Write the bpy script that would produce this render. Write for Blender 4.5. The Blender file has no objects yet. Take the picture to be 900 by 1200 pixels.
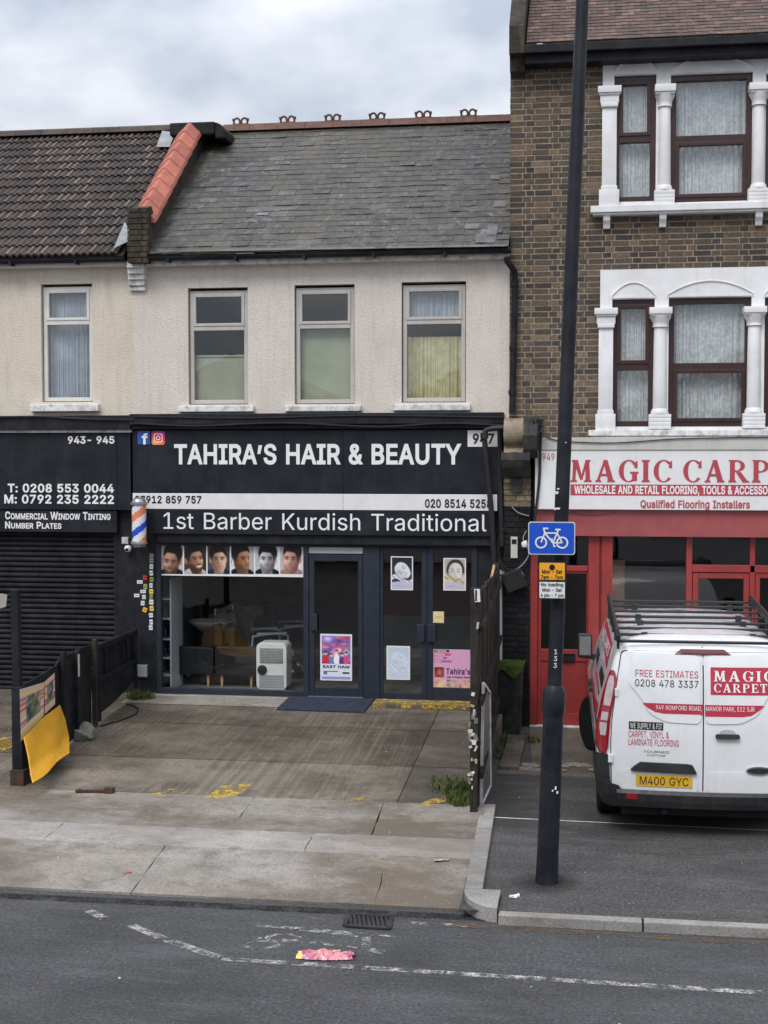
import bpy, bmesh, math, random
from mathutils import Vector, Matrix
random.seed(7)
R = math.radians
scene = bpy.context.scene
col = scene.collection

# ------------------------------------------------------------------ camera
FPX, YAW, PITCH = 1600.0, R(8.53), math.atan(65/1600)
CAM = Vector((0.0, -18.4, 3.63))
cd = bpy.data.cameras.new("camera"); cam = bpy.data.objects.new("camera", cd); col.objects.link(cam)
cd.sensor_fit = 'VERTICAL'; cd.sensor_height = 24; cd.lens = 24*FPX/1200
cd.clip_start = .1; cd.clip_end = 2000
cam.location = CAM; cam.rotation_euler = (R(90)-PITCH, 0, YAW)
scene.camera = cam

# ------------------------------------------------------------------ world, sun, exposure
SUN_EL, SUN_AZ = R(52), R(200)      # azimuth measured from +Y clockwise: behind the viewer, a little to the left
w = bpy.data.worlds.new("World"); scene.world = w; w.use_nodes = True
nt = w.node_tree; N = nt.nodes; L = nt.links; N.clear()
out = N.new('ShaderNodeOutputWorld'); bg = N.new('ShaderNodeBackground'); bg.inputs[1].default_value = .10
sky = N.new('ShaderNodeTexSky'); sky.sky_type = 'NISHITA'; sky.sun_disc = False
sky.sun_elevation = SUN_EL; sky.sun_rotation = SUN_AZ
tc = N.new('ShaderNodeTexCoord'); sep = N.new('ShaderNodeSeparateXYZ'); L.new(tc.outputs['Generated'], sep.inputs[0])
def wmath(op, a, b=None, c=None):
    n = N.new('ShaderNodeMath'); n.operation = op
    for i, v in enumerate((a, b, c)):
        if v is None: continue
        if isinstance(v, (int, float)): n.inputs[i].default_value = v
        else: L.new(v, n.inputs[i])
    return n.outputs[0]
zc = wmath('MAXIMUM', sep.outputs[2], 0.0)
# clouds live on a flat layer overhead, so they compress towards the horizon
inv = wmath('DIVIDE', 1.0, wmath('ADD', zc, .38))
comb = N.new('ShaderNodeCombineXYZ'); L.new(wmath('MULTIPLY', sep.outputs[0], inv), comb.inputs[0]); L.new(wmath('MULTIPLY', sep.outputs[1], inv), comb.inputs[1])
nz = N.new('ShaderNodeTexNoise'); nz.inputs['Scale'].default_value = 4.2; nz.inputs['Detail'].default_value = 6; nz.inputs['Roughness'].default_value = .5
L.new(comb.outputs[0], nz.inputs['Vector'])
rp = N.new('ShaderNodeValToRGB'); L.new(nz.outputs['Fac'], rp.inputs[0])
rp.color_ramp.elements[0].position = .38; rp.color_ramp.elements[0].color = (4.3, 4.8, 5.7, 1)
rp.color_ramp.elements[1].position = .62; rp.color_ramp.elements[1].color = (7.6, 7.7, 8.1, 1)
# overcast sky: the zenith is about three times as bright as the horizon
cie = wmath('MULTIPLY_ADD', zc, 1.85, .42)
vm = N.new('ShaderNodeVectorMath'); vm.operation = 'SCALE'; L.new(rp.outputs[0], vm.inputs[0]); L.new(cie, vm.inputs['Scale'])
mx = N.new('ShaderNodeMix'); mx.data_type = 'RGBA'; mx.inputs[0].default_value = .88
L.new(sky.outputs[0], mx.inputs[6]); L.new(vm.outputs[0], mx.inputs[7])
L.new(mx.outputs[2], bg.inputs[0]); L.new(bg.outputs[0], out.inputs[0])
sd = bpy.data.lights.new("sun", 'SUN'); sun = bpy.data.objects.new("sun", sd); col.objects.link(sun)
sd.energy = 1.4; sd.angle = R(25); sd.color = (1, .96, .9)
_d = Vector((math.sin(SUN_AZ)*math.cos(SUN_EL), math.cos(SUN_AZ)*math.cos(SUN_EL), math.sin(SUN_EL)))
sun.rotation_euler = _d.to_track_quat('Z', 'Y').to_euler(); sun.location = (0, -20, 30)
scene.view_settings.view_transform = 'Standard'; scene.view_settings.look = 'None'
scene.view_settings.exposure = 0.52; scene.view_settings.gamma = 1; scene.view_settings.use_curve_mapping = False
scene.cycles.max_bounces = 6; scene.cycles.transparent_max_bounces = 12; scene.cycles.use_denoising = True

# ------------------------------------------------------------------ measuring from the photograph
FW = Vector((-math.sin(YAW)*math.cos(PITCH), math.cos(YAW)*math.cos(PITCH), -math.sin(PITCH)))
RT = Vector((math.cos(YAW), math.sin(YAW), 0)); UP = RT.cross(FW)
def ray(px, py): return FW + RT*((px-450)/FPX) + UP*((600-py)/FPX)
def at(px, py, Y=0.0):                  # the point of a facade plane
    d = ray(px, py); return CAM + d*((Y-CAM.y)/d.y)
def on(px, py, z=0.0):                  # the point of a level plane
    d = ray(px, py); return CAM + d*((z-CAM.z)/d.z)
def rect(x0, y0, x1, y1, Y=0.0):        # x0,x1,z0,z1 of a facade rectangle
    xm, ym = (x0+x1)/2, (y0+y1)/2
    return at(x0, ym, Y).x, at(x1, ym, Y).x, at(xm, y1, Y).z, at(xm, y0, Y).z
def lin(r, g, b):
    f = lambda c: (c/255/12.92 if c/255 <= .04045 else ((c/255+.055)/1.055)**2.4)
    return (f(r), f(g), f(b))

# ------------------------------------------------------------------ materials
MATS = {}
class NT:
    def __init__(s, name):
        s.m = bpy.data.materials.new(name); s.m.use_nodes = True
        s.t = s.m.node_tree; s.N = s.t.nodes; s.L = s.t.links; s.N.clear()
        s.o = s.N.new('ShaderNodeOutputMaterial'); s.tc = s.N.new('ShaderNodeTexCoord')
    def put(s, v, sock):
        if isinstance(v, (int, float)): sock.default_value = v
        elif isinstance(v, (tuple, list)): sock.default_value = (*v, 1) if len(v) == 3 and len(sock.default_value) == 4 else v
        else: s.L.new(v, sock)
    def noise(s, scale, detail=4, rough=.55, stretch=None, which='Fac', vec=None):
        n = s.N.new('ShaderNodeTexNoise'); n.inputs['Scale'].default_value = scale
        n.inputs['Detail'].default_value = detail; n.inputs['Roughness'].default_value = rough
        v = vec or s.tc.outputs['Object']
        if stretch:
            mp = s.N.new('ShaderNodeMapping'); mp.inputs['Scale'].default_value = stretch; s.L.new(v, mp.inputs[0]); v = mp.outputs[0]
        s.L.new(v, n.inputs['Vector']); return n.outputs[which]
    def ramp(s, fac, *stops):
        r = s.N.new('ShaderNodeValToRGB'); s.L.new(fac, r.inputs[0]); e = r.color_ramp.elements
        while len(e) < len(stops): e.new(.5)
        for k, (p, c) in enumerate(stops):
            e[k].position = p; e[k].color = (c, c, c, 1) if isinstance(c, (int, float)) else (*c, 1)
        return r.outputs[0]
    def mix(s, fac, a, b, mode='MIX'):
        n = s.N.new('ShaderNodeMix'); n.data_type = 'RGBA'; n.blend_type = mode
        s.put(fac, n.inputs[0]); s.put(a, n.inputs[6]); s.put(b, n.inputs[7]); return n.outputs[2]
    def math(s, op, a, b=0.0):
        n = s.N.new('ShaderNodeMath'); n.operation = op; s.put(a, n.inputs[0]); s.put(b, n.inputs[1]); return n.outputs[0]
    def attr(s, name='tint'):
        n = s.N.new('ShaderNodeAttribute'); n.attribute_name = name; return n.outputs['Color']
    def bump(s, h, strength=.3, dist=.01):
        b = s.N.new('ShaderNodeBump'); b.inputs['Strength'].default_value = strength; b.inputs['Distance'].default_value = dist
        s.L.new(h, b.inputs['Height']); return b.outputs[0]
    def bsdf(s, color, rough=.6, normal=None, metal=0.0, spec=.5, alpha=None, coat=0.0):
        p = s.N.new('ShaderNodeBsdfPrincipled')
        s.put(color, p.inputs['Base Color']); s.put(rough, p.inputs['Roughness']); s.put(metal, p.inputs['Metallic'])
        s.put(spec, p.inputs['Specular IOR Level']); p.inputs['Coat Weight'].default_value = coat
        if normal is not None: s.L.new(normal, p.inputs['Normal'])
        if alpha is not None: s.put(alpha, p.inputs['Alpha'])
        s.L.new(p.outputs[0], s.o.inputs[0]); return s.m
def simple(name, c, rough=.5, var=.25, scale=6, bump=0.0, bscale=40, metal=0.0, spec=.5, coat=0.0, dirt=None, dirt_amt=.4, dscale=2.5):
    m = NT(name); lo = tuple(v*(1-var) for v in c); hi = tuple(min(1, v*(1+var)) for v in c)
    cc = m.ramp(m.noise(scale, 6, .6), (.3, lo), (.7, hi))
    if dirt:
        cc = m.mix(m.ramp(m.noise(dscale, 8, .65), (.45, 0.0), (.72, dirt_amt)), cc, dirt)
        cc = m.mix(m.ramp(m.noise(dscale*1.3, 8, .7, (5, 5, .25)), (.54, 0.0), (.72, dirt_amt*.8)), cc, dirt)
    rr = m.ramp(m.noise(scale*2.3, 4), (.3, max(.02, rough-.1)), (.7, min(1, rough+.1)))
    nn = m.bump(m.noise(bscale, 3), bump, .006) if bump else None
    MATS[name] = m.bsdf(cc, rr, nn, metal, spec, coat=coat); return MATS[name]

def roughcast(name, c, stain):
    m = NT(name)
    cc = m.ramp(m.noise(.9, 6, .6), (.3, tuple(v*.86 for v in c)), (.7, c))
    cc = m.mix(m.ramp(m.noise(38, 3, .6), (.34, .5), (.50, 0.0)), cc, tuple(v*.6 for v in c))
    cc = m.mix(m.ramp(m.noise(2.2, 7, .7, (5, 1, .35)), (.50, 0.0), (.70, .5)), cc, stain)
    cc = m.mix(m.ramp(m.noise(1.1, 8, .7), (.52, 0.0), (.64, .3)), cc, (.46, .40, .34))
    vo = m.N.new('ShaderNodeTexVoronoi'); vo.inputs['Scale'].default_value = 75; m.L.new(m.tc.outputs['Object'], vo.inputs['Vector'])
    h = m.math('ADD', vo.outputs['Distance'], m.noise(60, 4, .7))
    MATS[name] = m.bsdf(cc, .9, m.bump(h, .45, .012), spec=.2)
roughcast('roughcast', (.71, .645, .58), (.44, .39, .34))
roughcast('roughcast_cream', (.71, .64, .54), (.45, .39, .32))

def tinted(name, rough=.7, var=.3, scale=12, bump=.5, bscale=60, spot=None, spot_at=.62, spot_amt=.7, spot_scale=5, spec=.35, moss=None, moss_scale=1.5, moss_at=.6):
    m = NT(name); t = m.attr()
    cc = m.mix(1.0, t, m.ramp(m.noise(scale, 6, .65), (.3, 1-var), (.7, 1+var*.6)), 'MULTIPLY')
    if spot: cc = m.mix(m.ramp(m.noise(spot_scale, 9, .72), (spot_at, 0.0), (spot_at+.07, spot_amt)), cc, spot)
    if name == 'slate':
        cc = m.mix(m.ramp(m.noise(.9, 8, .7, (1, .6, .6)), (.40, 0.0), (.60, .8)), cc, (.070, .058, .042))
        cc = m.mix(m.ramp(m.noise(2.4, 9, .78), (.53, 0.0), (.66, .5)), cc, (.145, .14, .135))
        cc = m.mix(m.ramp(m.noise(1.5, 9, .75), (.52, 0.0), (.64, .65)), cc, (.022, .022, .022))
    if moss: cc = m.mix(m.ramp(m.noise(moss_scale, 9, .75), (moss_at, 0.0), (moss_at+.1, .75)), cc, moss)
    MATS[name] = m.bsdf(cc, rough, m.bump(m.noise(bscale, 5, .6), bump, .006), spec=spec); return MATS[name]
tinted('brick', .9, .45, 26, .7, 70, (.34, .31, .27), .66, .5, 9, .2)
tinted('slate', .6, .5, 7, .7, 35, (.24, .235, .22), .555, .65, 10, .5, (.036, .040, .016), 1.1, .55)
tinted('pantile', .8, .4, 8, .5, 50, (.34, .30, .25), .64, .6, 14, .3)
tinted('plain_tile', .85, .4, 10, .6, 60, (.40, .38, .34), .62, .6, 8, .3)
tinted('coping', .75, .25, 6, .3, 60, (.2, .16, .13), .66, .4, 6, .3)
def printed(name, rough=.35, spec=.4):
    m = NT(name); c = m.mix(1.0, m.attr(), m.ramp(m.noise(30, 3), (.3, .9), (.7, 1.0)), 'MULTIPLY')
    MATS[name] = m.bsdf(c, rough, None, spec=spec)
printed('print'); printed('print_matt', .75, .2)

def mortar():
    m = NT('mortar'); cc = m.ramp(m.noise(12, 7, .7), (.3, (.21, .185, .15)), (.7, (.39, .355, .30)))
    MATS['mortar'] = m.bsdf(cc, .95, m.bump(m.noise(90, 4), .6, .006), spec=.1)
mortar()
def asphalt(name, lo, hi, patch=.35, rough=.8):
    m = NT(name)
    cc = m.ramp(m.noise(1.0, 9, .65, (.5, 1.4, 1)), (.33, lo), (.68, hi))
    cc = m.mix(m.ramp(m.noise(30, 7, .8), (.38, .9), (.50, 0.0)), cc, tuple(v*.42 for v in lo))
    cc = m.mix(m.ramp(m.noise(34, 7, .8), (.53, 0.0), (.66, .7)), cc, tuple(min(1, v*2.6) for v in hi))
    cc = m.mix(m.ramp(m.noise(.55, 8, .7), (.46, 0.0), (.60, patch)), cc, tuple(v*.5 for v in lo))
    cc = m.mix(m.ramp(m.noise(2.1, 9, .75, (.35, 1.6, 1)), (.53, 0.0), (.68, .32)), cc, tuple(min(1, v*1.9) for v in hi))
    cc = m.mix(m.ramp(m.noise(1.4, 9, .75, (.4, 2.2, 1)), (.54, 0.0), (.66, .45)), cc, tuple(v*.5 for v in lo))
    rr = m.ramp(m.noise(.7, 6), (.3, rough-.22), (.65, rough))
    MATS[name] = m.bsdf(cc, rr, m.bump(m.noise(70, 6, .75), .8, .010), spec=.3)
asphalt('asphalt', (.048, .049, .052), (.076, .077, .080))
asphalt('tarmac', (.046, .045, .045), (.098, .096, .094), .5, .8)
def concrete(name, lo, hi, stain, ribs=False, st=(.44, .58), amt=.8, speck=.5):
    m = NT(name)
    cc = m.ramp(m.noise(1.3, 10, .7), (.33, lo), (.68, hi))
    cc = m.mix(m.ramp(m.noise(.75, 10, .72, (.6, 1, 1)), (st[0], 0.0), (st[1], amt)), cc, stain)
    cc = m.mix(m.ramp(m.noise(1.9, 9, .75), (.52, 0.0), (.64, .65)), cc, tuple(v*.55 for v in lo))
    cc = m.mix(m.ramp(m.noise(11, 6, .7), (.60, 0.0), (.68, .4)), cc, tuple(v*.5 for v in lo))
    cc = m.mix(m.ramp(m.noise(2.1, 8, .7, (1, 1.3, 1)), (.60, 0.0), (.74, .4)), cc, tuple(min(1, v*1.2) for v in hi))
    cc = m.mix(m.ramp(m.noise(40, 6, .75), (.38, .6), (.50, 0.0)), cc, tuple(v*.5 for v in lo))
    cc = m.mix(m.ramp(m.noise(45, 5, .7), (.58, 0.0), (.72, speck)), cc, (.46, .42, .37))
    h = m.noise(80, 5, .65)
    if ribs:
        wv = m.N.new('ShaderNodeTexWave'); wv.inputs['Scale'].default_value = 4.1; wv.inputs['Distortion'].default_value = .35; wv.inputs['Detail'].default_value = 2; wv.inputs['Detail Scale'].default_value = 2.5
        m.L.new(m.tc.outputs['Object'], wv.inputs[0])
        worn = m.ramp(m.noise(.5, 6, .65), (.38, .05), (.52, 1.0))
        streak = m.ramp(m.noise(1.0, 5, .7, (17, .35, 1)), (.40, 1.0), (.53, 0.0))
        light = m.ramp(m.noise(1.0, 5, .7, (23, .3, 1)), (.54, 0.0), (.70, .28))
        g = m.math('MULTIPLY', m.math('MAXIMUM', m.math('MULTIPLY', m.ramp(wv.outputs['Fac'], (.05, 1.0), (.34, 0.0)), .55), streak), worn)
        cc = m.mix(m.math('MULTIPLY', g, .36), cc, (.050, .041, .032))
        cc = m.mix(m.math('MULTIPLY', light, worn), cc, (.30, .255, .20))
        h = m.math('SUBTRACT', h, m.math('MULTIPLY', g, 1.6))
    rr = m.ramp(m.noise(.7, 6), (.35, .6), (.65, .9))
    MATS[name] = m.bsdf(cc, rr, m.bump(h, .55, .012), spec=.3)
concrete('slab', (.20, .178, .152), (.35, .325, .295), (.135, .108, .083), amt=1.0)
concrete('slab_pale', (.27, .25, .23), (.40, .38, .355), (.17, .14, .112), amt=.7)
concrete('forecourt', (.155, .132, .105), (.275, .240, .196), (.055, .043, .031), True, st=(.44, .62), amt=.8)
concrete('forecourt_damp', (.118, .098, .075), (.215, .182, .145), (.044, .034, .024), True, st=(.40, .58), amt=.85)
concrete('apron', (.11, .095, .08), (.20, .175, .15), (.06, .05, .04))
concrete('kerb', (.25, .24, .225), (.36, .35, .33), (.12, .10, .085), amt=.5)
def worn(name, c, lo=.44, hi=.56, scale=9, rough=.7):
    m = NT(name)
    cc = m.ramp(m.noise(14, 5), (.3, tuple(v*.75 for v in c)), (.7, c))
    a = m.math('MULTIPLY', m.ramp(m.noise(scale, 9, .75), (lo, 0.0), (hi, 1.0)), m.ramp(m.noise(48, 6, .75), (.40, 0.0), (.54, 1.0)))
    MATS[name] = m.bsdf(cc, rough, None, spec=.2, alpha=a)
worn('road_paint', (.55, .54, .49), .44, .60); worn('road_paint_faded', (.45, .44, .40), .47, .60, 7)
worn('yellow_paint', (.62, .42, .06), .45, .54, 7); worn('yellow_faded', (.40, .27, .06), .50, .62, 5)
worn('rust_line', (.16, .10, .055), .44, .60, 6); worn('gutter_dirt', (.018, .016, .014), .36, .58, 5); worn('lichen', (.20, .20, .20), .50, .72, 5)
worn('crazy_stone', (.36, .33, .29), .36, .46, 5); worn('grime', (.030, .026, .022), .44, .66, 6)
def fading(name, c, r0, r1):
    m = NT(name); ln_ = m.N.new('ShaderNodeVectorMath'); ln_.operation = 'LENGTH'; m.L.new(m.tc.outputs['Object'], ln_.inputs[0])
    wob = m.math('ADD', ln_.outputs['Value'], m.math('MULTIPLY', m.noise(5, 6, .7), .30)); MATS[name] = m.bsdf(c, .75, None, spec=.2, alpha=m.ramp(wob, (r0, .62), (r1, 0.0)))
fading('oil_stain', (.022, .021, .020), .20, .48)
def glass(name, tint=.85, refl=1.6, blur=0.0):
    m = NT(name); f = m.N.new('ShaderNodeFresnel'); ge = m.N.new('ShaderNodeNewGeometry'); m.L.new(m.math('SUBTRACT', 1.5, m.math('MULTIPLY', ge.outputs['Backfacing'], 1.5-1/1.5)), f.inputs[0])
    tr = m.N.new('ShaderNodeBsdfTransparent'); tr.inputs[0].default_value = (tint*.97, tint, tint*1.0, 1)
    gl = m.N.new('ShaderNodeBsdfGlossy'); gl.inputs['Roughness'].default_value = blur
    m.L.new(m.bump(m.noise(2.2, 2), .04, .01), gl.inputs['Normal'])
    sh = m.N.new('ShaderNodeMixShader'); m.L.new(m.math('MINIMUM', m.math('MULTIPLY', f.outputs[0], refl), 1.0), sh.inputs[0])
    m.L.new(tr.outputs[0], sh.inputs[1]); m.L.new(gl.outputs[0], sh.inputs[2]); m.L.new(sh.outputs[0], m.o.inputs[0]); MATS[name] = m.m
glass('glass', .92, 3.8); glass('shop_glass', .95, 2.0); glass('frosted', .45, 1.6, .25)
def net(name, c, alpha_lo=.35, alpha_hi=.85, scale=14, lace=False):
    m = NT(name); a = m.ramp(m.noise(scale, 5, .6), (.42, alpha_lo), (.58, alpha_hi))
    MATS[name] = m.bsdf(m.ramp(m.noise(5, 4), (.3, tuple(v*.8 for v in c)), (.7, c)), .9, None, spec=.1, alpha=a)
net('lace', (.88, .90, .91), .80, 1.0, 20); net('net_curtain', (.60, .65, .73), .9, 1.0, 4)
simple('yellow_curtain', (.70, .66, .42), .9, .2, 9, spec=.1); simple('green_blind', (.42, .45, .33), .9, .12, 3, spec=.1); simple('pale_blind', (.48, .50, .40), .9, .12, 3, spec=.1)

simple('sign_black', (.013, .015, .022), .42, .25, 3, spec=.22, dirt=(.05, .05, .055), dirt_amt=.35)
simple('black_paint', (.011, .012, .016), .55, .4, 5, .25, 30, spec=.22, dirt=(.045, .042, .04), dirt_amt=.4)
simple('black_matt', (.010, .010, .012), .7, .4, 6, .2, 40, spec=.25, dirt=(.035, .03, .026), dirt_amt=.45)
simple('slate_frame', (.022, .028, .044), .42, .2, 4, spec=.28, dirt=(.05, .05, .05), dirt_amt=.25)
simple('white_paint', (.74, .74, .75), .5, .05, 3, .1, 30, dirt=(.42, .40, .37), dirt_amt=.35)
simple('white_flaked', (.72, .72, .71), .6, .06, 3, .2, 40, dirt=(.16, .14, .12), dirt_amt=.8, dscale=9)
simple('upvc', (.66, .65, .63), .38, .06, 3, dirt=(.40, .37, .33), dirt_amt=.4)
simple('upvc_beige', (.47, .45, .425), .45, .08, 3, dirt=(.30, .27, .24), dirt_amt=.4)
simple('brown_upvc', (.042, .019, .017), .35, .2, 4, spec=.45)
simple('white_board', (.72, .72, .72), .4, .05, 2, dirt=(.55, .53, .51), dirt_amt=.35)
simple('cream_board', (.52, .51, .47), .55, .08, 2, dirt=(.28, .26, .22), dirt_amt=.5)
simple('red_paint', (.29, .034, .031), .42, .14, 2, .1, 30, dirt=(.15, .03, .028), dirt_amt=.5)
simple('red_fascia', (.33, .075, .078), .45, .12, 2, dirt=(.17, .05, .05), dirt_amt=.5)
simple('red_vinyl', (.44, .028, .055), .4, .06, 3); simple('sign_red', (.42, .05, .075), .5, .06, 3)
simple('white_vinyl', (.78, .78, .78), .4, .04, 3); simple('black_vinyl', (.015, .015, .018), .4, .1, 3)
simple('terracotta', (.125, .062, .047), .8, .35, 8, .4, 40, spec=.3, dirt=(.07, .05, .04), dirt_amt=.6)
simple('lead', (.20, .21, .22), .5, .25, 7, .4, 20, dirt=(.36, .36, .36), dirt_amt=.5)
simple('dark_brick', (.040, .034, .028), .9, .5, 9, .8, 25, spec=.2, dirt=(.12, .09, .055), dirt_amt=.7)
simple('post_paint', (.009, .011, .017), .48, .3, 5, .15, 60, spec=.25, dirt=(.035, .035, .038), dirt_amt=.4)
simple('blue_plate', (.008, .075, .50), .35, .06, 3); simple('plate_white', (.70, .71, .70), .4, .04, 3); simple('plate_orange', (.80, .36, .02), .4, .05, 3); simple('plate_grey', (.55, .57, .58), .4, .05, 3)
simple('van_white', (.72, .73, .745), .22, .03, 2, spec=.5, coat=.5, dirt=(.50, .49, .48), dirt_amt=.28)
simple('van_plastic', (.020, .021, .023), .5, .2, 5, .1, 60, spec=.4, dirt=(.07, .065, .06), dirt_amt=.4)
simple('rack_black', (.012, .012, .014), .55, .3, 6); simple('tyre', (.013, .013, .014), .8, .3, 7, .3, 50, spec=.2)
simple('rim', (.26, .27, .28), .35, .2, 5, metal=.8); simple('chrome', (.70, .70, .70), .18, .1, 5, metal=1.0)
simple('lamp_red', (.26, .006, .012), .12, .15, 14, spec=.7, coat=.6); simple('lamp_clear', (.42, .34, .34), .12, .15, 14, spec=.7, coat=.5); simple('lamp_dark', (.09, .012, .016), .15, .1, 5)
simple('number_yellow', (.66, .40, .025), .35, .05, 4)
simple('steel', (.34, .35, .36), .4, .2, 5, metal=.7); simple('grey_plastic', (.38, .40, .42), .5, .08, 4); simple('white_plastic', (.78, .78, .75), .4, .06, 4)
simple('cable_black', (.012, .012, .013), .6, .3, 8); simple('cable_grey', (.26, .26, .25), .6, .2, 8)
simple('tarp_black', (.030, .030, .030), .38, .3, 5, .5, 12, spec=.4, dirt=(.10, .085, .06), dirt_amt=.5)
simple('old_stone', (.26, .215, .155), .9, .35, 6, .6, 25, spec=.2, dirt=(.085, .07, .055), dirt_amt=.6)
simple('fence_wood', (.024, .021, .018), .85, .4, 5, .5, 22, spec=.2, dirt=(.085, .07, .055), dirt_amt=.6)
simple('yellow_sheet', (.72, .36, .015), .5, .12, 5, .3, 9, dirt=(.33, .17, .03), dirt_amt=.6, dscale=5)
simple('rock', (.20, .195, .165), .9, .35, 6, .8, 14, dirt=(.06, .065, .03), dirt_amt=.7)
simple('rust', (.055, .025, .018), .85, .5, 9, .5, 40); simple('doormat', (.035, .040, .062), .95, .25, 10, .8, 90, spec=.1)
simple('fake_grass', (.045, .075, .018), .95, .5, 14, 1.0, 90, spec=.1); simple('weed', (.075, .10, .028), .8, .5, 3, spec=.2)
simple('plastic_bin', (.012, .012, .013), .45, .35, 6, .1, 30, dirt=(.13, .125, .115), dirt_amt=.4, dscale=4)
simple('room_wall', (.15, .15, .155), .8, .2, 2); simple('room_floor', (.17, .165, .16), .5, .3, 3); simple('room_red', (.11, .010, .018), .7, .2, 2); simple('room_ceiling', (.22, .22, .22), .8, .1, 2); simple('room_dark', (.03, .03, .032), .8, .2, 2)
simple('ceramic', (.62, .60, .55), .2, .05, 3); simple('leather_black', (.007, .007, .009), .6, .2, 6); simple('leather_tan', (.08, .04, .014), .5, .2, 5); simple('beech', (.48, .33, .19), .5, .2, 7); simple('cupboard_brown', (.22, .10, .045), .55, .2, 6)
simple('shelf_white', (.55, .57, .58), .5, .06, 4); simple('bottle_dark', (.02, .035, .08), .3, .3, 9)
simple('ground_earth', (.06, .055, .048), .9, .3, 1)
simple('render_white', (.55, .54, .52), .8, .1, 2); simple('roof_red', (.17, .06, .045), .85, .3, 6)
simple('screen_off', (.004, .004, .005), .2, .1, 4)

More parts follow.
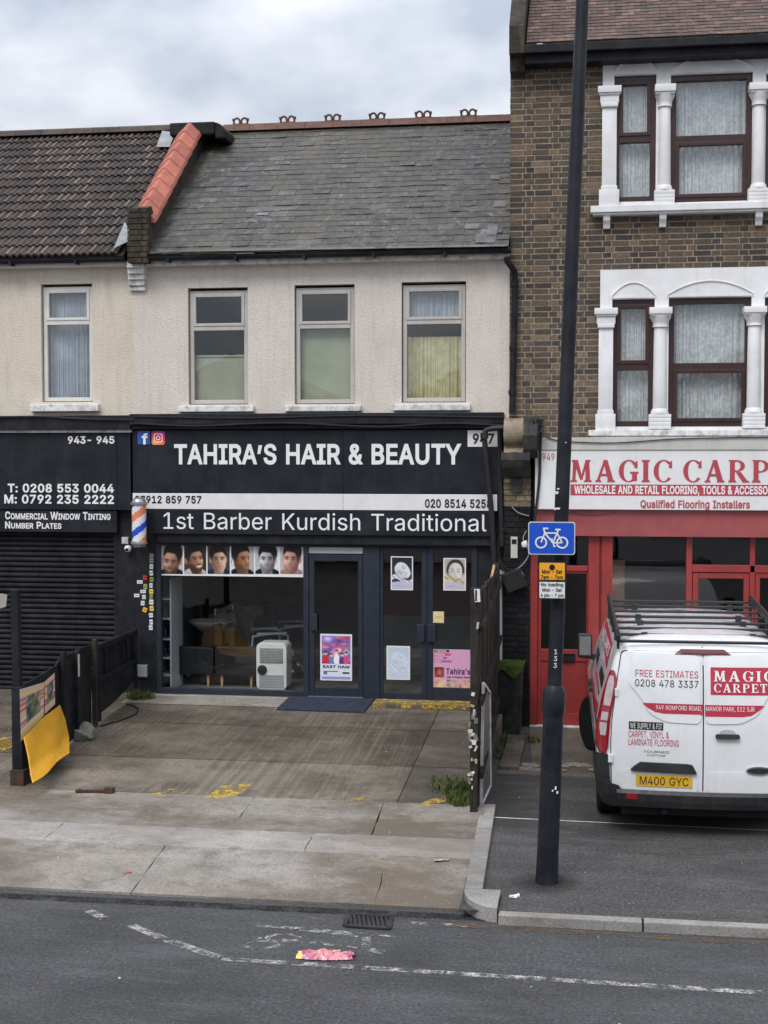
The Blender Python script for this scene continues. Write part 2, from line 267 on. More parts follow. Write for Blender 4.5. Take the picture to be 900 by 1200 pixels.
# ------------------------------------------------------------------ mesh building
ORG = {}
class MB:
    def __init__(s): s.v = []; s.f = []; s.m = []; s.t = []
    def poly(s, pts, mat=0, tint=(1, 1, 1)):
        b = len(s.v); s.v += [Vector(p) for p in pts]; s.f.append(list(range(b, b+len(pts)))); s.m.append(mat); s.t.append(tint)
    def mesh(s, vs, fs, mat=0, tint=(1, 1, 1)):
        b = len(s.v); s.v += [Vector(p) for p in vs]
        for f in fs: s.f.append([b+i for i in f]); s.m.append(mat); s.t.append(tint)
    def box(s, x0, x1, y0, y1, z0, z1, mat=0, tint=(1, 1, 1)):
        if x0 > x1: x0, x1 = x1, x0
        if y0 > y1: y0, y1 = y1, y0
        if z0 > z1: z0, z1 = z1, z0
        s.mesh([(x0,y0,z0),(x1,y0,z0),(x1,y1,z0),(x0,y1,z0),(x0,y0,z1),(x1,y0,z1),(x1,y1,z1),(x0,y1,z1)],
               [(3,2,1,0),(4,5,6,7),(0,1,5,4),(1,2,6,5),(2,3,7,6),(3,0,4,7)], mat, tint); return s
    def obox(s, c, ax, ay, az, mat=0, tint=(1, 1, 1)):
        c, ax, ay, az = map(Vector, (c, ax, ay, az))
        s.mesh([c+ax*i+ay*j+az*k for k in (-1, 1) for i, j in ((-1,-1),(1,-1),(1,1),(-1,1))],
               [(3,2,1,0),(4,5,6,7),(0,1,5,4),(1,2,6,5),(2,3,7,6),(3,0,4,7)], mat, tint)
    def bar(s, a, b, wx, wz, mat=0, up=(0, 0, 1), tint=(1, 1, 1)):     # a bar of rectangular section
        a, b = Vector(a), Vector(b); d = (b-a); n = d.normalized(); u = Vector(up)
        if abs(n.dot(u)) > .98: u = Vector((0, 1, 0))
        sx = n.cross(u).normalized(); sz = sx.cross(n)
        s.obox((a+b)/2, sx*wx/2, d/2, sz*wz/2, mat, tint)
    def prism(s, pts, y0, y1, mat=0, tint=(1, 1, 1)):                   # (x,z) outline pushed from y0 (front) to y1
        ar = sum(pts[i][0]*pts[(i+1) % len(pts)][1]-pts[(i+1) % len(pts)][0]*pts[i][1] for i in range(len(pts)))
        if ar < 0: pts = pts[::-1]
        n = len(pts); vs = [(x, y0, z) for x, z in pts]+[(x, y1, z) for x, z in pts]
        s.mesh(vs, [tuple(range(n)), tuple(range(2*n-1, n-1, -1))]+[((i+1) % n, i, n+i, n+(i+1) % n) for i in range(n)], mat, tint)
    def prismx(s, pts, x0, x1, mat=0, tint=(1, 1, 1)):                  # (y,z) outline from x0 to x1
        ar = sum(pts[i][0]*pts[(i+1) % len(pts)][1]-pts[(i+1) % len(pts)][0]*pts[i][1] for i in range(len(pts)))
        if ar < 0: pts = pts[::-1]
        n = len(pts); vs = [(x1, y, z) for y, z in pts]+[(x0, y, z) for y, z in pts]
        s.mesh(vs, [tuple(range(n)), tuple(range(2*n-1, n-1, -1))]+[((i+1) % n, i, n+i, n+(i+1) % n) for i in range(n)], mat, tint)
    def tube(s, pts, r, n=8, mat=0, cap=True, tint=(1, 1, 1)):
        pts = [Vector(p) for p in pts]; rs = r if isinstance(r, (list, tuple)) else [r]*len(pts); rings = []; prev = None
        for i, p in enumerate(pts):
            t = (pts[min(i+1, len(pts)-1)]-pts[max(i-1, 0)]).normalized()
            if prev is None:
                prev = Vector((0, 0, 1)) if abs(t.z) < .9 else Vector((1, 0, 0))
            u = (prev-t*prev.dot(t)).normalized(); prev = u; q = t.cross(u)
            rings.append([p+(u*math.cos(2*math.pi*k/n)+q*math.sin(2*math.pi*k/n))*rs[i] for k in range(n)])
        vs = [v for rg in rings for v in rg]
        fs = [(i*n+k, i*n+(k+1) % n, (i+1)*n+(k+1) % n, (i+1)*n+k) for i in range(len(pts)-1) for k in range(n)]
        if cap: fs += [tuple(range(n-1, -1, -1)), tuple((len(pts)-1)*n+k for k in range(n))]
        s.mesh(vs, fs, mat, tint)
    def lathe(s, prof, c, n=20, mat=0, axis='z', tint=(1, 1, 1), sx=1, sy=1):
        c = Vector(c); vs = []
        for r, h in prof:
            for k in range(n):
                a = 2*math.pi*k/n; p = Vector((r*math.cos(a)*sx, r*math.sin(a)*sy, h))
                if axis == 'x': p = Vector((p.z, p.x, p.y))
                if axis == 'y': p = Vector((p.y, p.z, p.x))
                vs.append(c+p)
        fs = [(i*n+k, i*n+(k+1) % n, (i+1)*n+(k+1) % n, (i+1)*n+k) for i in range(len(prof)-1) for k in range(n)]
        fs += [tuple(range(n-1, -1, -1)), tuple((len(prof)-1)*n+k for k in range(n))]
        s.mesh(vs, fs, mat, tint)
    def build(s, name, mats, parent=None, smooth=False, bevel=0.0, seg=2, local=False, weld=False):
        me = bpy.data.meshes.new(name)
        if parent is not None: org = Vector((0, 0, 0)) if local else ORG[parent]
        else:
            lo = [min(v[i] for v in s.v) for i in range(3)]; hi = [max(v[i] for v in s.v) for i in range(3)]
            org = Vector(((lo[0]+hi[0])/2, (lo[1]+hi[1])/2, lo[2]))
        me.from_pydata([v-org for v in s.v], [], s.f)
        for m in (mats if isinstance(mats, (list, tuple)) else [mats]): me.materials.append(MATS[m])
        me.polygons.foreach_set('material_index', s.m)
        ca = me.color_attributes.new('tint', 'FLOAT_COLOR', 'CORNER')
        k = 0
        for i, f in enumerate(s.f):
            for _ in f: ca.data[k].color = (*s.t[i], 1); k += 1
        if bevel or weld:
            bm = bmesh.new(); bm.from_mesh(me)
            if weld: bmesh.ops.remove_doubles(bm, verts=bm.verts, dist=1e-4)
            if bevel:
                es = [e for e in bm.edges if len(e.link_faces) == 2 and e.calc_face_angle(0) > R(28)]
                bmesh.ops.bevel(bm, geom=es, offset=bevel, segments=seg, affect='EDGES', profile=.6, clamp_overlap=True)
            bm.to_mesh(me); bm.free()
        if smooth:
            me.polygons.foreach_set('use_smooth', [True]*len(me.polygons))
            me.set_sharp_from_angle(angle=R(38))
        o = bpy.data.objects.new(name, me); col.objects.link(o)
        if parent is not None: o.parent = parent; ORG[o] = ORG[parent]
        else: o.location = org; ORG[o] = org
        return o
def tag(o, label, cat, group=None):
    o['label'] = label; o['category'] = cat
    if group: o['group'] = group
    return o
def thing(name, label, cat, loc, group=None, rz=0.0):
    o = bpy.data.objects.new(name, None); col.objects.link(o); o.location = loc; o.rotation_euler = (0, 0, rz); o.empty_display_size = .2
    ORG[o] = Vector(loc); return tag(o, label, cat, group)
def struct(o, kind='structure'): o['kind'] = kind; return o

# ------------------------------------------------------------------ writing
# outlines of a plain grotesque alphabet on an em of 500: advance width, then x,y pairs of every contour (holes run the other way)
OUTLINES = {
    'A': (240, [[8,0,101,254,138,254,231,0,198,0,116,239,123,239,95,151,43,0], [55,71,55,99,185,99,185,71]]),
    'B': (228, [[30,0,30,254,133,254,155,249,173,240,186,228,197,205,198,172,187,150,157,133,157,131,182,123,197,108,207,86,208,59,200,33,189,20,172,9,151,2,123,0], [62,29,136,29,157,35,171,46,177,60,176,81,168,97,153,109,132,115,62,115], [62,143,132,144,154,155,164,168,168,186,165,202,156,214,141,223,120,226,62,226]]),
    'C': (255, [[118,-2,88,6,63,21,43,44,28,73,21,108,21,146,28,181,43,210,63,233,88,249,118,257,152,256,186,245,214,224,228,201,236,174,204,174,191,202,169,220,134,228,111,225,92,216,75,202,62,182,54,157,52,127,54,97,63,72,75,53,92,38,112,29,152,28,183,44,200,68,204,80,236,80,228,53,208,25,179,5,143,-3]]),
    'D': (251, [[48,0,48,29,122,29,148,35,169,47,184,64,194,86,199,113,199,142,194,169,184,191,169,208,149,219,125,225,47,226,47,254,131,253,162,246,189,231,209,209,223,181,230,147,230,109,223,74,209,46,188,24,161,9,128,1], [62,254,62,0,30,0,30,254]]),
    'E': (209, [[30,0,30,254,186,254,186,226,62,226,62,143,178,143,178,114,62,114,62,29,188,29,188,0]]),
    'F': (205, [[30,0,30,254,185,254,185,226,62,226,62,139,173,139,173,111,62,111,62,0]]),
    'G': (260, [[118,-2,88,6,63,21,42,44,28,73,21,108,21,146,28,181,42,210,62,233,88,249,117,257,152,256,187,245,214,222,232,192,237,174,204,174,186,206,163,222,133,228,111,225,92,216,75,202,62,182,54,157,52,127,54,97,63,72,75,53,92,38,112,29,134,26,164,32,180,41,193,54,202,70,207,90,207,101,217,100,141,100,141,128,239,128,238,85,231,58,218,34,199,16,176,4,149,-3]]),
    'H': (258, [[30,0,30,254,62,254,62,144,196,144,196,254,228,254,228,0,196,0,196,116,62,116,62,0]]),
    'I': (150, [[16,0,16,29,59,29,59,226,16,226,16,254,135,254,135,226,91,226,91,29,135,29,135,0]]),
    'J': (198, [[76,-2,62,2,49,8,38,16,28,27,22,40,18,56,17,86,49,86,50,62,56,44,67,32,83,26,102,26,117,32,129,44,135,62,136,254,168,254,167,56,163,40,156,27,147,16,136,8,123,2,108,-2]]),
    'K': (233, [[52,73,52,108,106,172,182,254,224,254,116,138,114,138], [30,0,30,254,62,254,62,0], [186,0,94,130,114,155,224,0]]),
    'L': (196, [[30,0,30,254,62,254,62,29,181,29,181,0]]),
    'M': (314, [[30,0,30,254,76,254,156,42,161,24,154,24,176,94,238,254,284,254,284,0,252,0,253,229,256,229,228,145,171,0,143,0,56,229,59,229,61,0]]),
    'N': (262, [[30,0,30,254,68,254,207,27,202,27,199,97,199,254,232,254,232,0,193,0,74,191,54,226,60,227,62,145,62,0]]),
    'O': (267, [[118,-2,88,6,63,21,43,44,28,73,21,108,21,146,28,181,43,210,63,233,88,249,118,257,149,257,179,249,204,233,224,210,238,181,246,146,246,108,238,73,224,44,204,21,179,6,149,-2], [145,27,165,33,184,44,198,61,209,84,214,111,214,143,209,170,198,193,184,210,165,221,145,227,122,227,102,221,83,210,69,193,58,170,52,143,52,111,58,84,69,62,83,45,102,33,122,27]]),
    'P': (222, [[30,0,30,254,132,254,156,248,175,238,190,223,199,205,204,185,202,152,195,133,183,116,166,104,144,96,118,93,55,93,55,121,134,123,154,132,167,147,172,174,167,201,154,216,134,224,116,226,62,226,62,0]]),
    'Q': (267, [[123,80,156,80,234,-24,200,-24], [118,-2,88,6,63,21,43,44,28,73,21,108,21,146,28,181,43,210,63,233,88,249,118,257,149,257,179,249,204,233,224,210,238,181,246,146,246,108,238,73,224,44,204,21,179,6,149,-2], [145,27,165,33,184,44,198,61,209,84,214,111,214,143,209,170,198,193,184,210,165,221,145,227,122,227,102,221,83,210,69,193,58,170,52,143,52,111,58,84,69,62,83,45,102,33,122,27]]),
    'R': (224, [[30,0,30,254,132,254,156,249,176,239,190,225,199,207,204,187,202,154,195,136,183,120,166,109,145,101,118,99,48,99,48,128,135,129,155,137,167,150,173,176,167,202,155,216,134,224,62,226,62,0], [177,0,115,115,151,115,214,0]]),
    'S': (223, [[86,-2,64,5,46,15,32,30,23,48,19,68,52,68,58,49,71,35,97,26,128,26,155,37,168,51,173,70,169,85,153,100,122,111,77,124,53,137,36,153,27,174,27,197,32,215,44,231,59,244,79,253,114,258,148,253,175,238,189,224,197,208,200,189,169,189,163,206,151,219,134,227,105,229,78,221,64,209,58,194,60,176,74,160,106,147,168,126,189,110,200,92,204,69,201,50,193,32,180,17,162,5,139,-2,126,-4]]),
    'T': (224, [[16,226,16,254,208,254,208,226,128,226,128,0,96,0,96,226]]),
    'U': (259, [[115,-3,89,3,66,14,49,30,37,51,31,74,30,254,62,254,63,80,70,57,86,38,110,28,140,26,165,34,184,50,194,72,196,89,196,254,229,254,228,74,222,51,210,30,192,14,170,3,144,-3]]),
    'V': (240, [[102,0,8,254,42,254,124,15,117,15,145,103,197,254,231,254,139,0]]),
    'W': (343, [[78,0,8,254,41,254,98,20,95,20,112,98,153,254,190,254,249,20,244,20,261,98,302,254,335,254,265,0,228,0,168,237,175,237,159,161,115,0]]),
    'X': (237, [[9,0,109,142,109,118,15,254,52,254,122,146,116,146,149,200,187,254,223,254,129,119,129,143,228,0,191,0,115,116,122,116,91,65,46,0]]),
    'Y': (236, [[102,0,102,104,8,254,46,254,121,124,125,115,112,115,140,172,191,254,228,254,134,104,134,0]]),
    'Z': (219, [[21,0,21,23,170,238,174,227,20,226,20,254,198,254,198,231,49,17,45,27,200,29,200,0]]),
    'a': (195, [[63,-3,40,6,24,22,16,45,17,69,25,85,50,102,135,119,137,134,131,152,115,163,85,164,59,150,50,137,20,146,34,167,59,185,108,192,137,183,153,172,164,153,168,126,168,0,138,0,138,26,136,26,118,6,95,-3], [108,26,124,37,136,57,137,94,58,75,47,62,47,43,57,30,80,23]]),
    'b': (212, [[99,-3,72,12,59,29,56,29,56,0,26,0,26,254,57,254,57,160,59,160,81,183,98,191,126,191,147,185,165,174,179,157,189,135,194,109,194,80,189,54,179,32,165,15,147,3,126,-3], [126,26,140,33,154,51,163,75,163,114,155,138,140,156,126,163,102,164,87,160,70,145,60,123,57,84,63,58,75,37,87,28,102,24]]),
    'c': (198, [[79,-1,58,8,41,23,28,43,20,66,17,94,20,122,28,146,41,165,58,180,79,189,117,191,153,178,173,156,181,138,151,131,132,158,104,165,86,162,73,155,58,137,50,112,50,75,58,51,73,33,86,26,121,26,146,44,152,59,181,51,167,23,142,4,111,-4]]),
    'd': (212, [[86,-3,65,3,47,15,33,32,23,54,18,80,18,109,23,135,33,157,47,174,65,185,86,191,114,191,140,177,153,160,155,160,155,254,186,254,186,0,156,0,156,29,153,29,131,5,114,-3], [118,26,137,37,150,58,155,84,152,123,142,145,125,160,102,165,86,163,72,156,58,138,50,114,50,75,58,51,73,33,86,26,94,24]]),
    'e': (202, [[93,-3,69,3,49,15,34,32,23,54,18,79,18,108,23,133,33,155,48,173,68,185,90,191,125,189,153,176,170,157,182,131,186,85,37,85,37,110,169,110,155,101,149,134,137,152,118,163,94,165,73,157,58,141,50,121,48,79,55,53,69,35,90,25,122,25,143,36,153,53,182,45,172,25,156,10,133,-1,116,-4]]),
    'f': (127, [[114,190,114,164,3,164,3,190], [40,0,41,224,48,243,62,256,87,265,121,260,114,234,91,237,77,230,71,216,71,0]]),
    'g': (213, [[75,-72,47,-59,25,-35,51,-20,72,-42,96,-48,124,-46,141,-38,152,-23,156,-3,156,34,153,34,131,11,114,4,86,3,66,9,48,19,33,35,23,56,18,81,18,110,23,135,33,157,48,174,66,185,87,191,114,191,141,177,154,159,157,159,157,190,186,190,186,-16,180,-36,169,-52,154,-64,125,-73,115,-75], [118,32,137,42,150,61,156,86,153,124,142,146,126,160,102,165,86,163,67,151,54,131,49,106,52,69,62,48,79,34,94,30]]),
    'h': (205, [[57,0,26,0,26,254,57,254,57,144,51,144,62,166,76,181,94,189,123,192,148,184,161,174,170,160,177,142,179,120,179,0,148,0,147,128,142,145,130,158,114,164,92,163,75,155,63,141,57,121]]),
    'i': (83, [[26,0,26,190,57,190,57,0], [30,225,21,238,24,253,38,261,54,259,63,246,60,230,46,222]]),
    'j': (83, [[26,190,57,190,55,-31,47,-51,32,-65,11,-71,-5,-71,-5,-43,12,-42,23,-32,26,-15], [30,225,21,238,24,253,37,261,53,259,63,246,59,230,46,222]]),
    'k': (190, [[55,68,55,106,60,106,142,190,180,190,92,100,89,100], [26,0,26,254,57,254,57,0], [147,0,74,93,96,114,186,0]]),
    'l': (95, [[50,2,37,10,29,24,26,42,26,254,57,254,59,34,65,27,85,27,90,1,72,-1]]),
    'm': (305, [[26,0,26,190,56,190,56,148,54,148,66,173,86,188,110,193,129,190,144,180,154,166,160,147,156,147,169,172,190,187,218,193,242,189,261,177,274,156,278,128,278,0,248,0,247,136,241,151,230,160,209,165,187,160,173,145,168,124,168,0,137,0,136,137,131,150,121,160,107,165,84,162,66,149,58,133,57,119,57,0]]),
    'n': (205, [[57,0,26,0,26,190,56,190,56,144,51,144,62,166,76,181,94,189,123,192,147,184,160,174,170,160,176,142,179,120,179,0,148,0,147,128,142,145,130,158,114,164,92,163,75,155,63,141,57,121]]),
    'o': (208, [[91,-3,69,3,49,15,34,32,23,54,18,80,18,108,23,134,34,156,49,173,69,185,91,191,116,191,139,185,159,173,174,156,184,134,190,108,190,80,184,54,174,32,159,15,139,3,116,-3], [121,26,135,33,150,51,158,75,158,112,150,137,135,155,121,162,95,164,79,159,62,144,52,121,49,84,54,59,67,38,79,29,95,24]]),
    'p': (212, [[26,-71,26,190,56,190,56,160,59,160,81,183,98,191,126,191,147,185,165,174,179,157,189,135,194,109,194,80,189,54,179,32,165,15,147,3,126,-3,99,-3,72,12,59,29,57,29,57,-71], [126,26,140,33,154,51,163,75,163,114,155,138,140,156,126,163,102,164,87,160,70,145,60,123,57,84,63,58,75,37,87,28,102,24]]),
    'q': (212, [[186,-71,155,-71,155,29,153,29,131,5,114,-3,86,-3,65,3,47,15,33,32,23,54,18,80,18,109,23,135,33,157,47,174,65,185,86,191,114,191,140,177,153,160,156,160,156,190,186,190], [118,26,137,37,150,58,155,84,152,123,142,145,125,160,102,165,86,163,72,156,58,138,50,114,50,75,58,51,73,33,86,26,94,24]]),
    'r': (130, [[26,0,26,190,56,190,56,160,58,160,70,179,90,190,122,192,122,161,91,161,70,151,58,131,57,118,57,0]]),
    's': (182, [[64,-1,42,9,26,25,18,47,47,53,53,40,62,30,82,23,108,25,122,31,131,40,134,56,127,68,106,78,63,89,43,98,31,111,24,127,24,145,33,166,50,181,74,190,112,191,134,183,149,170,162,145,134,139,121,158,110,164,86,166,65,158,57,150,55,134,62,122,86,111,127,101,146,92,159,79,165,63,165,45,160,30,145,12,121,0,102,-4]]),
    't': (114, [[102,190,102,164,3,164,3,190], [32,236,63,236,64,38,71,28,85,25,101,27,107,1,84,-2,62,1,46,11,36,26,32,46]]),
    'u': (205, [[73,-1,51,10,39,22,31,38,26,69,26,190,57,190,58,62,63,44,75,32,91,26,113,27,130,34,142,48,148,68,148,190,179,190,179,0,149,0,149,46,154,46,143,23,129,8,111,0,101,-2]]),
    'v': (195, [[81,0,9,190,42,190,103,10,92,10,112,78,152,190,186,190,113,0]]),
    'w': (284, [[69,0,11,190,44,190,88,21,82,21,103,107,126,190,158,190,201,21,196,21,217,107,240,190,272,190,215,0,184,0,138,169,145,169,99,0]]),
    'x': (189, [[10,0,86,109,86,86,14,190,50,190,104,103,88,103,117,153,141,190,176,190,104,84,104,107,179,0,143,0,86,91,102,91,74,43,46,0]]),
    'y': (195, [[24,-69,31,-43,55,-44,68,-33,81,-1,9,190,42,190,103,10,92,10,112,78,153,190,186,190,92,-48,75,-65,52,-72]]),
    'z': (190, [[21,0,21,23,127,161,24,161,24,190,166,190,166,165,63,28,169,28,169,0]]),
    '0': (227, [[100,-2,76,5,56,21,40,43,30,72,25,107,25,147,30,182,40,211,56,234,76,249,100,257,127,257,151,249,171,234,186,211,197,182,202,147,202,107,197,72,186,43,171,21,151,5,127,-2], [122,26,138,32,151,44,161,61,170,97,171,143,165,182,157,203,145,218,131,227,113,230,96,227,82,218,70,203,59,170,55,127,59,84,70,52,82,37,96,28,104,26]]),
    '1': (227, [[38,0,38,27,195,27,195,0], [138,254,138,0,106,0,106,224,43,179,43,213,99,254]]),
    '2': (227, [[32,0,32,24,153,158,160,186,157,204,142,222,119,229,92,226,77,216,67,201,64,181,33,181,35,202,43,221,55,237,72,248,91,255,124,257,144,252,169,237,181,223,188,205,189,172,179,145,133,90,76,30,76,28,195,28,195,0]]),
    '3': (227, [[87,-1,57,9,41,21,30,37,23,55,22,66,55,66,60,48,77,32,102,25,131,28,149,37,160,52,165,72,161,92,150,109,130,120,101,124,78,124,78,150,144,226,35,226,35,254,186,254,186,230,106,139,106,144,132,144,154,138,172,127,185,111,194,93,196,72,194,51,185,33,172,18,154,6,133,-1,121,-3]]),
    '4': (227, [[20,53,20,79,123,254,155,254,54,81,207,81,207,53], [141,0,141,159,171,159,171,0]]),
    '5': (227, [[89,-1,61,10,41,30,33,47,30,65,61,65,69,44,87,30,111,25,132,29,149,41,160,59,164,81,160,104,148,122,131,134,103,138,73,129,64,123,34,126,48,254,183,254,183,226,75,226,68,151,95,164,123,166,154,157,178,137,192,108,195,82,193,58,184,38,171,21,154,8,134,-1,123,-3]]),
    '6': (227, [[102,-3,81,3,62,13,48,28,38,47,32,69,34,100,45,130,69,170,126,254,161,254,75,131,73,131,94,152,117,157,139,155,158,147,173,136,185,120,192,101,194,79,192,56,184,36,171,20,155,7,135,-1,125,-3], [127,26,145,35,157,51,163,71,162,94,154,112,139,126,120,132,99,131,81,122,69,107,63,87,64,64,73,45,87,31,106,25]]),
    '7': (227, [[48,0,162,226,31,226,31,254,195,254,195,224,82,0]]),
    '8': (227, [[89,-1,68,6,50,17,37,31,29,48,26,76,33,98,51,121,76,133,59,141,46,154,38,171,35,190,38,209,45,225,65,244,92,256,124,257,153,249,175,232,185,217,190,200,190,180,185,162,174,147,150,132,170,125,190,104,199,83,200,58,194,39,183,23,168,11,148,2,126,-3], [136,28,153,37,164,51,168,69,164,89,153,104,135,114,105,117,85,111,69,99,59,83,58,63,64,46,78,33,105,25], [132,148,150,161,158,176,158,200,147,218,126,229,100,229,79,218,68,200,68,176,79,157,100,146,107,145]]),
    '9': (227, [[125,257,146,252,164,241,178,226,189,207,194,185,192,155,181,124,158,84,100,0,65,0,151,124,154,124,133,103,109,97,87,100,69,107,53,119,41,134,34,154,32,176,34,198,42,218,55,235,71,247,91,255,102,257], [99,228,82,219,69,204,63,183,64,161,73,142,87,129,106,122,127,123,145,132,157,147,163,168,162,190,154,209,139,223,120,230]]),
    '&': (224, [[75,-1,55,6,39,17,27,31,20,48,17,74,24,95,70,139,127,187,131,202,126,218,113,228,88,228,73,216,69,195,102,142,219,0,182,0,47,166,38,192,40,215,50,235,67,249,91,256,118,255,139,245,154,230,161,210,158,181,128,146,59,92,50,77,50,54,62,35,83,25,111,25,139,37,160,61,171,84,174,112,204,112,198,72,166,23,144,7,108,-3]]),
    "'": (103, [[39,159,35,254,68,254,64,159]]),
    '-': (227, [[168,122,168,94,57,94,57,122]]),
    ':': (94, [[39,-1,26,12,25,25,31,37,43,43,56,42,67,33,71,20,67,8,56,-1], [39,137,26,149,25,163,31,174,43,181,56,179,67,171,71,158,67,146,56,137]]),
    '.': (94, [[39,-1,26,12,25,25,31,37,43,43,56,42,67,33,71,20,67,8,56,-1]]),
    ',': (94, [[19,-60,34,36,68,36,42,-60]]),
}
def swell(l, d):                            # outer contours run clockwise, so the outside is on the left of every step
    out_ = []
    for i in range(len(l)):
        a, b, c = Vector(l[i-1]), Vector(l[i]), Vector(l[(i+1) % len(l)]); u, v = (b-a).normalized(), (c-b).normalized()
        n1, n2 = Vector((-u.y, u.x)), Vector((-v.y, v.x)); k = (n1+n2); k = k*(d/max(.45, 1+n1.dot(n2))); out_.append((b.x+k.x, b.y+k.y))
    return out_
def letter(ch, heavy):
    """the letter as level slices: wherever the winding of its contours is not zero"""
    adv, raw = OUTLINES[ch]; lp = [swell([(q[k]/500, q[k+1]/500) for k in range(0, len(q), 2)], heavy) for q in raw]
    ed = []
    for l in lp:
        for i in range(len(l)):
            a, b = l[i-1], l[i]
            if abs(a[1]-b[1]) > 1e-5: ed.append((a, b, 1) if a[1] < b[1] else (b, a, -1))
    ys = {round(p[1], 5) for l in lp for p in l}
    for i in range(len(ed)):
        for k in range(i):
            (a, b, _), (c, d, _) = ed[i], ed[k]; rx, ry, sx_, sy_ = b[0]-a[0], b[1]-a[1], d[0]-c[0], d[1]-c[1]; den = rx*sy_-ry*sx_
            if abs(den) < 1e-9: continue
            t, u = ((c[0]-a[0])*sy_-(c[1]-a[1])*sx_)/den, ((c[0]-a[0])*ry-(c[1]-a[1])*rx)/den
            if .001 < t < .999 and .001 < u < .999: ys.add(round(a[1]+ry*t, 5))
    ys = sorted(ys); vs, fs, idx = [], [], {}
    def vert(x, y):
        k = (round(x, 4), round(y, 4))
        if k not in idx: idx[k] = len(vs); vs.append((x, y))
        return idx[k]
    for y0, y1 in zip(ys, ys[1:]):
        if y1-y0 < 2e-4: continue
        ym = (y0+y1)/2; at_ = lambda e, y: e[0][0]+(e[1][0]-e[0][0])*(y-e[0][1])/(e[1][1]-e[0][1])
        act = sorted((e for e in ed if e[0][1] < ym < e[1][1]), key=lambda e: at_(e, ym)); wn = 0
        for e in act:
            if wn == 0: st = e
            wn += e[2]
            if wn == 0:
                q = [vert(at_(st, y0), y0), vert(at_(e, y0), y0), vert(at_(e, y1), y1), vert(at_(st, y1), y1)]; q = [v for k, v in enumerate(q) if v != q[k-1]]
                if len(q) > 2: fs.append(q)
    return adv/500+.016*(heavy > 0), vs, fs
_LC, _TC = {}, {}
def glyphs(s, bold=False, caps=False, space=0.0):
    key = (s, bold, caps, space)
    if key in _TC: return _TC[key]
    vs, fs, wd_, x, word = [], [], [], 0.0, 0
    for ch in s:
        if ch == ' ': x += .25; word += 1; continue
        k = 1.0; up_ = 0.0
        if ch == '\u2019': ch, up_ = ',', CAPH-.105    # a curled apostrophe is a raised comma
        if caps and ch.islower(): ch = ch.upper(); k = .78
        if (ch, bold) not in _LC: _LC[ch, bold] = letter(ch, .025 if bold else 0.0)
        adv, lv, lf = _LC[ch, bold]; b = len(vs)
        vs += [(x+p[0]*k, p[1]*k+up_) for p in lv]; fs += [[b+q for q in f] for f in lf]; wd_ += [word]*len(lf)
        x += adv*k+space
    _TC[key] = (vs, fs, wd_); return vs, fs, wd_
CAPH = 254/500
def write(mb, s, x0, x1, zb, zt, fn, mat=0, tint=(1, 1, 1), off=0.0, caps=False, space=1.0, word=None):
    """letters between x0 and x1, from base line zb to capital height zt; fn(x, z) gives the point on the surface"""
    vs, fs, wd_ = glyphs(s, off >= .017, caps, 0.0 if space == 1.0 else (space-1)*.1)
    lo, hi = min(v[0] for v in vs), max(v[0] for v in vs)
    if word is not None:                    # one word of the line only
        fs = [f for f, k in zip(fs, wd_) if k == word]; us = sorted({q for f in fs for q in f}); at_ = {q: i for i, q in enumerate(us)}
        vs, fs = [vs[q] for q in us], [[at_[q] for q in f] for f in fs]
    mb.mesh([fn(x0+(x-lo)/(hi-lo)*(x1-x0), zb+y/CAPH*(zt-zb)) for x, y in vs], fs, mat, tint)
def write_px(mb, s, px0, px1, pyt, pyb, Y, **k):
    x0, x1, zb, zt = rect(px0, pyt, px1, pyb, Y); write(mb, s, x0, x1, zb, zt, lambda x, z: (x, Y, z), **k)

# ------------------------------------------------------------------ shapes that come back often
def wall_holes(mb, x0, x1, z0, z1, y, holes, depth=.14, mat=0, rmat=None):
    rmat = mat if rmat is None else rmat
    xs = sorted({x0, x1, *[h[0] for h in holes], *[h[1] for h in holes]}); zs = sorted({z0, z1, *[h[2] for h in holes], *[h[3] for h in holes]})
    for a, b in zip(xs, xs[1:]):
        for c, d in zip(zs, zs[1:]):
            mx_, mz_ = (a+b)/2, (c+d)/2
            if any(h[0] < mx_ < h[1] and h[2] < mz_ < h[3] for h in holes): continue
            mb.poly([(a, y, c), (b, y, c), (b, y, d), (a, y, d)], mat)
    for a, b, c, d in holes:
        e = y+depth
        mb.poly([(a, y, c), (a, y, d), (a, e, d), (a, e, c)], rmat); mb.poly([(b, y, d), (b, y, c), (b, e, c), (b, e, d)], rmat)
        mb.poly([(a, y, d), (b, y, d), (b, e, d), (a, e, d)], rmat); mb.poly([(b, y, c), (a, y, c), (a, e, c), (b, e, c)], rmat)
def frame(mb, x0, x1, z0, z1, y0, y1, t, mat=0, tb=None):
    tb = t if tb is None else tb
    mb.box(x0, x0+t, y0, y1, z0, z1, mat); mb.box(x1-t, x1, y0, y1, z0, z1, mat)
    mb.box(x0+t, x1-t, y0, y1, z1-t, z1, mat); mb.box(x0+t, x1-t, y0, y1, z0, z0+tb, mat)
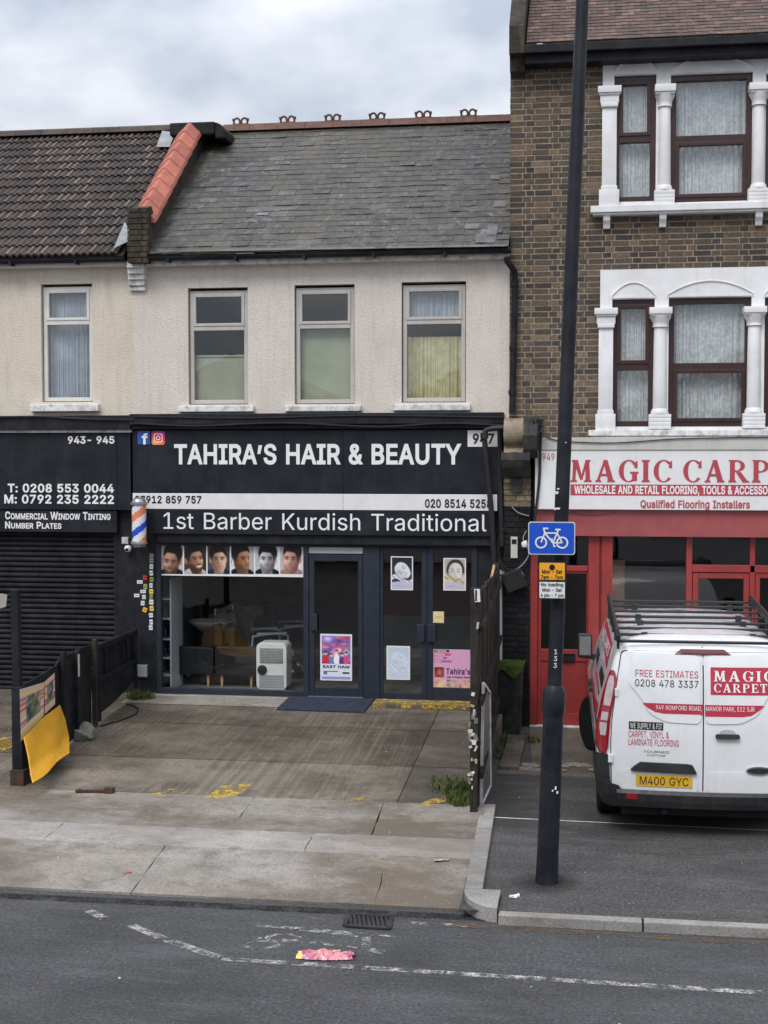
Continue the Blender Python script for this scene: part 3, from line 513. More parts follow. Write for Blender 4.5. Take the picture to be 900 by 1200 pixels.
def curtain(mb, x0, x1, z0, z1, y, amp=.03, folds=9, n=70, mat=0, seed=0, gather=0.0):
    rnd = random.Random(seed); ph = [rnd.uniform(0, 6.28) for _ in range(4)]
    rows = 6; vs = []
    for j in range(rows+1):
        v = j/rows
        for i in range(n+1):
            u = i/n
            d = math.sin(u*folds*6.28+ph[0]+.6*math.sin(u*5+ph[1]))*(.6+.4*math.sin(u*7+ph[2]))+.35*math.sin(u*folds*2.7*6.28+ph[3])
            vs.append((x0+(x1-x0)*u+gather*v*v*.5*(.5-u), y+amp*d*(.75+.35*(1-v)), z0+(z1-z0)*v))
    mb.mesh(vs, [(j*(n+1)+i, j*(n+1)+i+1, (j+1)*(n+1)+i+1, (j+1)*(n+1)+i) for j in range(rows) for i in range(n)], mat)
def tiles(mb, x0, x1, eave, ridge, gauge, width, thick, jit, tintf, rnd, y_hidden=None, skip=None):
    (ye, ze), (yr, zr) = eave, ridge; ln = math.hypot(yr-ye, zr-ze); dy, dz = (yr-ye)/ln, (zr-ze)/ln; ny, nz_ = -dz, dy
    rows = int(ln/gauge)
    def P(x, s, h): return (x, ye+dy*s+ny*h, ze+dz*s+nz_*h)
    for r in range(rows+1):
        s0 = r*gauge; s1 = min(s0+gauge*1.25, ln+.02); off = (r % 2)*width/2
        k = 0; x = x0-off
        while x < x1:
            a, b = max(x, x0), min(x+width-.004, x1); x += width; k += 1
            if b-a < .01: continue
            j = rnd.gauss(0, jit); sh = rnd.gauss(0, jit*1.2); tw = rnd.gauss(0, jit*.5)
            h0, h1 = thick+abs(j)*.5, .003
            A, B = P(a, s0+sh-tw, h0), P(b, s0+sh+tw, h0+j*.3); Cc, D = P(b, s1, h1), P(a, s1, h1)
            A0, B0 = P(a, s0+sh-tw, h0-thick), P(b, s0+sh+tw, h0-thick+j*.3)
            t = tintf(rnd, (a+b)/2, s0/ln)
            mb.poly([A, B, Cc, D], 0, t); mb.poly([A0, B0, B, A], 0, t)
            mb.poly([A, D, P(a, s1, 0), A0], 0, t); mb.poly([B0, P(b, s1, 0), Cc, B], 0, t)
def bricks(mb, x0, x1, z0, z1, y, rnd, holes=(), tintf=None, course=.0765, mat=0):
    r = 0; z = z0
    while z < z1-.02:
        x = x0-(.16 if r % 2 else 0.0)-.02; k = r % 2
        while x < x1:
            ln = .222 if k % 2 == 0 else .105; a, b = max(x, x0), min(x+ln, x1); x += ln+.0125; k += 1
            if b-a < .02: continue
            cz0, cz1 = z+.0075, min(z+course-.0075, z1)
            if any(h[0]-.01 < (a+b)/2 < h[1]+.01 and h[2]-.01 < (cz0+cz1)/2 < h[3]+.01 for h in holes): continue
            t = tintf(rnd, (a+b)/2, z); d = rnd.uniform(0, .004); j = lambda: rnd.uniform(-.0028, .0028)
            p = [(a+j(), y+d, cz0+j()), (b+j(), y+d, cz0+j()), (b+j(), y+d, cz1+j()), (a+j(), y+d, cz1+j())]
            q = [(v[0]+(-.002 if i in (0, 3) else .002), y+.012, v[2]+(-.002 if i < 2 else .002)) for i, v in enumerate(p)]
            mb.poly(p, mat, t)
            for i in range(4): mb.poly([p[(i+1) % 4], p[i], q[i], q[(i+1) % 4]], mat, t)
        z += course; r += 1
def stock_brick(rnd, x, z):
    k = rnd.random()
    if k < .38: c = (.120, .089, .066)
    elif k < .58: c = (.150, .109, .075)
    elif k < .84: c = (.083, .065, .054)
    elif k < .94: c = (.19, .135, .085)
    else: c = (.070, .060, .054)
    f = rnd.uniform(.8, 1.15)*(1+.12*math.sin(z*1.7+x*.6)); return tuple(v*f for v in c)

def line(parent, mat, s, px0, px1, pyt, pyb, Y, name='lettering', **k):
    for q in range(s.count(' ')+1): m = MB(); write_px(m, s, px0, px1, pyt, pyb, Y, word=q, **k); m.build(name, mat, parent)

def one_tone(cs, lo, hi):
    cs = cs if isinstance(cs[0], tuple) else (cs,)
    def f(r_, x, z): k = r_.uniform(lo, hi); return tuple(v*k for v in r_.choice(cs))
    return f

# ================================================================== THE SETTING
KY, BY, KYL = -7.62, -4.52, -7.46          # kerb line, back of the pavement
XS = -1.10                      # boundary between the two forecourts
def fz(y): return .05+(y-BY)/(-BY)*.25      # the barber's forecourt rises to the shop
g = MB(); g.poly([(-150, -150, -.16), (150, -150, -.16), (150, 150, -.16), (-150, 150, -.16)])
struct(g.build('ground', 'ground_earth'))
g = MB(); g.poly([(-60, -24.5, -.07), (60, -24.5, -.07), (60, KY+.2, -.07), (-60, KY+.2, -.07)])
struct(g.build('road', 'asphalt'))
# pavement of large cast slabs with open joints
g = MB(); rnd = random.Random(3)
tz = lambda y: (-.050+.080*min(1, (y-KYL)/(-6.33-KYL)))+.02*max(0, (y+6.33)/(BY+6.33))
g.poly([(-40, KYL+.01, -.08), (XS+.085, KYL+.01, -.08), (XS+.085, -6.33, tz(-6.33)-.016), (-40, -6.33, tz(-6.33)-.016)], 1); g.poly([(-40, -6.33, tz(-6.33)-.016), (XS+.085, -6.33, tz(-6.33)-.016), (XS+.085, BY+.02, tz(BY)-.016), (-40, BY+.02, tz(BY)-.016)], 1)
rows = [(KYL, -6.33, [-12.2, -9.0, -6.62, -3.80, -1.72]), (-6.33, -5.72, [-10.4, -7.65, -5.05, -2.55]), (-5.72, BY, [-9.6, -6.85, -3.4, -2.02])]
for y0, y1, js in rows:
    xs = [-40]+js+[XS+.085]
    for a, b in zip(xs, xs[1:]):
        q = .004
        d = rnd.uniform(-.003, .003)
        x0, x1 = a+q, b-q
        sk = -.05*(y1-y0)
        nj = 7; jr = lambda e: 0 if e == XS+.085 else rnd.uniform(-.007, .007)
        sa, sb = sk, (sk if b != XS+.085 else 0)
        pts = [(x0+(x1-x0)*i/14, y0+q+rnd.uniform(-.004, .004)) for i in range(14)]+[(x1+sb*i/nj+jr(b), y0+q+(y1-y0-2*q)*i/nj) for i in range(nj)]+[(x1+sb+(x0+sa-x1-sb)*i/14, y1-q+rnd.uniform(-.004, .004)) for i in range(14)]+[(x0+sa*(1-i/nj)+jr(a), y1-q-(y1-y0-2*q)*i/nj) for i in range(nj)]
        top = [(x, y, tz(y)+d*.5) for x, y in pts]
        m = 2 if y0 == -6.33 else 0
        g.poly(top, m)
        for i in range(len(top)):
            p, r_ = top[i], top[(i+1) % len(top)]; g.poly([(p[0], p[1], -.14), (r_[0], r_[1], -.14), r_, p], m)
struct(g.build('pavement', ['slab', 'grime' if False else 'black_matt', 'slab_pale']))
# forecourts
g = MB()
ys = [BY, -3.2, -3.185, -1.6, -1.585, -.42, 0.02]
for a, b in zip(ys, ys[1:]):
    dz = -.012 if b-a < .03 else 0; mt = 0 if b < -3.1 else 1
    for x0, x1, q in ((-40, -1.95, mt), (-1.95, -1.935, 3), (-1.935, XS, 2)):
        e = dz-(.012 if q == 3 else 0); g.poly([(x0, a, fz(a)+e), (x1, a, fz(a)+e), (x1, b, fz(b)+e), (x0, b, fz(b)+e)], min(q, 2))
g.poly([(-6.3, -.62, fz(-.62)+.006), (at(334, 830, -.3).x, -.62, fz(-.62)+.006), (at(334, 830, -.3).x, -.02, fz(-.02)+.006), (-6.3, -.02, fz(-.02)+.006)], 3)
g.poly([(-40, BY, -.1), (XS, BY, -.1), (XS, BY, fz(BY)), (-40, BY, fz(BY))]); g.poly([(XS, BY, -.1), (XS, .02, -.1), (XS, .02, fz(0)), (XS, BY, fz(BY))])
struct(g.build('forecourt', ['forecourt', 'forecourt_damp', 'apron', 'slab']))
g = MB(); g.poly([(XS+.1, KY, 0), (40, KY, 0), (40, .02, 0), (XS, .02, 0), (XS, BY, 0)])
struct(g.build('tarmac_forecourt', 'tarmac'))
g = MB()   # stone kerbs: the row along the road, the return beside the pavement and the quadrant between them
def kerbs(a, b, n, wd, z, rnd):
    a, b = Vector(a), Vector(b)
    for i in range(n):
        p, q = a+(b-a)*((i+.006)/n), a+(b-a)*((i+.994)/n); d = rnd.uniform(-.006, .006)
        g.bar((p.x, p.y, (z-.2)/2+d), (q.x, q.y, (z-.2)/2+d), wd, z+.2)
kx = at(586, 1075, 0).x
K0 = on(588, 1070, 0); kerbs((K0.x-.03, KY-.055, 0), (9.5, KY-.055, 0), 9, .11, .006, rnd)
kerbs((-1.005, BY+.1, 0), (-.925, -7.22, 0), 3, .15, .048, rnd)
# quadrant
c0 = Vector((-.70, -7.22)); ring = []
for i in range(9):
    t = math.pi+(math.pi/2)*i/8
    ring.append((c0.x+.30*math.cos(t), c0.y+.46*math.sin(t)))
inner = [(c0.x+.15*math.cos(math.pi+(math.pi/2)*i/8), c0.y+.30*math.sin(math.pi+(math.pi/2)*i/8)) for i in range(9)]
for i in range(8):
    a, b, c, d = ring[i], ring[i+1], inner[i+1], inner[i]
    g.poly([(*a, .048), (*b, .048), (*c, .048), (*d, .048)]); g.poly([(*a, -.15), (*b, -.15), (*b, .048), (*a, .048)])
g.poly([(*p, .0475) for p in inner]+[(c0.x, c0.y, .0475)])
struct(g.build('kerb', 'kerb', bevel=.008))
g = MB()   # concrete apron and patch before the red door, gully of crazy stones
apx0, apx1 = on(588, 905, .004).x, 1.2
g.poly([(apx0+.35, -2.75, .004), (apx1, -2.75, .004), (apx1, .01, .004), (apx0+.2, .01, .004)], 0)
g.box(-1.02, -.40, -2.95, -2.76, -.1, .02, 0); g.box(-.38, .25, -2.95, -2.76, -.1, .018, 0)
g.box(-1.0, -.78, -2.72, -.9, -.1, .05, 0)
struct(g.build('concrete_apron', 'apron'))
g = MB()
for i in range(16):
    cx, cy = rnd.uniform(-.75, .75), rnd.uniform(-2.68, -2.3); r_ = rnd.uniform(.09, .17); n = rnd.randint(5, 7); a0 = rnd.random()*6
    pts = [(cx+r_*rnd.uniform(.7, 1.1)*math.cos(a0+6.283*k/n), cy+.75*r_*rnd.uniform(.7, 1.1)*math.sin(a0+6.283*k/n), .010+i*.0007) for k in range(n)]
    g.poly(pts)
struct(g.build('stone_patch', 'crazy_stone'))
# painted marks
Z = -.066
def strip(mb, p, q, wd, z, mat=0):
    a, b = on(*p, z), on(*q, z); d = (b-a).normalized(); n = Vector((-d.y, d.x, 0))*wd/2
    mb.poly([a-n, b-n, b+n, a+n], mat)
g = MB()
for p, q in (((104, 1067), (124, 1077)), ((153, 1084), (200, 1103)), ((201, 1103), (256, 1122))): strip(g, p, q, .085, Z)
for a, b in ((260, 338), (340, 415), (425, 520), (523, 640), (645, 770), (775, 894)):
    f = lambda x: 1123.5+(x-260)*.0625
    strip(g, (a, f(a)), (b, f(b)), .075, Z+.0005*(a % 3))
struct(g.build('road_marking', 'road_paint'))
g = MB()
strip(g, (480, 1081), (548, 1085), .06, Z)
# worn cycle symbol, lying along the lane
def cyc(x, y): return on(x, y, Z+.0006)
def ringm(mb, c, rx, ry, wd, n=22):
    for i in range(n):
        a, b = 6.283*i/n, 6.283*(i+1)/n
        P = lambda t, k: cyc(c[0]+(rx*k)*math.cos(t), c[1]+(ry*k)*math.sin(t))
        mb.poly([P(a, 1), P(b, 1), P(b, 1-wd), P(a, 1-wd)])
ringm(g, (332, 1099), 22, 5.5, .35); ringm(g, (305, 1107), 24, 5, .35)
strip(g, (300, 1085), (380, 1089), .05, Z+.001); strip(g, (332, 1087), (420, 1097), .05, Z+.0014); strip(g, (330, 1101), (440, 1112), .05, Z+.0018); strip(g, (430, 1098), (428, 1112), .07, Z+.0022); strip(g, (378, 1090), (470, 1098), .05, Z+.0026); strip(g, (296, 1099), (306, 1098), .07, Z+.003); strip(g, (432, 1113), (450, 1116), .08, Z+.0034)
struct(g.build('cycle_marking', 'road_paint_faded'))
g = MB(); strip(g, (354, 1074), (381, 1076), .05, Z); struct(g.build('yellow_dash', 'yellow_faded'))
g = MB(); strip(g, (530, 1084), (960, 1109), .09, Z+.0008); struct(g.build('faded_line', 'rust_line'))
g = MB(); strip(g, (-30, 1048), (600, 1077), .14, Z+.0003); struct(g.build('gutter_dirt', 'gutter_dirt'))
g = MB(); strip(g, (575, 957.5), (930, 974.5), .022, .004); struct(g.build('boundary_line', 'white_flaked'))
g = MB()
for x0, y0, x1, y1, wd in ((178, 927, 192, 926, .12), (206, 928, 214, 927, .1), (242, 928, 284, 924, .26), (395, 937, 415, 936, .1), (485, 941, 540, 930, .16)):
    a, b = on(x0, y0, .07), on(x1, y1, .07)
    g.poly([(a.x, a.y-wd, fz(a.y-wd)+.004), (b.x, b.y-wd, fz(b.y-wd)+.004), (b.x+.1, b.y+wd, fz(b.y+wd)+.004), (a.x+.1, a.y+wd, fz(a.y+wd)+.004)])
for px, py in ((5, 865), (-2, 868)):
    a = on(px, py, .2); g.poly([(a.x-.2, a.y-.25, fz(a.y-.25)+.004), (a.x+.15, a.y-.25, fz(a.y-.25)+.004), (a.x+.25, a.y+.25, fz(a.y+.25)+.004), (a.x-.1, a.y+.25, fz(a.y+.25)+.004)])
struct(g.build('paint_remains', 'yellow_paint'))
# ================================================================== HOUSES
XL, XP, XB = -14.0, at(157, 400).x, at(597, 400).x
EY, RY = -.28, 3.1
EZ = at(380, 293.5, EY).z; RZ = at(427, 146, RY).z
WT = EZ-.04                       # top of the walls
SH = at(380, 500).z               # where the shop ends and the upper wall begins
rnd = random.Random(11)

def upper_window(parent, x0, y0, x1, y1, mat, label=None, upper='net_curtain', lower='net_curtain', drop=1.0, seed=0, split=.325, sill=(0, 0)):
    a, b, c, d = rect(x0, y0, x1, y1, 0.0)
    f = MB(); t = .055; zt = d-(d-c)*split
    frame(f, a+.012, b-.012, c+.01, d-.035, .055, .125, t)
    f.box(a+.012+t, b-.012-t, .05, .12, zt-.03, zt+.03)
    frame(f, a+.012+t-.006, b-.012-t+.006, zt+.03, d-.035-t+.006, .04, .10, .04)          # the opening vent
    wo = f.build('window', mat, parent, bevel=.006)
    p = MB(); p.poly([(a+.05, .09, c+.05), (b-.05, .09, c+.05), (b-.05, .09, zt), (a+.05, .09, zt)]); p.poly([(a+.08, .075, zt+.03), (b-.08, .075, zt+.03), (b-.08, .075, d-.08), (a+.08, .075, d-.08)])
    p.build('pane', 'glass', wo)
    s = MB(); s.box(*[at(sill[0], (sill[2]+sill[3])/2, -.08).x, at(sill[1], (sill[2]+sill[3])/2, -.08).x], -.09, .04, at((sill[0]+sill[1])/2, sill[3], -.09).z, at((sill[0]+sill[1])/2, sill[2]-.5, -.09).z)
    s.build('sill', 'white_flaked', wo, bevel=.01)
    if lower:
        q = MB(); zc_ = c+.03; zd = c+.03+(zt-c)*drop
        if 'blind' in lower: q.poly([(a+.05, .16, zc_), (b-.05, .16, zc_), (b-.05, .17, zd), (a+.05, .17, zd)]); q.box(a+.05, b-.05, .155, .165, zd-.015, zd+.01)
        else: curtain(q, a+.03, b-.03, zc_, zd, .20, .03, 9, 80, seed=seed)
        q.build('blind' if 'blind' in lower else 'curtain', lower, wo, smooth='blind' not in lower)
    if upper:
        q = MB(); curtain(q, a+.05, b-.05, zt, d-.05, .19, .02, 8, 70, seed=seed+5); q.build('curtain', upper, wo, smooth=True)
    return wo
HOLE = lambda x0, y0, x1, y1: rect(x0, y0, x1, y1, 0.0)
def shell(mb, x0, x1, z0, z1, mat=0):       # side and back walls
    mb.poly([(x0, 7.2, z0), (x0, 0, z0), (x0, 0, z1), (x0, 7.2, z1)], mat); mb.poly([(x1, 0, z0), (x1, 7.2, z0), (x1, 7.2, z1), (x1, 0, z1)], mat)
    mb.poly([(x1, 7.2, z0), (x0, 7.2, z0), (x0, 7.2, z1), (x1, 7.2, z1)], mat)
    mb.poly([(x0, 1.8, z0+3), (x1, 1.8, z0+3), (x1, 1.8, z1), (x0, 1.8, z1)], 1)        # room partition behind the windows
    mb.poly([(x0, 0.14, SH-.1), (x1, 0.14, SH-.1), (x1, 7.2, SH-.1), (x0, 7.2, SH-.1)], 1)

# ---- the shuttered house on the left
hA = thing('terraced_house', 'cream roughcast house with brown pantile roof above a black roller shutter', 'house', ((XL+XP)/2, 0, 0))
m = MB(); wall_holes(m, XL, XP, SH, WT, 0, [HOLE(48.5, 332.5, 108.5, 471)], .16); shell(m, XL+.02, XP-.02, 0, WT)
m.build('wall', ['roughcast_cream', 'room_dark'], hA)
upper_window(hA, 48.5, 332.5, 108.5, 471, 'upvc', upper='net_curtain', lower='net_curtain', seed=3, sill=(35, 115, 474, 482))
m = MB()
# waves of the concrete tiles, course by course
ln = math.hypot(RY-EY, RZ-EZ); dy, dz = (RY-EY)/ln, (RZ-EZ)/ln
px = at(149, 270, -.1).x
rows_n = 15; gauge = (ln-.02)/rows_n; pitch = .102; nx = int((px-(-10.6))/pitch)
for r in range(rows_n):
    s0, s1 = r*gauge, (r+1)*gauge+.05
    for k in range(nx):
        xa = -10.6+k*pitch
        if (k+r*0) % 3 == 0 or k == 0:
            base = rnd.choice([(.058, .045, .041), (.064, .049, .043), (.050, .040, .037), (.070, .054, .048), (.046, .038, .036)])
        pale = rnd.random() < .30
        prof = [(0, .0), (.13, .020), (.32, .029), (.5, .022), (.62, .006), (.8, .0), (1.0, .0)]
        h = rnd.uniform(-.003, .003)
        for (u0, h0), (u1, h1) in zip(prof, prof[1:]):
            c = tuple(v*(2.7 if pale and .1 < u0 < .5 else 1.25 if u0 < .5 else 1.0) for v in base)  # highlights painted in: rolls lighter than the pans, some far paler
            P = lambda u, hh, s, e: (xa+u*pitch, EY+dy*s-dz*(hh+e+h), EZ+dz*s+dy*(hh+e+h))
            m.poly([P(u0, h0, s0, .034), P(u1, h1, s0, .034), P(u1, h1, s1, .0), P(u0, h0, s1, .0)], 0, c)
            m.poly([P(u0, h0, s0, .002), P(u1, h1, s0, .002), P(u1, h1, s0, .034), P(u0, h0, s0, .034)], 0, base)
m.poly([(XL, EY, EZ-.01), (px, EY, EZ-.01), (px, RY, RZ-.01), (XL, RY, RZ-.01)], 0, (.03, .02, .018)); m.poly([(px, 7.4, EZ), (XL, 7.4, EZ), (XL, RY, RZ-.01), (px, RY, RZ-.01)], 0, (.03, .02, .018))
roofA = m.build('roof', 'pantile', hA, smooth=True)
m = MB(); x = -10.6
while x < px-.02:
    e = min(x+.44, px); pts = [(-.16, -.03), (-.12, .05), (-.04, .085), (.04, .085), (.12, .05), (.16, -.03)]
    m.prismx([(RY+a, RZ+.02+b) for a, b in pts], x+.003, e-.003, 0, one_tone((.075, .06, .052), .85, 1.2)(rnd, 0, 0)); x += .44
m.build('ridge_tiles', 'pantile', roofA)
m = MB(); m.box(XL, at(148, 308, -.1).x, -.14, .0, at(70, 312.5, -.14).z, EZ-.06); m.build('fascia_board', 'white_paint', hA)
def gutter(x0, x1, y, z, parent):
    m = MB(); n = 8; prof = [(.062*math.cos(math.pi+math.pi*i/n), .062*math.sin(math.pi+math.pi*i/n)) for i in range(n+1)]
    prof = prof+[(.054*math.cos(2*math.pi-math.pi*i/n), .01+.05*math.sin(2*math.pi-math.pi*i/n)) for i in range(n+1)]
    m.prismx([(y+a, z+b) for a, b in prof], x0, x1)
    x = x0+.3
    while x < x1: m.box(x, x+.035, y-.07, y+.12, z-.08, z-.03); x += .95
    return m.build('gutter', 'black_paint', parent)
gutter(XL, at(147, 300, -.2).x, -.21, EZ-.022, hA)
# black shop surround, shutter
m = MB(); sx0, sx1 = -13.0, at(138, 720).x; sz0, sz1 = fz(0)-.02, at(60, 621).z
wall_holes(m, XL, XP-.001, 0, SH-.001, 0, [(sx0, sx1, sz0, sz1)], .12)
m.box(XL, XP-.001, -.20, -.002, at(70, 504, -.2).z, at(70, 487, -.2).z)
m.box(XL, XP-.001, -.16, -.002, at(70, 507, -.16).z+.001, at(70, 504, -.2).z-.001, 1)
m.build('shop_surround', ['black_paint', 'white_flaked'], hA)
m = MB(); n = int((sz1-sz0)/.074)
for i in range(n):
    z = sz0+i*.074
    prof = [(.060, z), (.040, z+.010), (.028, z+.028), (.030, z+.050), (.045, z+.064), (.062, z+.068), (.062, z+.074)]
    for (ya, za), (yb, zb) in zip(prof, prof[1:]): m.poly([(sx0, ya, za), (sx1-.05, ya, za), (sx1-.05, yb, zb), (sx0, yb, zb)])
sh_ = m.build('roller_shutter', 'black_paint', hA, smooth=True)
m = MB(); m.box(sx1-.055, sx1-.002, .0, .07, sz0, sz1); m.build('guide_rail', 'black_paint', sh_, bevel=.006)
m = MB(); m.box(at(133, 700, .06).x-.09, at(136, 700, .06).x, -.003, .03, .95, 1.0); m.build('lock', 'steel', sh_)

# ---- the barber's house
hB = thing('terraced_house', 'pale roughcast house with old slate roof above the barber shop', 'house', ((XP+XB)/2, 0, 0))
W2, W3, W4 = (220.5, 337, 290.5, 474), (345, 333.5, 415.5, 473.5), (470.5, 330, 546, 471.5)
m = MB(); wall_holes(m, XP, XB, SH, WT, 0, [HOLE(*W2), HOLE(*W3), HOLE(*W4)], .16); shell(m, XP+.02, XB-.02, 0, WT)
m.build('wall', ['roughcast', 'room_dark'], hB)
upper_window(hB, *W2, 'upvc_beige', upper=None, lower='pale_blind', drop=.62, split=.345, sill=(208, 297, 476, 482.5))
upper_window(hB, *W3, 'upvc_beige', upper=None, lower='green_blind', drop=.97, split=.345, sill=(333, 423, 475.5, 482))
upper_window(hB, *W4, 'upvc_beige', upper='net_curtain', lower='yellow_curtain', drop=.80, seed=8, split=.33, sill=(460, 551, 474, 481))
m = MB(); rx0, rx1 = at(176, 270, -.1).x, XB
def slate_t(rnd, x, v):
    k = rnd.random(); f = rnd.uniform(.55, 1.25)
    c = (.056, .053, .049) if k < .45 else (.040, .040, .041) if k < .75 else (.072, .068, .060) if k < .96 else (.11, .11, .11)
    return tuple(q*f for q in c)
tiles(m, rx0, rx1, (EY, EZ), (RY, RZ), (.172), .255, .007, .007, slate_t, rnd)
m.poly([(rx0, EY, EZ-.012), (rx1, EY, EZ-.012), (rx1, RY, RZ-.012), (rx0, RY, RZ-.012)], 0, (.04, .04, .04)); m.poly([(rx1, 7.4, EZ), (rx0, 7.4, EZ), (rx0, RY, RZ-.012), (rx1, RY, RZ-.012)], 0, (.04, .04, .04))
roofB = m.build('roof', 'slate', hB)
def on_roof(x, y, h):                       # photograph -> a point h above the slates
    nrm = Vector((0, -dz, dy)); p0 = Vector((0, EY, EZ))+nrm*h; d = ray(x, y); return CAM+d*((p0-CAM).dot(nrm)/d.dot(nrm))
m = MB()                                    # slipped and patched slates near the eaves
for x0, y0, x1, y1, h in ((557, 274, 580, 284, .022), (562, 268, 571, 276, .018), (570, 263, 582, 275, .027), (544, 262, 560, 268, .016), (574, 205, 586, 210, .016), (578, 235, 592, 242, .016), (300, 249, 313, 252, .016)):
    m.poly([on_roof(x0, y1, h), on_roof(x1, y1, h), on_roof(x1+2, y0, h-.008), on_roof(x0+2, y0, h-.008)], 0, (.17, .175, .19))
m.poly([on_roof(185, 295.5, .02), on_roof(594, 288.5, .02), on_roof(594, 286, .012), on_roof(185, 293, .012)], 0, (.13, .13, .13))
m.build('slipped_slates', 'slate', roofB)
m = MB()                                    # streaks of pale lichen and lead wash below the parapet and across the middle
for pts in (((205, 235), (232, 190), (226, 290), (190, 297)), ((330, 290), (470, 200), (545, 190), (590, 285)), ((225, 170), (262, 165), (240, 250), (205, 280)), ((470, 150), (590, 146), (590, 215), (500, 200))):
    m.poly([on_roof(*p, .026) for p in pts])
m.build('lichen', 'lichen', roofB)
m = MB(); x = at(262, 150, RY).x
while x < XB-.02:
    e = min(x+.45, XB); m.prismx([(RY-.17, RZ-.06), (RY-.02, RZ+.075), (RY+.02, RZ+.075), (RY+.17, RZ-.06)], x+.003, e-.003); x += .45
ridge = m.build('ridge_tiles', 'terracotta', roofB)
for cx in (282, 337, 390, 442, 496, 549):
    c = at(cx, 141, RY); m = MB()
    for s in (-.062, .062):
        pts = [(c.x+s+.05*math.cos(t), RY, RZ+.115+.058*math.sin(t)) for t in [R(a) for a in range(-50, 231, 20)]]
        m.tube(pts, .017, 6)
    m.box(c.x-.13, c.x+.13, RY-.018, RY+.018, RZ+.04, RZ+.085); m.box(c.x-.135, c.x-.10, RY-.02, RY+.02, RZ+.13, RZ+.165); m.box(c.x+.10, c.x+.135, RY-.02, RY+.02, RZ+.13, RZ+.165)
    m.build('crest', 'terracotta', ridge)
m = MB(); m.box(at(171, 310, -.1).x, XB, -.14, .0, at(380, 307, -.14).z, EZ-.06); m.build('fascia_board', 'white_flaked', hB)
gutter(at(172, 300, -.2).x, XB+.03, -.21, EZ-.022, hB)
m = MB(); m.tube([at(594, 301, -.2), at(594.5, 306, -.2), at(603, 318, -.09), at(603.5, 330, -.07), at(602, 400, -.07), at(600, 484, -.07)], .042, 10)
for py in (333, 408, 460): p = at(602.5-(py-333)*.017, py, -.07); m.lathe([(.052, -.03), (.052, .03)], p, 10)
m.build('drainpipe', 'black_paint', hB, smooth=True)
# barber shopfront: black surround and cornice, slate grey aluminium frame
SX0, SX1, SZ0, SZ1 = *rect(184, 640, 556, 820)[:2], fz(0)+.005, at(370, 638).z
m = MB(); wall_holes(m, XP+.001, XB, 0, SH-.001, 0, [(SX0, SX1, SZ0, SZ1)], .1)
m.box(XP, at(590, 490, -.2).x, -.22, -.002, at(380, 497, -.22).z, at(380, 484, -.22).z); m.box(XP, at(588, 490, -.2).x, -.17, -.002, at(380, 502.5, -.17).z, at(380, 497, -.22).z-.001)
m.box(at(183, 632, -.1).x, at(577, 632, -.1).x, -.09, -.002, at(380, 638, -.09).z, at(380, 627, -.09).z)
m.build('shop_surround', 'black_paint', hB, bevel=.008)
m = MB()                                   # concrete threshold strip under the shopfront
m.box(SX0, at(437, 820).x, -.13, .02, .1, SZ0-.003); m.build('threshold', 'slab_pale', hB, bevel=.01)
def fbox(m, x0, y0, x1, y1, ya=-.02, yb=.07, mat=0):
    a, b, c, d = rect(x0, y0, x1, y1, ya); m.box(a, b, ya, yb, c, d, mat)
m = MB()
fbox(m, 183.5, 637, 188.5, 820); fbox(m, 355.5, 637, 361.5, 818); fbox(m, 188.5, 808, 355.5, 820.5); fbox(m, 188.5, 636, 355.5, 640)
fbox(m, 361.5, 636, 556, 641); fbox(m, 425.5, 641, 445, 822); fbox(m, 553, 641, 559, 826); 
fbox(m, 361.5, 641, 425.5, 649, .0, .05, 1)
fr = m.build('shopfront_frame', ['slate_frame', 'grey_plastic'], hB, bevel=.005)
p = MB(); a, b, c, d = rect(188, 640, 356, 809, .03); p.poly([(a, .03, c), (b, .03, c), (b, .03, d), (a, .03, d)]); p.build('shop_window', 'shop_glass', hB)
def glazed_door(x0, y0, x1, y1, gx0, gy0, gx1, gy1, hx0, hy0, hx1, hy1):
    m = MB(); Y0, Y1 = -.005, .045
    a, b, c, d = rect(x0, y0, x1, y1, Y0); ga, gb, gc, gd = rect(gx0, gy0, gx1, gy1, Y0)
    m.box(a, ga, Y0, Y1, c, d); m.box(gb, b, Y0, Y1, c, d); m.box(ga, gb, Y0, Y1, c, gc); m.box(ga, gb, Y0, Y1, gd, d)
    dr = m.build('door', 'slate_frame', hB, bevel=.006)
    m = MB(); m.poly([(ga, .02, gc), (gb, .02, gc), (gb, .02, gd), (ga, .02, gd)]); m.build('pane', 'shop_glass', dr)
    m = MB(); a, b, c, d = rect(hx0, hy0, hx1, hy1, -.03); m.box(a, b, -.045, -.02, c, d); m.box(a+.02, b-.02, -.02, -.004, d-.08, d-.04); m.box(a+.02, b-.02, -.02, -.004, c+.04, c+.08); m.build('handle', 'slate_frame', dr, bevel=.01)
    return dr
d1 = glazed_door(362, 650, 425, 817, 368.5, 657.5, 419.5, 806, 364, 719, 372, 739)
m = MB(); fbox(m, 361, 816.5, 425, 818.5, -.03, -.006); m.build('kick_strip', 'steel', d1)
glazed_door(445.5, 642, 500.3, 822, 449, 645, 494, 812, 489, 731, 497.5, 752)
glazed_door(500.7, 642, 553, 823, 507.5, 645, 552, 806, 500.9, 731.5, 511, 752.5)
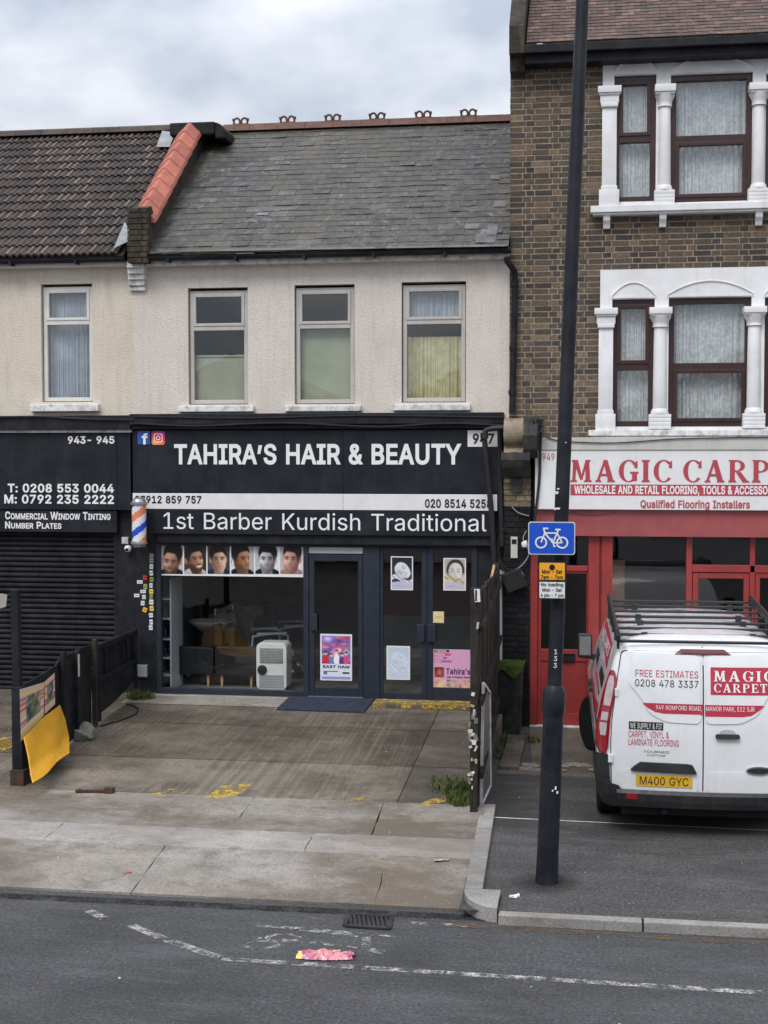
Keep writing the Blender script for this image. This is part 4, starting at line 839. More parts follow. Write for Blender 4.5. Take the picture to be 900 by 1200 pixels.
# the room behind the glass
m = MB(); rz0, rz1 = SZ0-.004, SZ1+.25
a, b = SX0-.05, SX1+.3; y0, y1 = .11, 4.6; mid = at(425, 700, 1).x
m.poly([(a, y0, rz0), (b, y0, rz0), (b, y1, rz0), (a, y1, rz0)], 1); m.poly([(a, y1, rz0), (b, y1, rz0), (b, y1, rz1), (a, y1, rz1)], 0)
m.poly([(a, y0, rz0), (a, y1, rz0), (a, y1, rz1), (a, y0, rz1)], 0); m.poly([(b, y1, rz0), (b, y0, rz0), (b, y0, rz1), (b, y1, rz1)], 0); m.poly([(a, y0, rz1), (a, y1, rz1), (b, y1, rz1), (b, y0, rz1)], 3)
m.poly([(mid, 2.2, rz0+.9), (b-.02, 2.2, rz0+.9), (b-.02, 2.2, rz1), (mid, 2.2, rz1)], 2); m.poly([(mid, 2.2, rz0), (b-.02, 2.2, rz0), (b-.02, 2.2, rz0+.9), (mid, 2.2, rz0+.9)], 0)
m.build('shop_room', ['room_wall', 'room_floor', 'room_red', 'room_ceiling'], hB)

# ---- party parapet between the two roofs
a, b = at(149.5, 270, -.3).x, at(174, 270, -.3).x; zc0 = EZ-.12
def rl(y, h): return (y, EZ+(y-EY)*dz/dy+h)
pt = thing('parapet_wall', 'sooty brick parapet with red clay coping between the two roofs', 'parapet', ((a+b)/2, -.3, zc0))
ztop = at(160, 244, -.3).z
c0z, c1z = at(166, 246, -.1).z, at(224, 147, 2.1).z
def cz(y): return c0z+(c1z-c0z)*(y+.1)/2.2
m = MB(); prof = [(-.30, zc0), (-.30, ztop), (-.10, ztop+.06), (.0, cz(.0)-.12), (2.1, cz(2.1)-.12), (2.3, cz(2.1)-.2), (3.4, RZ+.10), (3.6, RZ-.3), (1.8, EZ)]
m.prismx(prof, a+.02, b-.02)
bricks(m, a, b, zc0, ztop, -.315, rnd, tintf=one_tone((.055, .046, .034), .4, 1.1))
m.build('wall', ['dark_brick'], pt)
m = MB(); n = 9; s0, s1 = -.12, 2.15
for i in range(n):
    ya, yb = s0+(s1-s0)*i/n, s0+(s1-s0)*(i+1)/n+.05; c = one_tone((.40, .135, .095), .85, 1.12)(rnd, 0, 0); xm = (a+b)/2
    sec = lambda y, e: [Vector((xm+dx_, y, cz(y)+h_+e)) for dx_, h_ in ((-.19, -.20), (-.17, -.145), (-.02, 0), (.02, 0), (.17, -.145), (.19, -.20))]
    A, B = sec(ya, .032), sec(yb, 0)
    m.mesh(A+B, [(j, j+1, 7+j, 6+j) for j in range(5)]+[(5, 4, 3, 2, 1, 0), (6, 7, 8, 9, 10, 11)], 0, c)
m.build('coping', 'coping', pt)
m = MB(); xr = at(262, 150, RY).x; zk = at(235, 143, 2.2).z; x0, x1 = at(199, 150, 2.2).x, at(252, 150, 2.2).x; x2 = at(264, 155, 2.2).x; m.box(x0, x1, 2.17, 3.3, zk-.20, zk); m.prism([(x1+.001, zk-.26), (x1+.001, zk-.002), (x1+(x2-x1)*.6, zk-.05), (x2, zk-.13), (x2, zk-.26)], 2.18, 3.29)
m.build('ridge_cap', 'black_matt', pt, bevel=.03)
m = MB(); bk = [(306, 314, -.20), (314, 321, -.16), (321, 328, -.12), (328, 335, -.08), (335, 341, -.05)]
for i, (p0, p1, yy) in enumerate(bk):
    x0, x1, z0, z1 = rect(148.5+i*.7, p0, 168+i*.4, p1, yy); m.box(x0, x1, yy, -.002, z0+.006, z1-.002)
m.build('corbel', 'white_flaked', pt, bevel=.008)
m = MB()
def flash(pts, h): m.poly([on_roof(*p, h) for p in pts])
flash([(133, 291), (150, 283), (151, 268), (146, 260), (139, 277)], .10); flash([(183, 172), (199, 172), (205, 155), (190, 153)], .09)
m.build('flashing', 'lead', pt)

# ---- the brick house on the right
XR = 5.0
hC = thing('terraced_house', 'tall brown brick house with white column window bays above the carpet shop', 'house', ((XB+XR)/2, 0, 0))
CE = at(760, 55, -.25).z                   # eaves
SC = at(760, 513).z
def bay_holes(top, bot, cx):               # three openings of a bay
    return [rect(a_, top+2*(i == 0), b_, bot, 0.0) for i, (a_, b_) in enumerate(cx)]
U = [(719.5, 768.5), (785.5, 881), (896.5, 946)]; V = [(717, 766.5), (783, 879.5), (895, 944)]
uh = bay_holes(87, 237, U); lh = bay_holes(349, 500, V)
zU0, zU1 = rect(700, 68, 900, 240)[2:]; zL0, zL1 = rect(700, 315, 900, 506)[2:]
bx0 = at(706, 150).x; bx1 = at(961, 150).x; lx0 = at(703, 400).x; lx1 = at(960, 400).x
m = MB(); wall_holes(m, XB+.001, XR, SC, CE+.02, .006, uh+lh, .14); shell(m, XB+.012, XR, 0, CE)
bricks(m, XB+.001, XR, SC, CE-.05, 0, rnd, holes=[(bx0-.02, bx1+.02, zU0, zU1), (lx0-.02, lx1+.02, zL0-.02, zL1)], tintf=stock_brick, mat=2)
m.build('wall', ['mortar', 'room_dark', 'brick'], hC)
def column(m, px0, px1, pyc0, pyc1, pyb0, pyb1, pilaster):
    Y = -.15 if not pilaster else -.10
    a, b = at(px0, 300, Y).x, at(px1, 300, Y).x; c = (a+b)/2; wd = (b-a)/2; sw = wd*.62
    zc1, zc0 = at((px0+px1)/2, pyc0, Y).z, at((px0+px1)/2, pyc1, Y).z; zb1, zb0 = at((px0+px1)/2, pyb0, Y).z, at((px0+px1)/2, pyb1, Y).z
    h = zc1-zc0; yb = .1
    def blk(w_, z0, z1, d): m.box(c-w_, c+w_, Y-d, yb, z0, z1)
    blk(wd, zc1-.32*h, zc1, .04); blk(wd*.9, zc1-.42*h, zc1-.32*h, .02)
    if pilaster:
        blk(wd*.8, zc0+.2*h, zc1-.42*h, .0); blk(wd*.72, zc0, zc0+.2*h, .012); blk(sw, zb1, zc0, -.02); blk(wd*.86, zb0, zb1, .01); blk(sw*1.12, zb1, zb1+.05, -.005)
    else:
        yc = Y+wd*.75
        m.lathe([(wd*.66, zc0+.02), (wd*.72, zc0+.05*h), (wd*.66, zc0+.14*h), (wd*.70, zc0+.3*h), (wd*.98, zc1-.42*h)], (c, yc, 0), 20)
        m.lathe([(wd*.62, zb1+.04), (wd*.6, (zb1+zc0)/2), (wd*.55, zc0+.02)], (c, yc, 0), 20); m.lathe([(wd*.8, zb1), (wd*.78, zb1+.03), (wd*.66, zb1+.07)], (c, yc, 0), 20)
        for k in range(4):
            t0 = k/4; blk(wd*(.98-.16*(1-math.sqrt(1-(.5-t0/2)**2))), zb0+(zb1-zb0)*t0, zb0+(zb1-zb0)*(t0+.25)-.001*k, 0)
def bay(tag_, holes, x0, x1, z0, z1, cols, sillpx, brackets, lace_l, lace_u, split, sill_mat):
    s = MB(); Yf = -.05
    wall_holes(s, x0, x1, z0+.02, z1, Yf, holes, .16)
    s.poly([(x0, Yf, z0+.02), (x0, Yf, z1), (x0, .01, z1), (x0, .01, z0+.02)]); s.poly([(x0, Yf, z1), (x1, Yf, z1), (x1, .01, z1), (x0, .01, z1)]); s.poly([(x1, Yf, z1), (x1, Yf, z0+.02), (x1, .01, z0+.02), (x1, .01, z1)])
    sur = s.build('window_bay', 'white_paint', hC)
    s = MB()
    for (a_, b_, c_, d_) in holes:          # shallow segmental arch over every opening
        n = 14; rise = .17; pts = []
        for i in range(n+1):
            t = -1+2*i/n; pts.append(((a_+b_)/2+t*(b_-a_)/2*1.03, Yf-.018, d_+.045+rise*(1-t*t)))
        s.tube(pts, .012, 6); s.box(a_-.01, b_+.01, Yf-.016, Yf+.05, d_+.012, d_+.04)
        s.prism([(p[0], p[2]-.006) for p in pts], Yf-.012, Yf+.01)
    s.build('arch_moulding', 'white_paint', sur)
    for q in cols:
        s = MB(); column(s, *q); s.build('column', 'white_paint', sur, smooth=True, bevel=.006)
    a_, b_, c_, d_ = rect(*sillpx, -.17); s = MB(); s.box(a_, x1+.05, -.17, .1, c_, d_); s.box(a_+.03, x1+.02, -.14, .0, c_-.03, c_-.001); sl = s.build('sill', sill_mat, sur, bevel=.008)
    for (px_, py0, py1) in brackets:
        c0_ = at(px_, (py0+py1)/2, -.12); z1_, z0_ = at(px_, py0, -.12).z, at(px_, py1, -.12).z
        s = MB(); s.prismx([(-.13, z1_), (.0, z1_), (.0, z0_), (-.05, z0_), (-.07, z0_+.05), (-.11, z0_+.10)], c0_.x-.045, c0_.x+.045); s.build('bracket', 'white_paint', sl, bevel=.006)
    for i, (a_, b_, c_, d_) in enumerate(holes):
        f = MB(); t = .075; zt = c_+(d_-c_)*split; fy = .0
        frame(f, a_, b_, c_, d_-.002, fy, fy+.08, t); f.box(a_+t, b_-t, fy, fy+.07, zt-.045, zt+.045)
        lo, hi = (b_-a_ > .8), not (b_-a_ > .8)
        if lo: frame(f, a_+t-.01, b_-t+.01, c_+t-.01, zt-.04, fy-.014, fy+.06, .05)
        else: frame(f, a_+t-.01, b_-t+.01, zt+.04, d_-t+.01, fy-.014, fy+.06, .05)
        wo = f.build('window', 'brown_upvc', sur, bevel=.006)
        f = MB(); f.poly([(a_+.05, .05, c_+.05), (b_-.05, .05, c_+.05), (b_-.05, .05, d_-.05), (a_+.05, .05, d_-.05)]); f.build('pane', 'glass', wo)
        f = MB(); curtain(f, a_+.02, b_-.02, c_+.02, d_-.02, .16, .028, 12 if lo else 6, 110, seed=i+40); f.build('net_curtain', lace_u, wo, smooth=True)
bay('u', uh, bx0, bx1, zU0, zU1, [(699.5, 727, 101, 125, 222, 241, True), (766, 790.5, 99, 125, 222, 240, False), (876, 901.5, 97, 123, 220, 238, False), (943, 970, 96, 121, 219, 238, True)], (692, 237.5, 960, 245.5), ((711, 246, 267), (777, 245, 265), (890, 243, 263)), 'lace', 'lace', .50, 'white_paint')
bay('l', lh, lx0, lx1, zL0, zL1, [(697, 724.5, 361, 384, 485, 504, True), (761.5, 788.5, 360, 384, 485, 503, False), (872.5, 899.5, 359, 382, 484, 502, False), (941, 968, 358, 381, 483, 502, True)], (689.5, 503.5, 960, 510.5), (), 'lace', 'lace', .47, 'white_flaked')
m = MB(); ye, yr = -.34, 3.8; xs0 = at(617, 30, -.3).x
tiles(m, xs0, XR, (ye, CE+.09), (yr, CE+.09+3.4), .105, .165, .012, .003, one_tone(((.128, .080, .066), (.112, .076, .066), (.150, .096, .080), (.098, .074, .068)), .75, 1.2), rnd)
m.poly([(xs0, ye, CE+.08), (XR, ye, CE+.08), (XR, yr, CE+3.48), (xs0, yr, CE+3.48)], 0, (.1, .06, .05)); m.poly([(XR, 8, CE), (xs0, 8, CE), (xs0, yr, CE+3.48), (XR, yr, CE+3.48)], 0, (.1, .06, .05))
m.build('roof', 'plain_tile', hC)
m = MB(); m.box(xs0-.02, XR, -.27, .0, at(760, 69, -.27).z, CE+.04); m.box(xs0-.02, XR, -.36, -.275, CE-.04, CE+.07); m.build('gutter', 'black_paint', hC, bevel=.01)
m = MB(); a, b = XB+.002, xs0-.025   # kneeler of the party wall
m.prismx([(-.36, at(606, 62, -.36).z), (-.36, at(606, 30, -.36).z), (yr, CE+4.4), (yr, CE), (0.02, CE-.3), (-.02, at(606, 85, -.1).z), (-.16, at(606, 85, -.1).z), (-.22, at(606, 66, -.22).z)], a, b)
m.build('kneeler', 'dark_brick', hC)
# carpet shop: everything red
def cbox(m, x0, y0, x1, y1, ya, yb, mat=0): a_, b_, c_, d_ = rect(x0, y0, x1, y1, ya); m.box(a_, b_, ya, yb, c_, d_, mat)
cx0 = at(621, 740).x; czt = at(760, 629).z
m = MB(); m.box(XB+.002, cx0-.001, .0, .3, -.05, SC-.002, 1); m.box(cx0, XR, .001, .3, czt, SC-.002, 1)
m.build('shop_surround', ['red_paint', 'black_matt'], hC)
m = MB(); m.box(at(626, 613, -.14).x, XR, -.14, -.003, at(760, 629, -.14).z, at(760, 597, -.14).z-.004); m.build('red_fascia', 'red_fascia', hC, bevel=.008)
m = MB()
zb = .02
for x0, x1, Y in ((621, 629.5, -.06), (689, 702, -.05), (704.5, 717.5, -.05), (803.5, 810.5, -.03), (878, 884, -.02)):
    a_, b_ = at(x0, 740, Y).x, at(x1, 740, Y).x; m.box(a_, b_, Y, .08, zb, czt+.02)
cbox(m, 702, 629, 704.5, 850, -.01, .06); cbox(m, 629.5, 663, 689, 669, -.03, .07); cbox(m, 810.5, 662.5, 930, 671, -.02, .07)
a_ = at(717.5, 740).x; m.box(a_, at(803.5, 740).x, -.03, .08, zb, .55); m.box(at(951, 740).x, XR, -.02, .08, zb, czt+.02)
m.build('shopfront_frame', 'red_paint', hC, bevel=.006)
m = MB()
for x0, y0, x1, y1 in ((629, 629, 690, 664), (717, 629, 804, 840), (810, 629, 960, 663)):
    a_, b_, c_, d_ = rect(x0, y0, x1, y1, .03); m.poly([(a_, .03, c_), (b_, .03, c_), (b_, .03, d_), (a_, .03, d_)])
m.build('shop_window', 'shop_glass', hC)
def red_door(x0, x1, y0, gl, gx0, gx1, letter=False):
    Y = -.005; a_, b_ = at(x0, 740, Y).x, at(x1, 740, Y).x; ga, gb = at(gx0, 740, Y).x, at(gx1, 740, Y).x
    zt, g0, g1 = at((x0+x1)/2, y0, Y).z, at((x0+x1)/2, gl, Y).z, at((x0+x1)/2, 672 if letter else 678, Y).z
    m = MB(); m.box(a_, ga, Y, .045, zb, zt); m.box(gb, b_, Y, .045, zb, zt); m.box(ga, gb, Y, .045, g1, zt); m.box(ga, gb, Y, .045, g0-.16, g0); m.box(ga, gb, Y, .045, zb, zb+.16)
    m.box(ga, gb, .012, .04, zb+.16, g0-.16)
    dr = m.build('door', 'red_paint', hC, bevel=.007)
    m = MB(); m.poly([(ga, .02, g0), (gb, .02, g0), (gb, .02, g1), (ga, .02, g1)]); m.build('pane', 'frosted' if letter else 'shop_glass', dr)
    if letter:
        p, q, r_, s_ = rect(654, 766, 674, 775, -.012); m = MB(); frame(m, p, q, r_, s_, -.022, -.004, .012); m.box(p+.012, q-.012, -.012, -.003, r_+.012, s_-.012); m.build('letter_slot', 'black_matt', dr)
    else:
        p, q, r_, s_ = rect(x1-6, 745, x1-4, 765, -.04); m = MB(); m.box(p, q, -.05, -.006, r_, s_); m.build('handle', 'steel', dr)
m = MB(); m.box(at(621, 850).x, at(689, 850).x, -.09, .06, .0, .019); m.build('door_sill', 'white_flaked', hC)
red_door(629.8, 688.8, 669, 761, 634, 687, True); red_door(811, 877.5, 671.5, 800, 818, 871); red_door(884.5, 950, 671.5, 800, 890, 944)
m = MB(); a_, b_ = cx0-.02, XR-.1; y0, y1 = .12, 5; z1 = SC-.2
for pts, k in (([(a_, y0, 0), (b_, y0, 0), (b_, y1, 0), (a_, y1, 0)], 1), ([(a_, y1, 0), (b_, y1, 0), (b_, y1, z1), (a_, y1, z1)], 0), ([(a_, y0, 0), (a_, y1, 0), (a_, y1, z1), (a_, y0, z1)], 0), ([(b_, y1, 0), (b_, y0, 0), (b_, y0, z1), (b_, y1, z1)], 0), ([(a_, y0, z1), (a_, y1, z1), (b_, y1, z1), (b_, y0, z1)], 3)): m.poly(pts, k)
x_ = at(697, 700, .2).x; m.poly([(x_, .1, 0), (x_, 3, 0), (x_, 3, z1), (x_, .1, z1)], 0)
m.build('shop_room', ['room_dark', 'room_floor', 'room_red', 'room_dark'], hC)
# brick pier between the shops with its scroll stone
pr = thing('brick_pier', 'black painted brick pier with wrapped stone scroll between the two shops', 'pier', (at(606, 700, -.1).x, -.1, 0))
a_, b_ = at(590.5, 560, -.06).x, at(622, 560, -.06).x; zp = at(606, 594, -.06).z
m = MB(); m.box(a_, b_, -.06, -.002, -.02, zp, 0); m.box(a_+.004, b_-.004, -.05, -.002, zp, at(606, 545, -.06).z, 1)
bricks(m, a_, b_, zp, at(606, 545, -.06).z, -.066, rnd, tintf=one_tone((.27, .215, .145), .6, 1.15), mat=2)
bricks(m, a_, b_, .0, zp, -.072, rnd, tintf=one_tone((.017, .017, .019), .7, 1.3), mat=2)
m.build('pier', ['black_matt', 'old_stone', 'brick'], pr)
m = MB(); z0, z1 = at(608, 556, -.3).z, at(608, 490, -.3).z; xa, xb = at(590.5, 520, -.3).x, at(618, 520, -.3).x; h = z1-z0
prof = [(-.02, z1)]+[(-.22-.19*math.sin(R(a)), z1-.19+.19*math.cos(R(a))) for a in range(0, 131, 13)]+[(-.27, z1-.36)]+[(-.20-.14*math.sin(R(a)), z1-.50+.14*math.cos(R(a))) for a in range(30, 151, 15)]+[(-.16, z0+.06), (-.10, z0), (-.02, z0)]
m.prismx(prof, xa, xb); m.lathe([(.07, -.01), (.07, (xb-xa)+.02)], (xa, -.24, z1-.19), 16, axis='x')
m.build('scroll_stone', 'old_stone', pr, bevel=.012)
m = MB(); rr = random.Random(5)
def drape(x0, x1, pts, n=8):                # a sheet hung over the (y,z) line pts, a little slack
    rows_ = [[(x0+(x1-x0)*i/n, y-.012-.02*abs(math.sin(i*1.7+j)), z-.015*abs(math.sin(i*2.3+j*1.3))) for i in range(n+1)] for j, (y, z) in enumerate(pts)]
    for a_, b_ in zip(rows_, rows_[1:]):
        for i in range(n): m.mesh([b_[i], b_[i+1], a_[i+1], a_[i]], [(0, 1, 2, 3)])
drape(xb-.05, xb+.14, [(-.05, z1+.03), (-.25, z1+.02), (-.40, z1-.08), (-.44, z1-.22), (-.40, z1-.40), (-.30, z1-.52)])
drape(xa-.03, xb+.04, [(-.37, z1-.44), (-.38, z1-.54), (-.33, z1-.64), (-.22, z0-.02), (-.08, z0-.05)])
m.mesh([(xb+.14, -.05, z1+.03), (xb+.14, -.42, z1-.08), (xb+.15, -.44, z1-.22), (xb+.10, -.30, z1-.52), (xb+.08, -.03, z1-.5)], [(0, 1, 2, 3, 4)])
a_, b_, c_, d_ = rect(599, 555, 612, 577, -.12); m.box(a_, b_, -.12, -.07, c_, d_)
m.build('black_sheet', 'tarp_black', pr, smooth=True)

# ================================================================== SIGNS
def board(parent, name, x0, y0, x1, y1, Y, back, mat, bevel=.004, cut=None):
    a_, b_, c_, d_ = rect(x0, y0, x1, y1, Y); m = MB()
    if cut: q = at(cut, (y0+y1)/2, Y).x; m.box(a_, q-.002, Y, back, c_, d_); m.box(q+.002, b_, Y, back, c_, d_)
    else: m.box(a_, b_, Y, back, c_, d_)
    return m.build(name, mat, parent, bevel=bevel)
def slab_px(mb, x0, y0, x1, y1, Y, back, mat=0, tint=(1, 1, 1)):
    a_, b_, c_, d_ = rect(x0, y0, x1, y1, Y); mb.box(a_, b_, Y, back, c_, d_, mat, tint)
Y = -.12
sA = thing('shop_sign', 'black fascia sign reading 943-945 with two phone numbers above the shutter', 'sign', (at(60, 596, Y).x, Y, at(60, 596, Y).z))
board(sA, 'board', -260, 507, 153, 596.5, Y, -.004, 'sign_black', cut=137); board(sA, 'lower_board', -260, 597.5, 137, 622.5, -.10, -.004, 'sign_black')
m = MB(); k = dict(off=.018)
for q in (('943- 945', 79.5, 134, 511.5, 519.5, Y-.004), ('T: 0208 553 0044', 9, 133.5, 567.5, 576.8, Y-.004), ('M: 0792 235 2222', 5, 133.5, 580.3, 589.8, Y-.004)): line(sA, 'white_vinyl', *q, **k)
for q in (('Commercial Window Tinting', 6, 129.5, 600.2, 608.6, -.104), ('Number Plates', 6, 72, 611.6, 619.2, -.104)): line(sA, 'white_vinyl', *q, caps=True, off=.02)
sB = thing('shop_sign', 'large black fascia sign with white words Tahira\'s Hair & Beauty', 'sign', (at(370, 596, Y).x, Y, at(370, 596, Y).z))
board(sB, 'board', 155.5, 504, 583.5, 578, Y, -.004, 'sign_black', cut=402)
board(sB, 'phone_band', 155.5, 578.7, 582.5, 597.5, Y-.003, -.004, 'white_board', cut=402)
m = MB(); slab_px(m, 548, 504.3, 583.3, 523.5, Y-.004, Y-.001); m.build('number_panel', 'white_board', sB)
line(sB, 'white_vinyl', "TAHIRA\u2019S HAIR & BEAUTY", 204, 541, 521.3, 543.2, Y-.005, off=.032)
for q in (('07912 859 757', 158, 236, 581.4, 589.5, Y-.007), ('020 8514 5258', 498, 576, 585.5, 594.8, Y-.007), ('947', 554, 579, 508.5, 519.5, Y-.008)): line(sB, 'black_vinyl', *q, name='number_lettering', off=.03)
def px_fn(Yq): return lambda x, y: at(x, y, Yq)
m = MB(); slab_px(m, 161.2, 505, 175.6, 520.6, Y-.004, Y-.001, 0, lin(52, 88, 165)); write_px(m, 'f', 166, 173.2, 508.6, 520.2, Y-.006, tint=lin(245, 248, 255), off=.05)
mk = m.build('social_mark', 'print', sB)
m = MB()      # camera mark: rounded square from yellow through pink to violet
a_, b_, c_, d_ = rect(177.8, 505.2, 193.2, 521.2, Y-.004); n = 12; cs = [(250, 190, 90), (245, 120, 60), (230, 60, 90), (205, 50, 140), (140, 60, 190)]
for i in range(n):
    for j in range(n):
        if (i in (0, n-1)) and (j in (0, n-1)): continue
        t = max(0, min(3.999, (j/n*.75+i/n*.25)*4)); q = int(t); fct = t-q; cc = [cs[q][e]*(1-fct)+cs[q+1][e]*fct for e in range(3)]
        x0, x1, z0, z1 = a_+(b_-a_)*i/n, a_+(b_-a_)*(i+1)/n, c_+(d_-c_)*j/n, c_+(d_-c_)*(j+1)/n
        m.poly([(x0, Y-.004, z0), (x1, Y-.004, z0), (x1, Y-.004, z1), (x0, Y-.004, z1)], 0, lin(*cc))
cx_, cz_ = (a_+b_)/2, (c_+d_)/2; hw = (b_-a_)/2; wt = lin(255, 240, 245)
def rr_ring(mb, r, rad, wd, yy):
    P_ = []
    for q in range(4):
        for e in range(6):
            t = q*math.pi/2+math.pi/2*e/5; P_.append((math.copysign(r-rad, math.cos(q*math.pi/2+.78))+rad*math.cos(t), math.copysign(r-rad, math.sin(q*math.pi/2+.78))+rad*math.sin(t)))
    I_ = [(x*(1-wd/r), z*(1-wd/r)) for x, z in P_]
    for i in range(len(P_)):
        j = (i+1) % len(P_); mb.poly([(cx_+P_[i][0], yy, cz_+P_[i][1]), (cx_+P_[j][0], yy, cz_+P_[j][1]), (cx_+I_[j][0], yy, cz_+I_[j][1]), (cx_+I_[i][0], yy, cz_+I_[i][1])], 0, wt)
rr_ring(m, hw*.66, hw*.24, hw*.13, Y-.006); rr_ring(m, hw*.34, hw*.339, hw*.12, Y-.0065); m.box(cx_+hw*.36, cx_+hw*.46, Y-.006, Y-.005, cz_+hw*.36, cz_+hw*.46, 0, wt)
m.build('social_mark', 'print', sB)
Y = -.13
sC = thing('shop_sign', 'narrow black sign with white words 1st Barber Kurdish Traditional', 'sign', (at(375, 627, Y).x, Y, at(375, 627, Y).z))
board(sC, 'board', 172, 598.6, 575, 627, Y, -.092, 'sign_black')
line(sC, 'white_vinyl', '1st Barber Kurdish Traditional', 191.5, 570, 601.8, 621.2, Y-.004, off=.006)

# flared serif capitals drawn by hand for the carpet shop: strokes on a square of height 1
def arc(cx, cy, rx, ry, a0, a1, w0, w1, n=16):
    o_, i_ = [], []
    for k in range(n+1):
        t = R(a0+(a1-a0)*k/n); wv = w0+(w1-w0)*abs(math.cos(t))
        o_.append((cx+rx*math.cos(t), cy+ry*math.sin(t))); i_.append((cx+(rx-wv)*math.cos(t), cy+(ry-wv*.55)*math.sin(t)))
    return [[o_[k], o_[k+1], i_[k+1], i_[k]] for k in range(n)]
def bx(x0, x1, y0, y1): return [(x0, y0), (x1, y0), (x1, y1), (x0, y1)]
def sl(x0, x1, y=0, h=.09): return [[(x0, y), (x1, y), (x1-.05, y+h), (x0+.05, y+h)]] if y == 0 else [[(x0+.05, y-h), (x1-.05, y-h), (x1, y), (x0, y)]]
GL = {
 'M': (1.0, [[(.10, 0), (.24, 0), (.30, 1), (.14, 1)], [(.70, 0), (.92, 0), (.86, 1), (.70, 1)], [(.14, 1), (.36, 1), (.58, .10), (.46, .10)], [(.70, 1), (.82, 1), (.56, .10), (.47, .10)]]+sl(0, .34)+sl(.62, 1.0)+sl(.06, .34, 1)+sl(.68, .95, 1)),
 'A': (.92, [[(.06, 0), (.18, 0), (.50, .98), (.40, 1)], [(.60, 0), (.86, 0), (.56, 1), (.36, 1)], bx(.2, .68, .27, .37)]+sl(0, .30)+sl(.54, .92)),
 'G': (.90, arc(.47, .5, .45, .51, 40, 325, .08, .22)+[bx(.62, .84, .05, .46)]+[[(.52, .38), (.92, .38), (.90, .47), (.54, .47)], [(.70, .66), (.86, .62), (.86, .98), (.78, .92)]]),
 'I': (.40, [bx(.09, .31, 0, 1)]+sl(0, .40)+sl(0, .40, 1)),
 'C': (.84, arc(.47, .5, .45, .51, 45, 318, .08, .22)+[[(.68, .66), (.84, .62), (.84, .98), (.76, .92)]]),
 'R': (.92, [bx(.09, .31, 0, 1)]+arc(.36, .735, .40, .265, -90, 90, .07, .2)+[[(.36, .46), (.58, .46), (.92, .0), (.66, 0)], bx(.25, .4, .47, .54), bx(.25, .4, .925, 1)]+sl(0, .40)+[[(.64, 0), (.97, 0), (.93, .08), (.68, .08)], [(0, 1), (.1, .91), (.1, 1)]]),
 'P': (.82, [bx(.09, .31, 0, 1)]+arc(.36, .72, .42, .28, -90, 90, .07, .2)+[bx(.25, .4, .44, .51), bx(.25, .4, .925, 1), [(0, 1), (.1, .91), (.1, 1)]]+sl(0, .42)),
 'E': (.78, [bx(.09, .31, 0, 1), bx(.2, .70, 0, .09), bx(.2, .68, .91, 1), bx(.2, .55, .46, .54), [(.62, 0), (.76, 0), (.76, .26), (.70, .26)], [(.60, 1), (.72, 1), (.72, .76), (.66, .76)], [(.5, .38), (.57, .34), (.57, .66), (.5, .62)]]+sl(0, .3)+sl(0, .3, 1)),
 'T': (.82, [bx(.30, .52, 0, 1), bx(.02, .80, .91, 1), [(0, 1), (.08, 1), (.12, .72), (.06, .72)], [(.74, 1), (.82, 1), (.76, .72), (.70, .72)]]+sl(.2, .62)),
 'S': (.72, arc(.36, .745, .32, .255, 30, 235, .08, .16)+arc(.36, .262, .34, .262, -150, 55, .08, .17)+[[(.13, .62), (.27, .50), (.58, .34), (.62, .50), (.40, .60), (.2, .76)], [(.56, .76), (.66, .72), (.66, 1), (.6, .96)], [(.0, .02), (.08, .06), (.16, .26), (.04, .3)]]),
}
def carve(mb, s, x0, x1, zb, zt, fn, mat=0, gap=.13, space=.5, bold=1.0):
    tot = sum(GL[c][0] if c != ' ' else space for c in s)+gap*(len(s)-1); sx = (x1-x0)/tot; x = 0; k = 0
    for c in s:
        if c == ' ': x += space+gap; continue
        for p in GL[c][1]:
            ar = sum(p[i][0]*p[(i+1) % len(p)][1]-p[(i+1) % len(p)][0]*p[i][1] for i in range(len(p)))
            q = p if ar > 0 else p[::-1]
            k = (k+1) % 24; mb.poly([fn(x0+(x+u)*sx, zb+v*(zt-zb), k*.00012) for u, v in q], mat)
        x += GL[c][0]+gap
Y = -.21
sD = thing('shop_sign', 'white fascia sign with red words Magic Carpets above the red shopfront', 'sign', (at(760, 598, Y).x, Y, at(760, 598, Y).z))
x0_, x1_ = at(627, 560, Y).x, XR
za_, zb_ = at(760, 527.5, Y).z, at(760, 597.5, Y).z
m = MB(); m.box(x0_, x1_, Y, -.004, zb_, za_); m.build('board', 'white_board', sD, bevel=.006)
m = MB(); m.box(at(631, 520, -.2).x, x1_, Y-.015, -.004, za_+.003, at(760, 512.5, Y).z); m.build('top_strip', 'cream_board', sD, bevel=.006)
a_, b_, c_, d_ = rect(668, 539, 900, 565, Y-.004); fn_ = lambda x, z, e: (x, Y-.004-e, z)
ux = lambda q: at(q, 552, Y).x
m = MB(); carve(m, 'MAGIC', ux(668), ux(787.5), c_, d_, fn_); m.build('lettering', 'sign_red', sD)
m = MB(); carve(m, 'CARPETS', ux(800), ux(899.5)+.80, c_, d_, fn_); m.build('lettering', 'sign_red', sD)
line(sD, 'sign_red', 'Qualified Flooring Installers', 750.5, 879, 586.8, 595.2, Y-.004, off=.02); line(sD, 'sign_red', '949', 635.5, 650, 531.5, 539.5, Y-.004)
m = MB(); xr0, xr1, zr0, zr1 = rect(668.5, 568, 985, 581, Y-.002); m.box(xr0, xr1, Y-.003, Y-.001, zr0, zr1)
m.build('red_band', 'sign_red', sD)
q0 = at(673, 575, Y).x; q1 = at(899.5, 575, Y).x; ztp, zbs = at(780, 569.8, Y).z, at(780, 578.6, Y).z
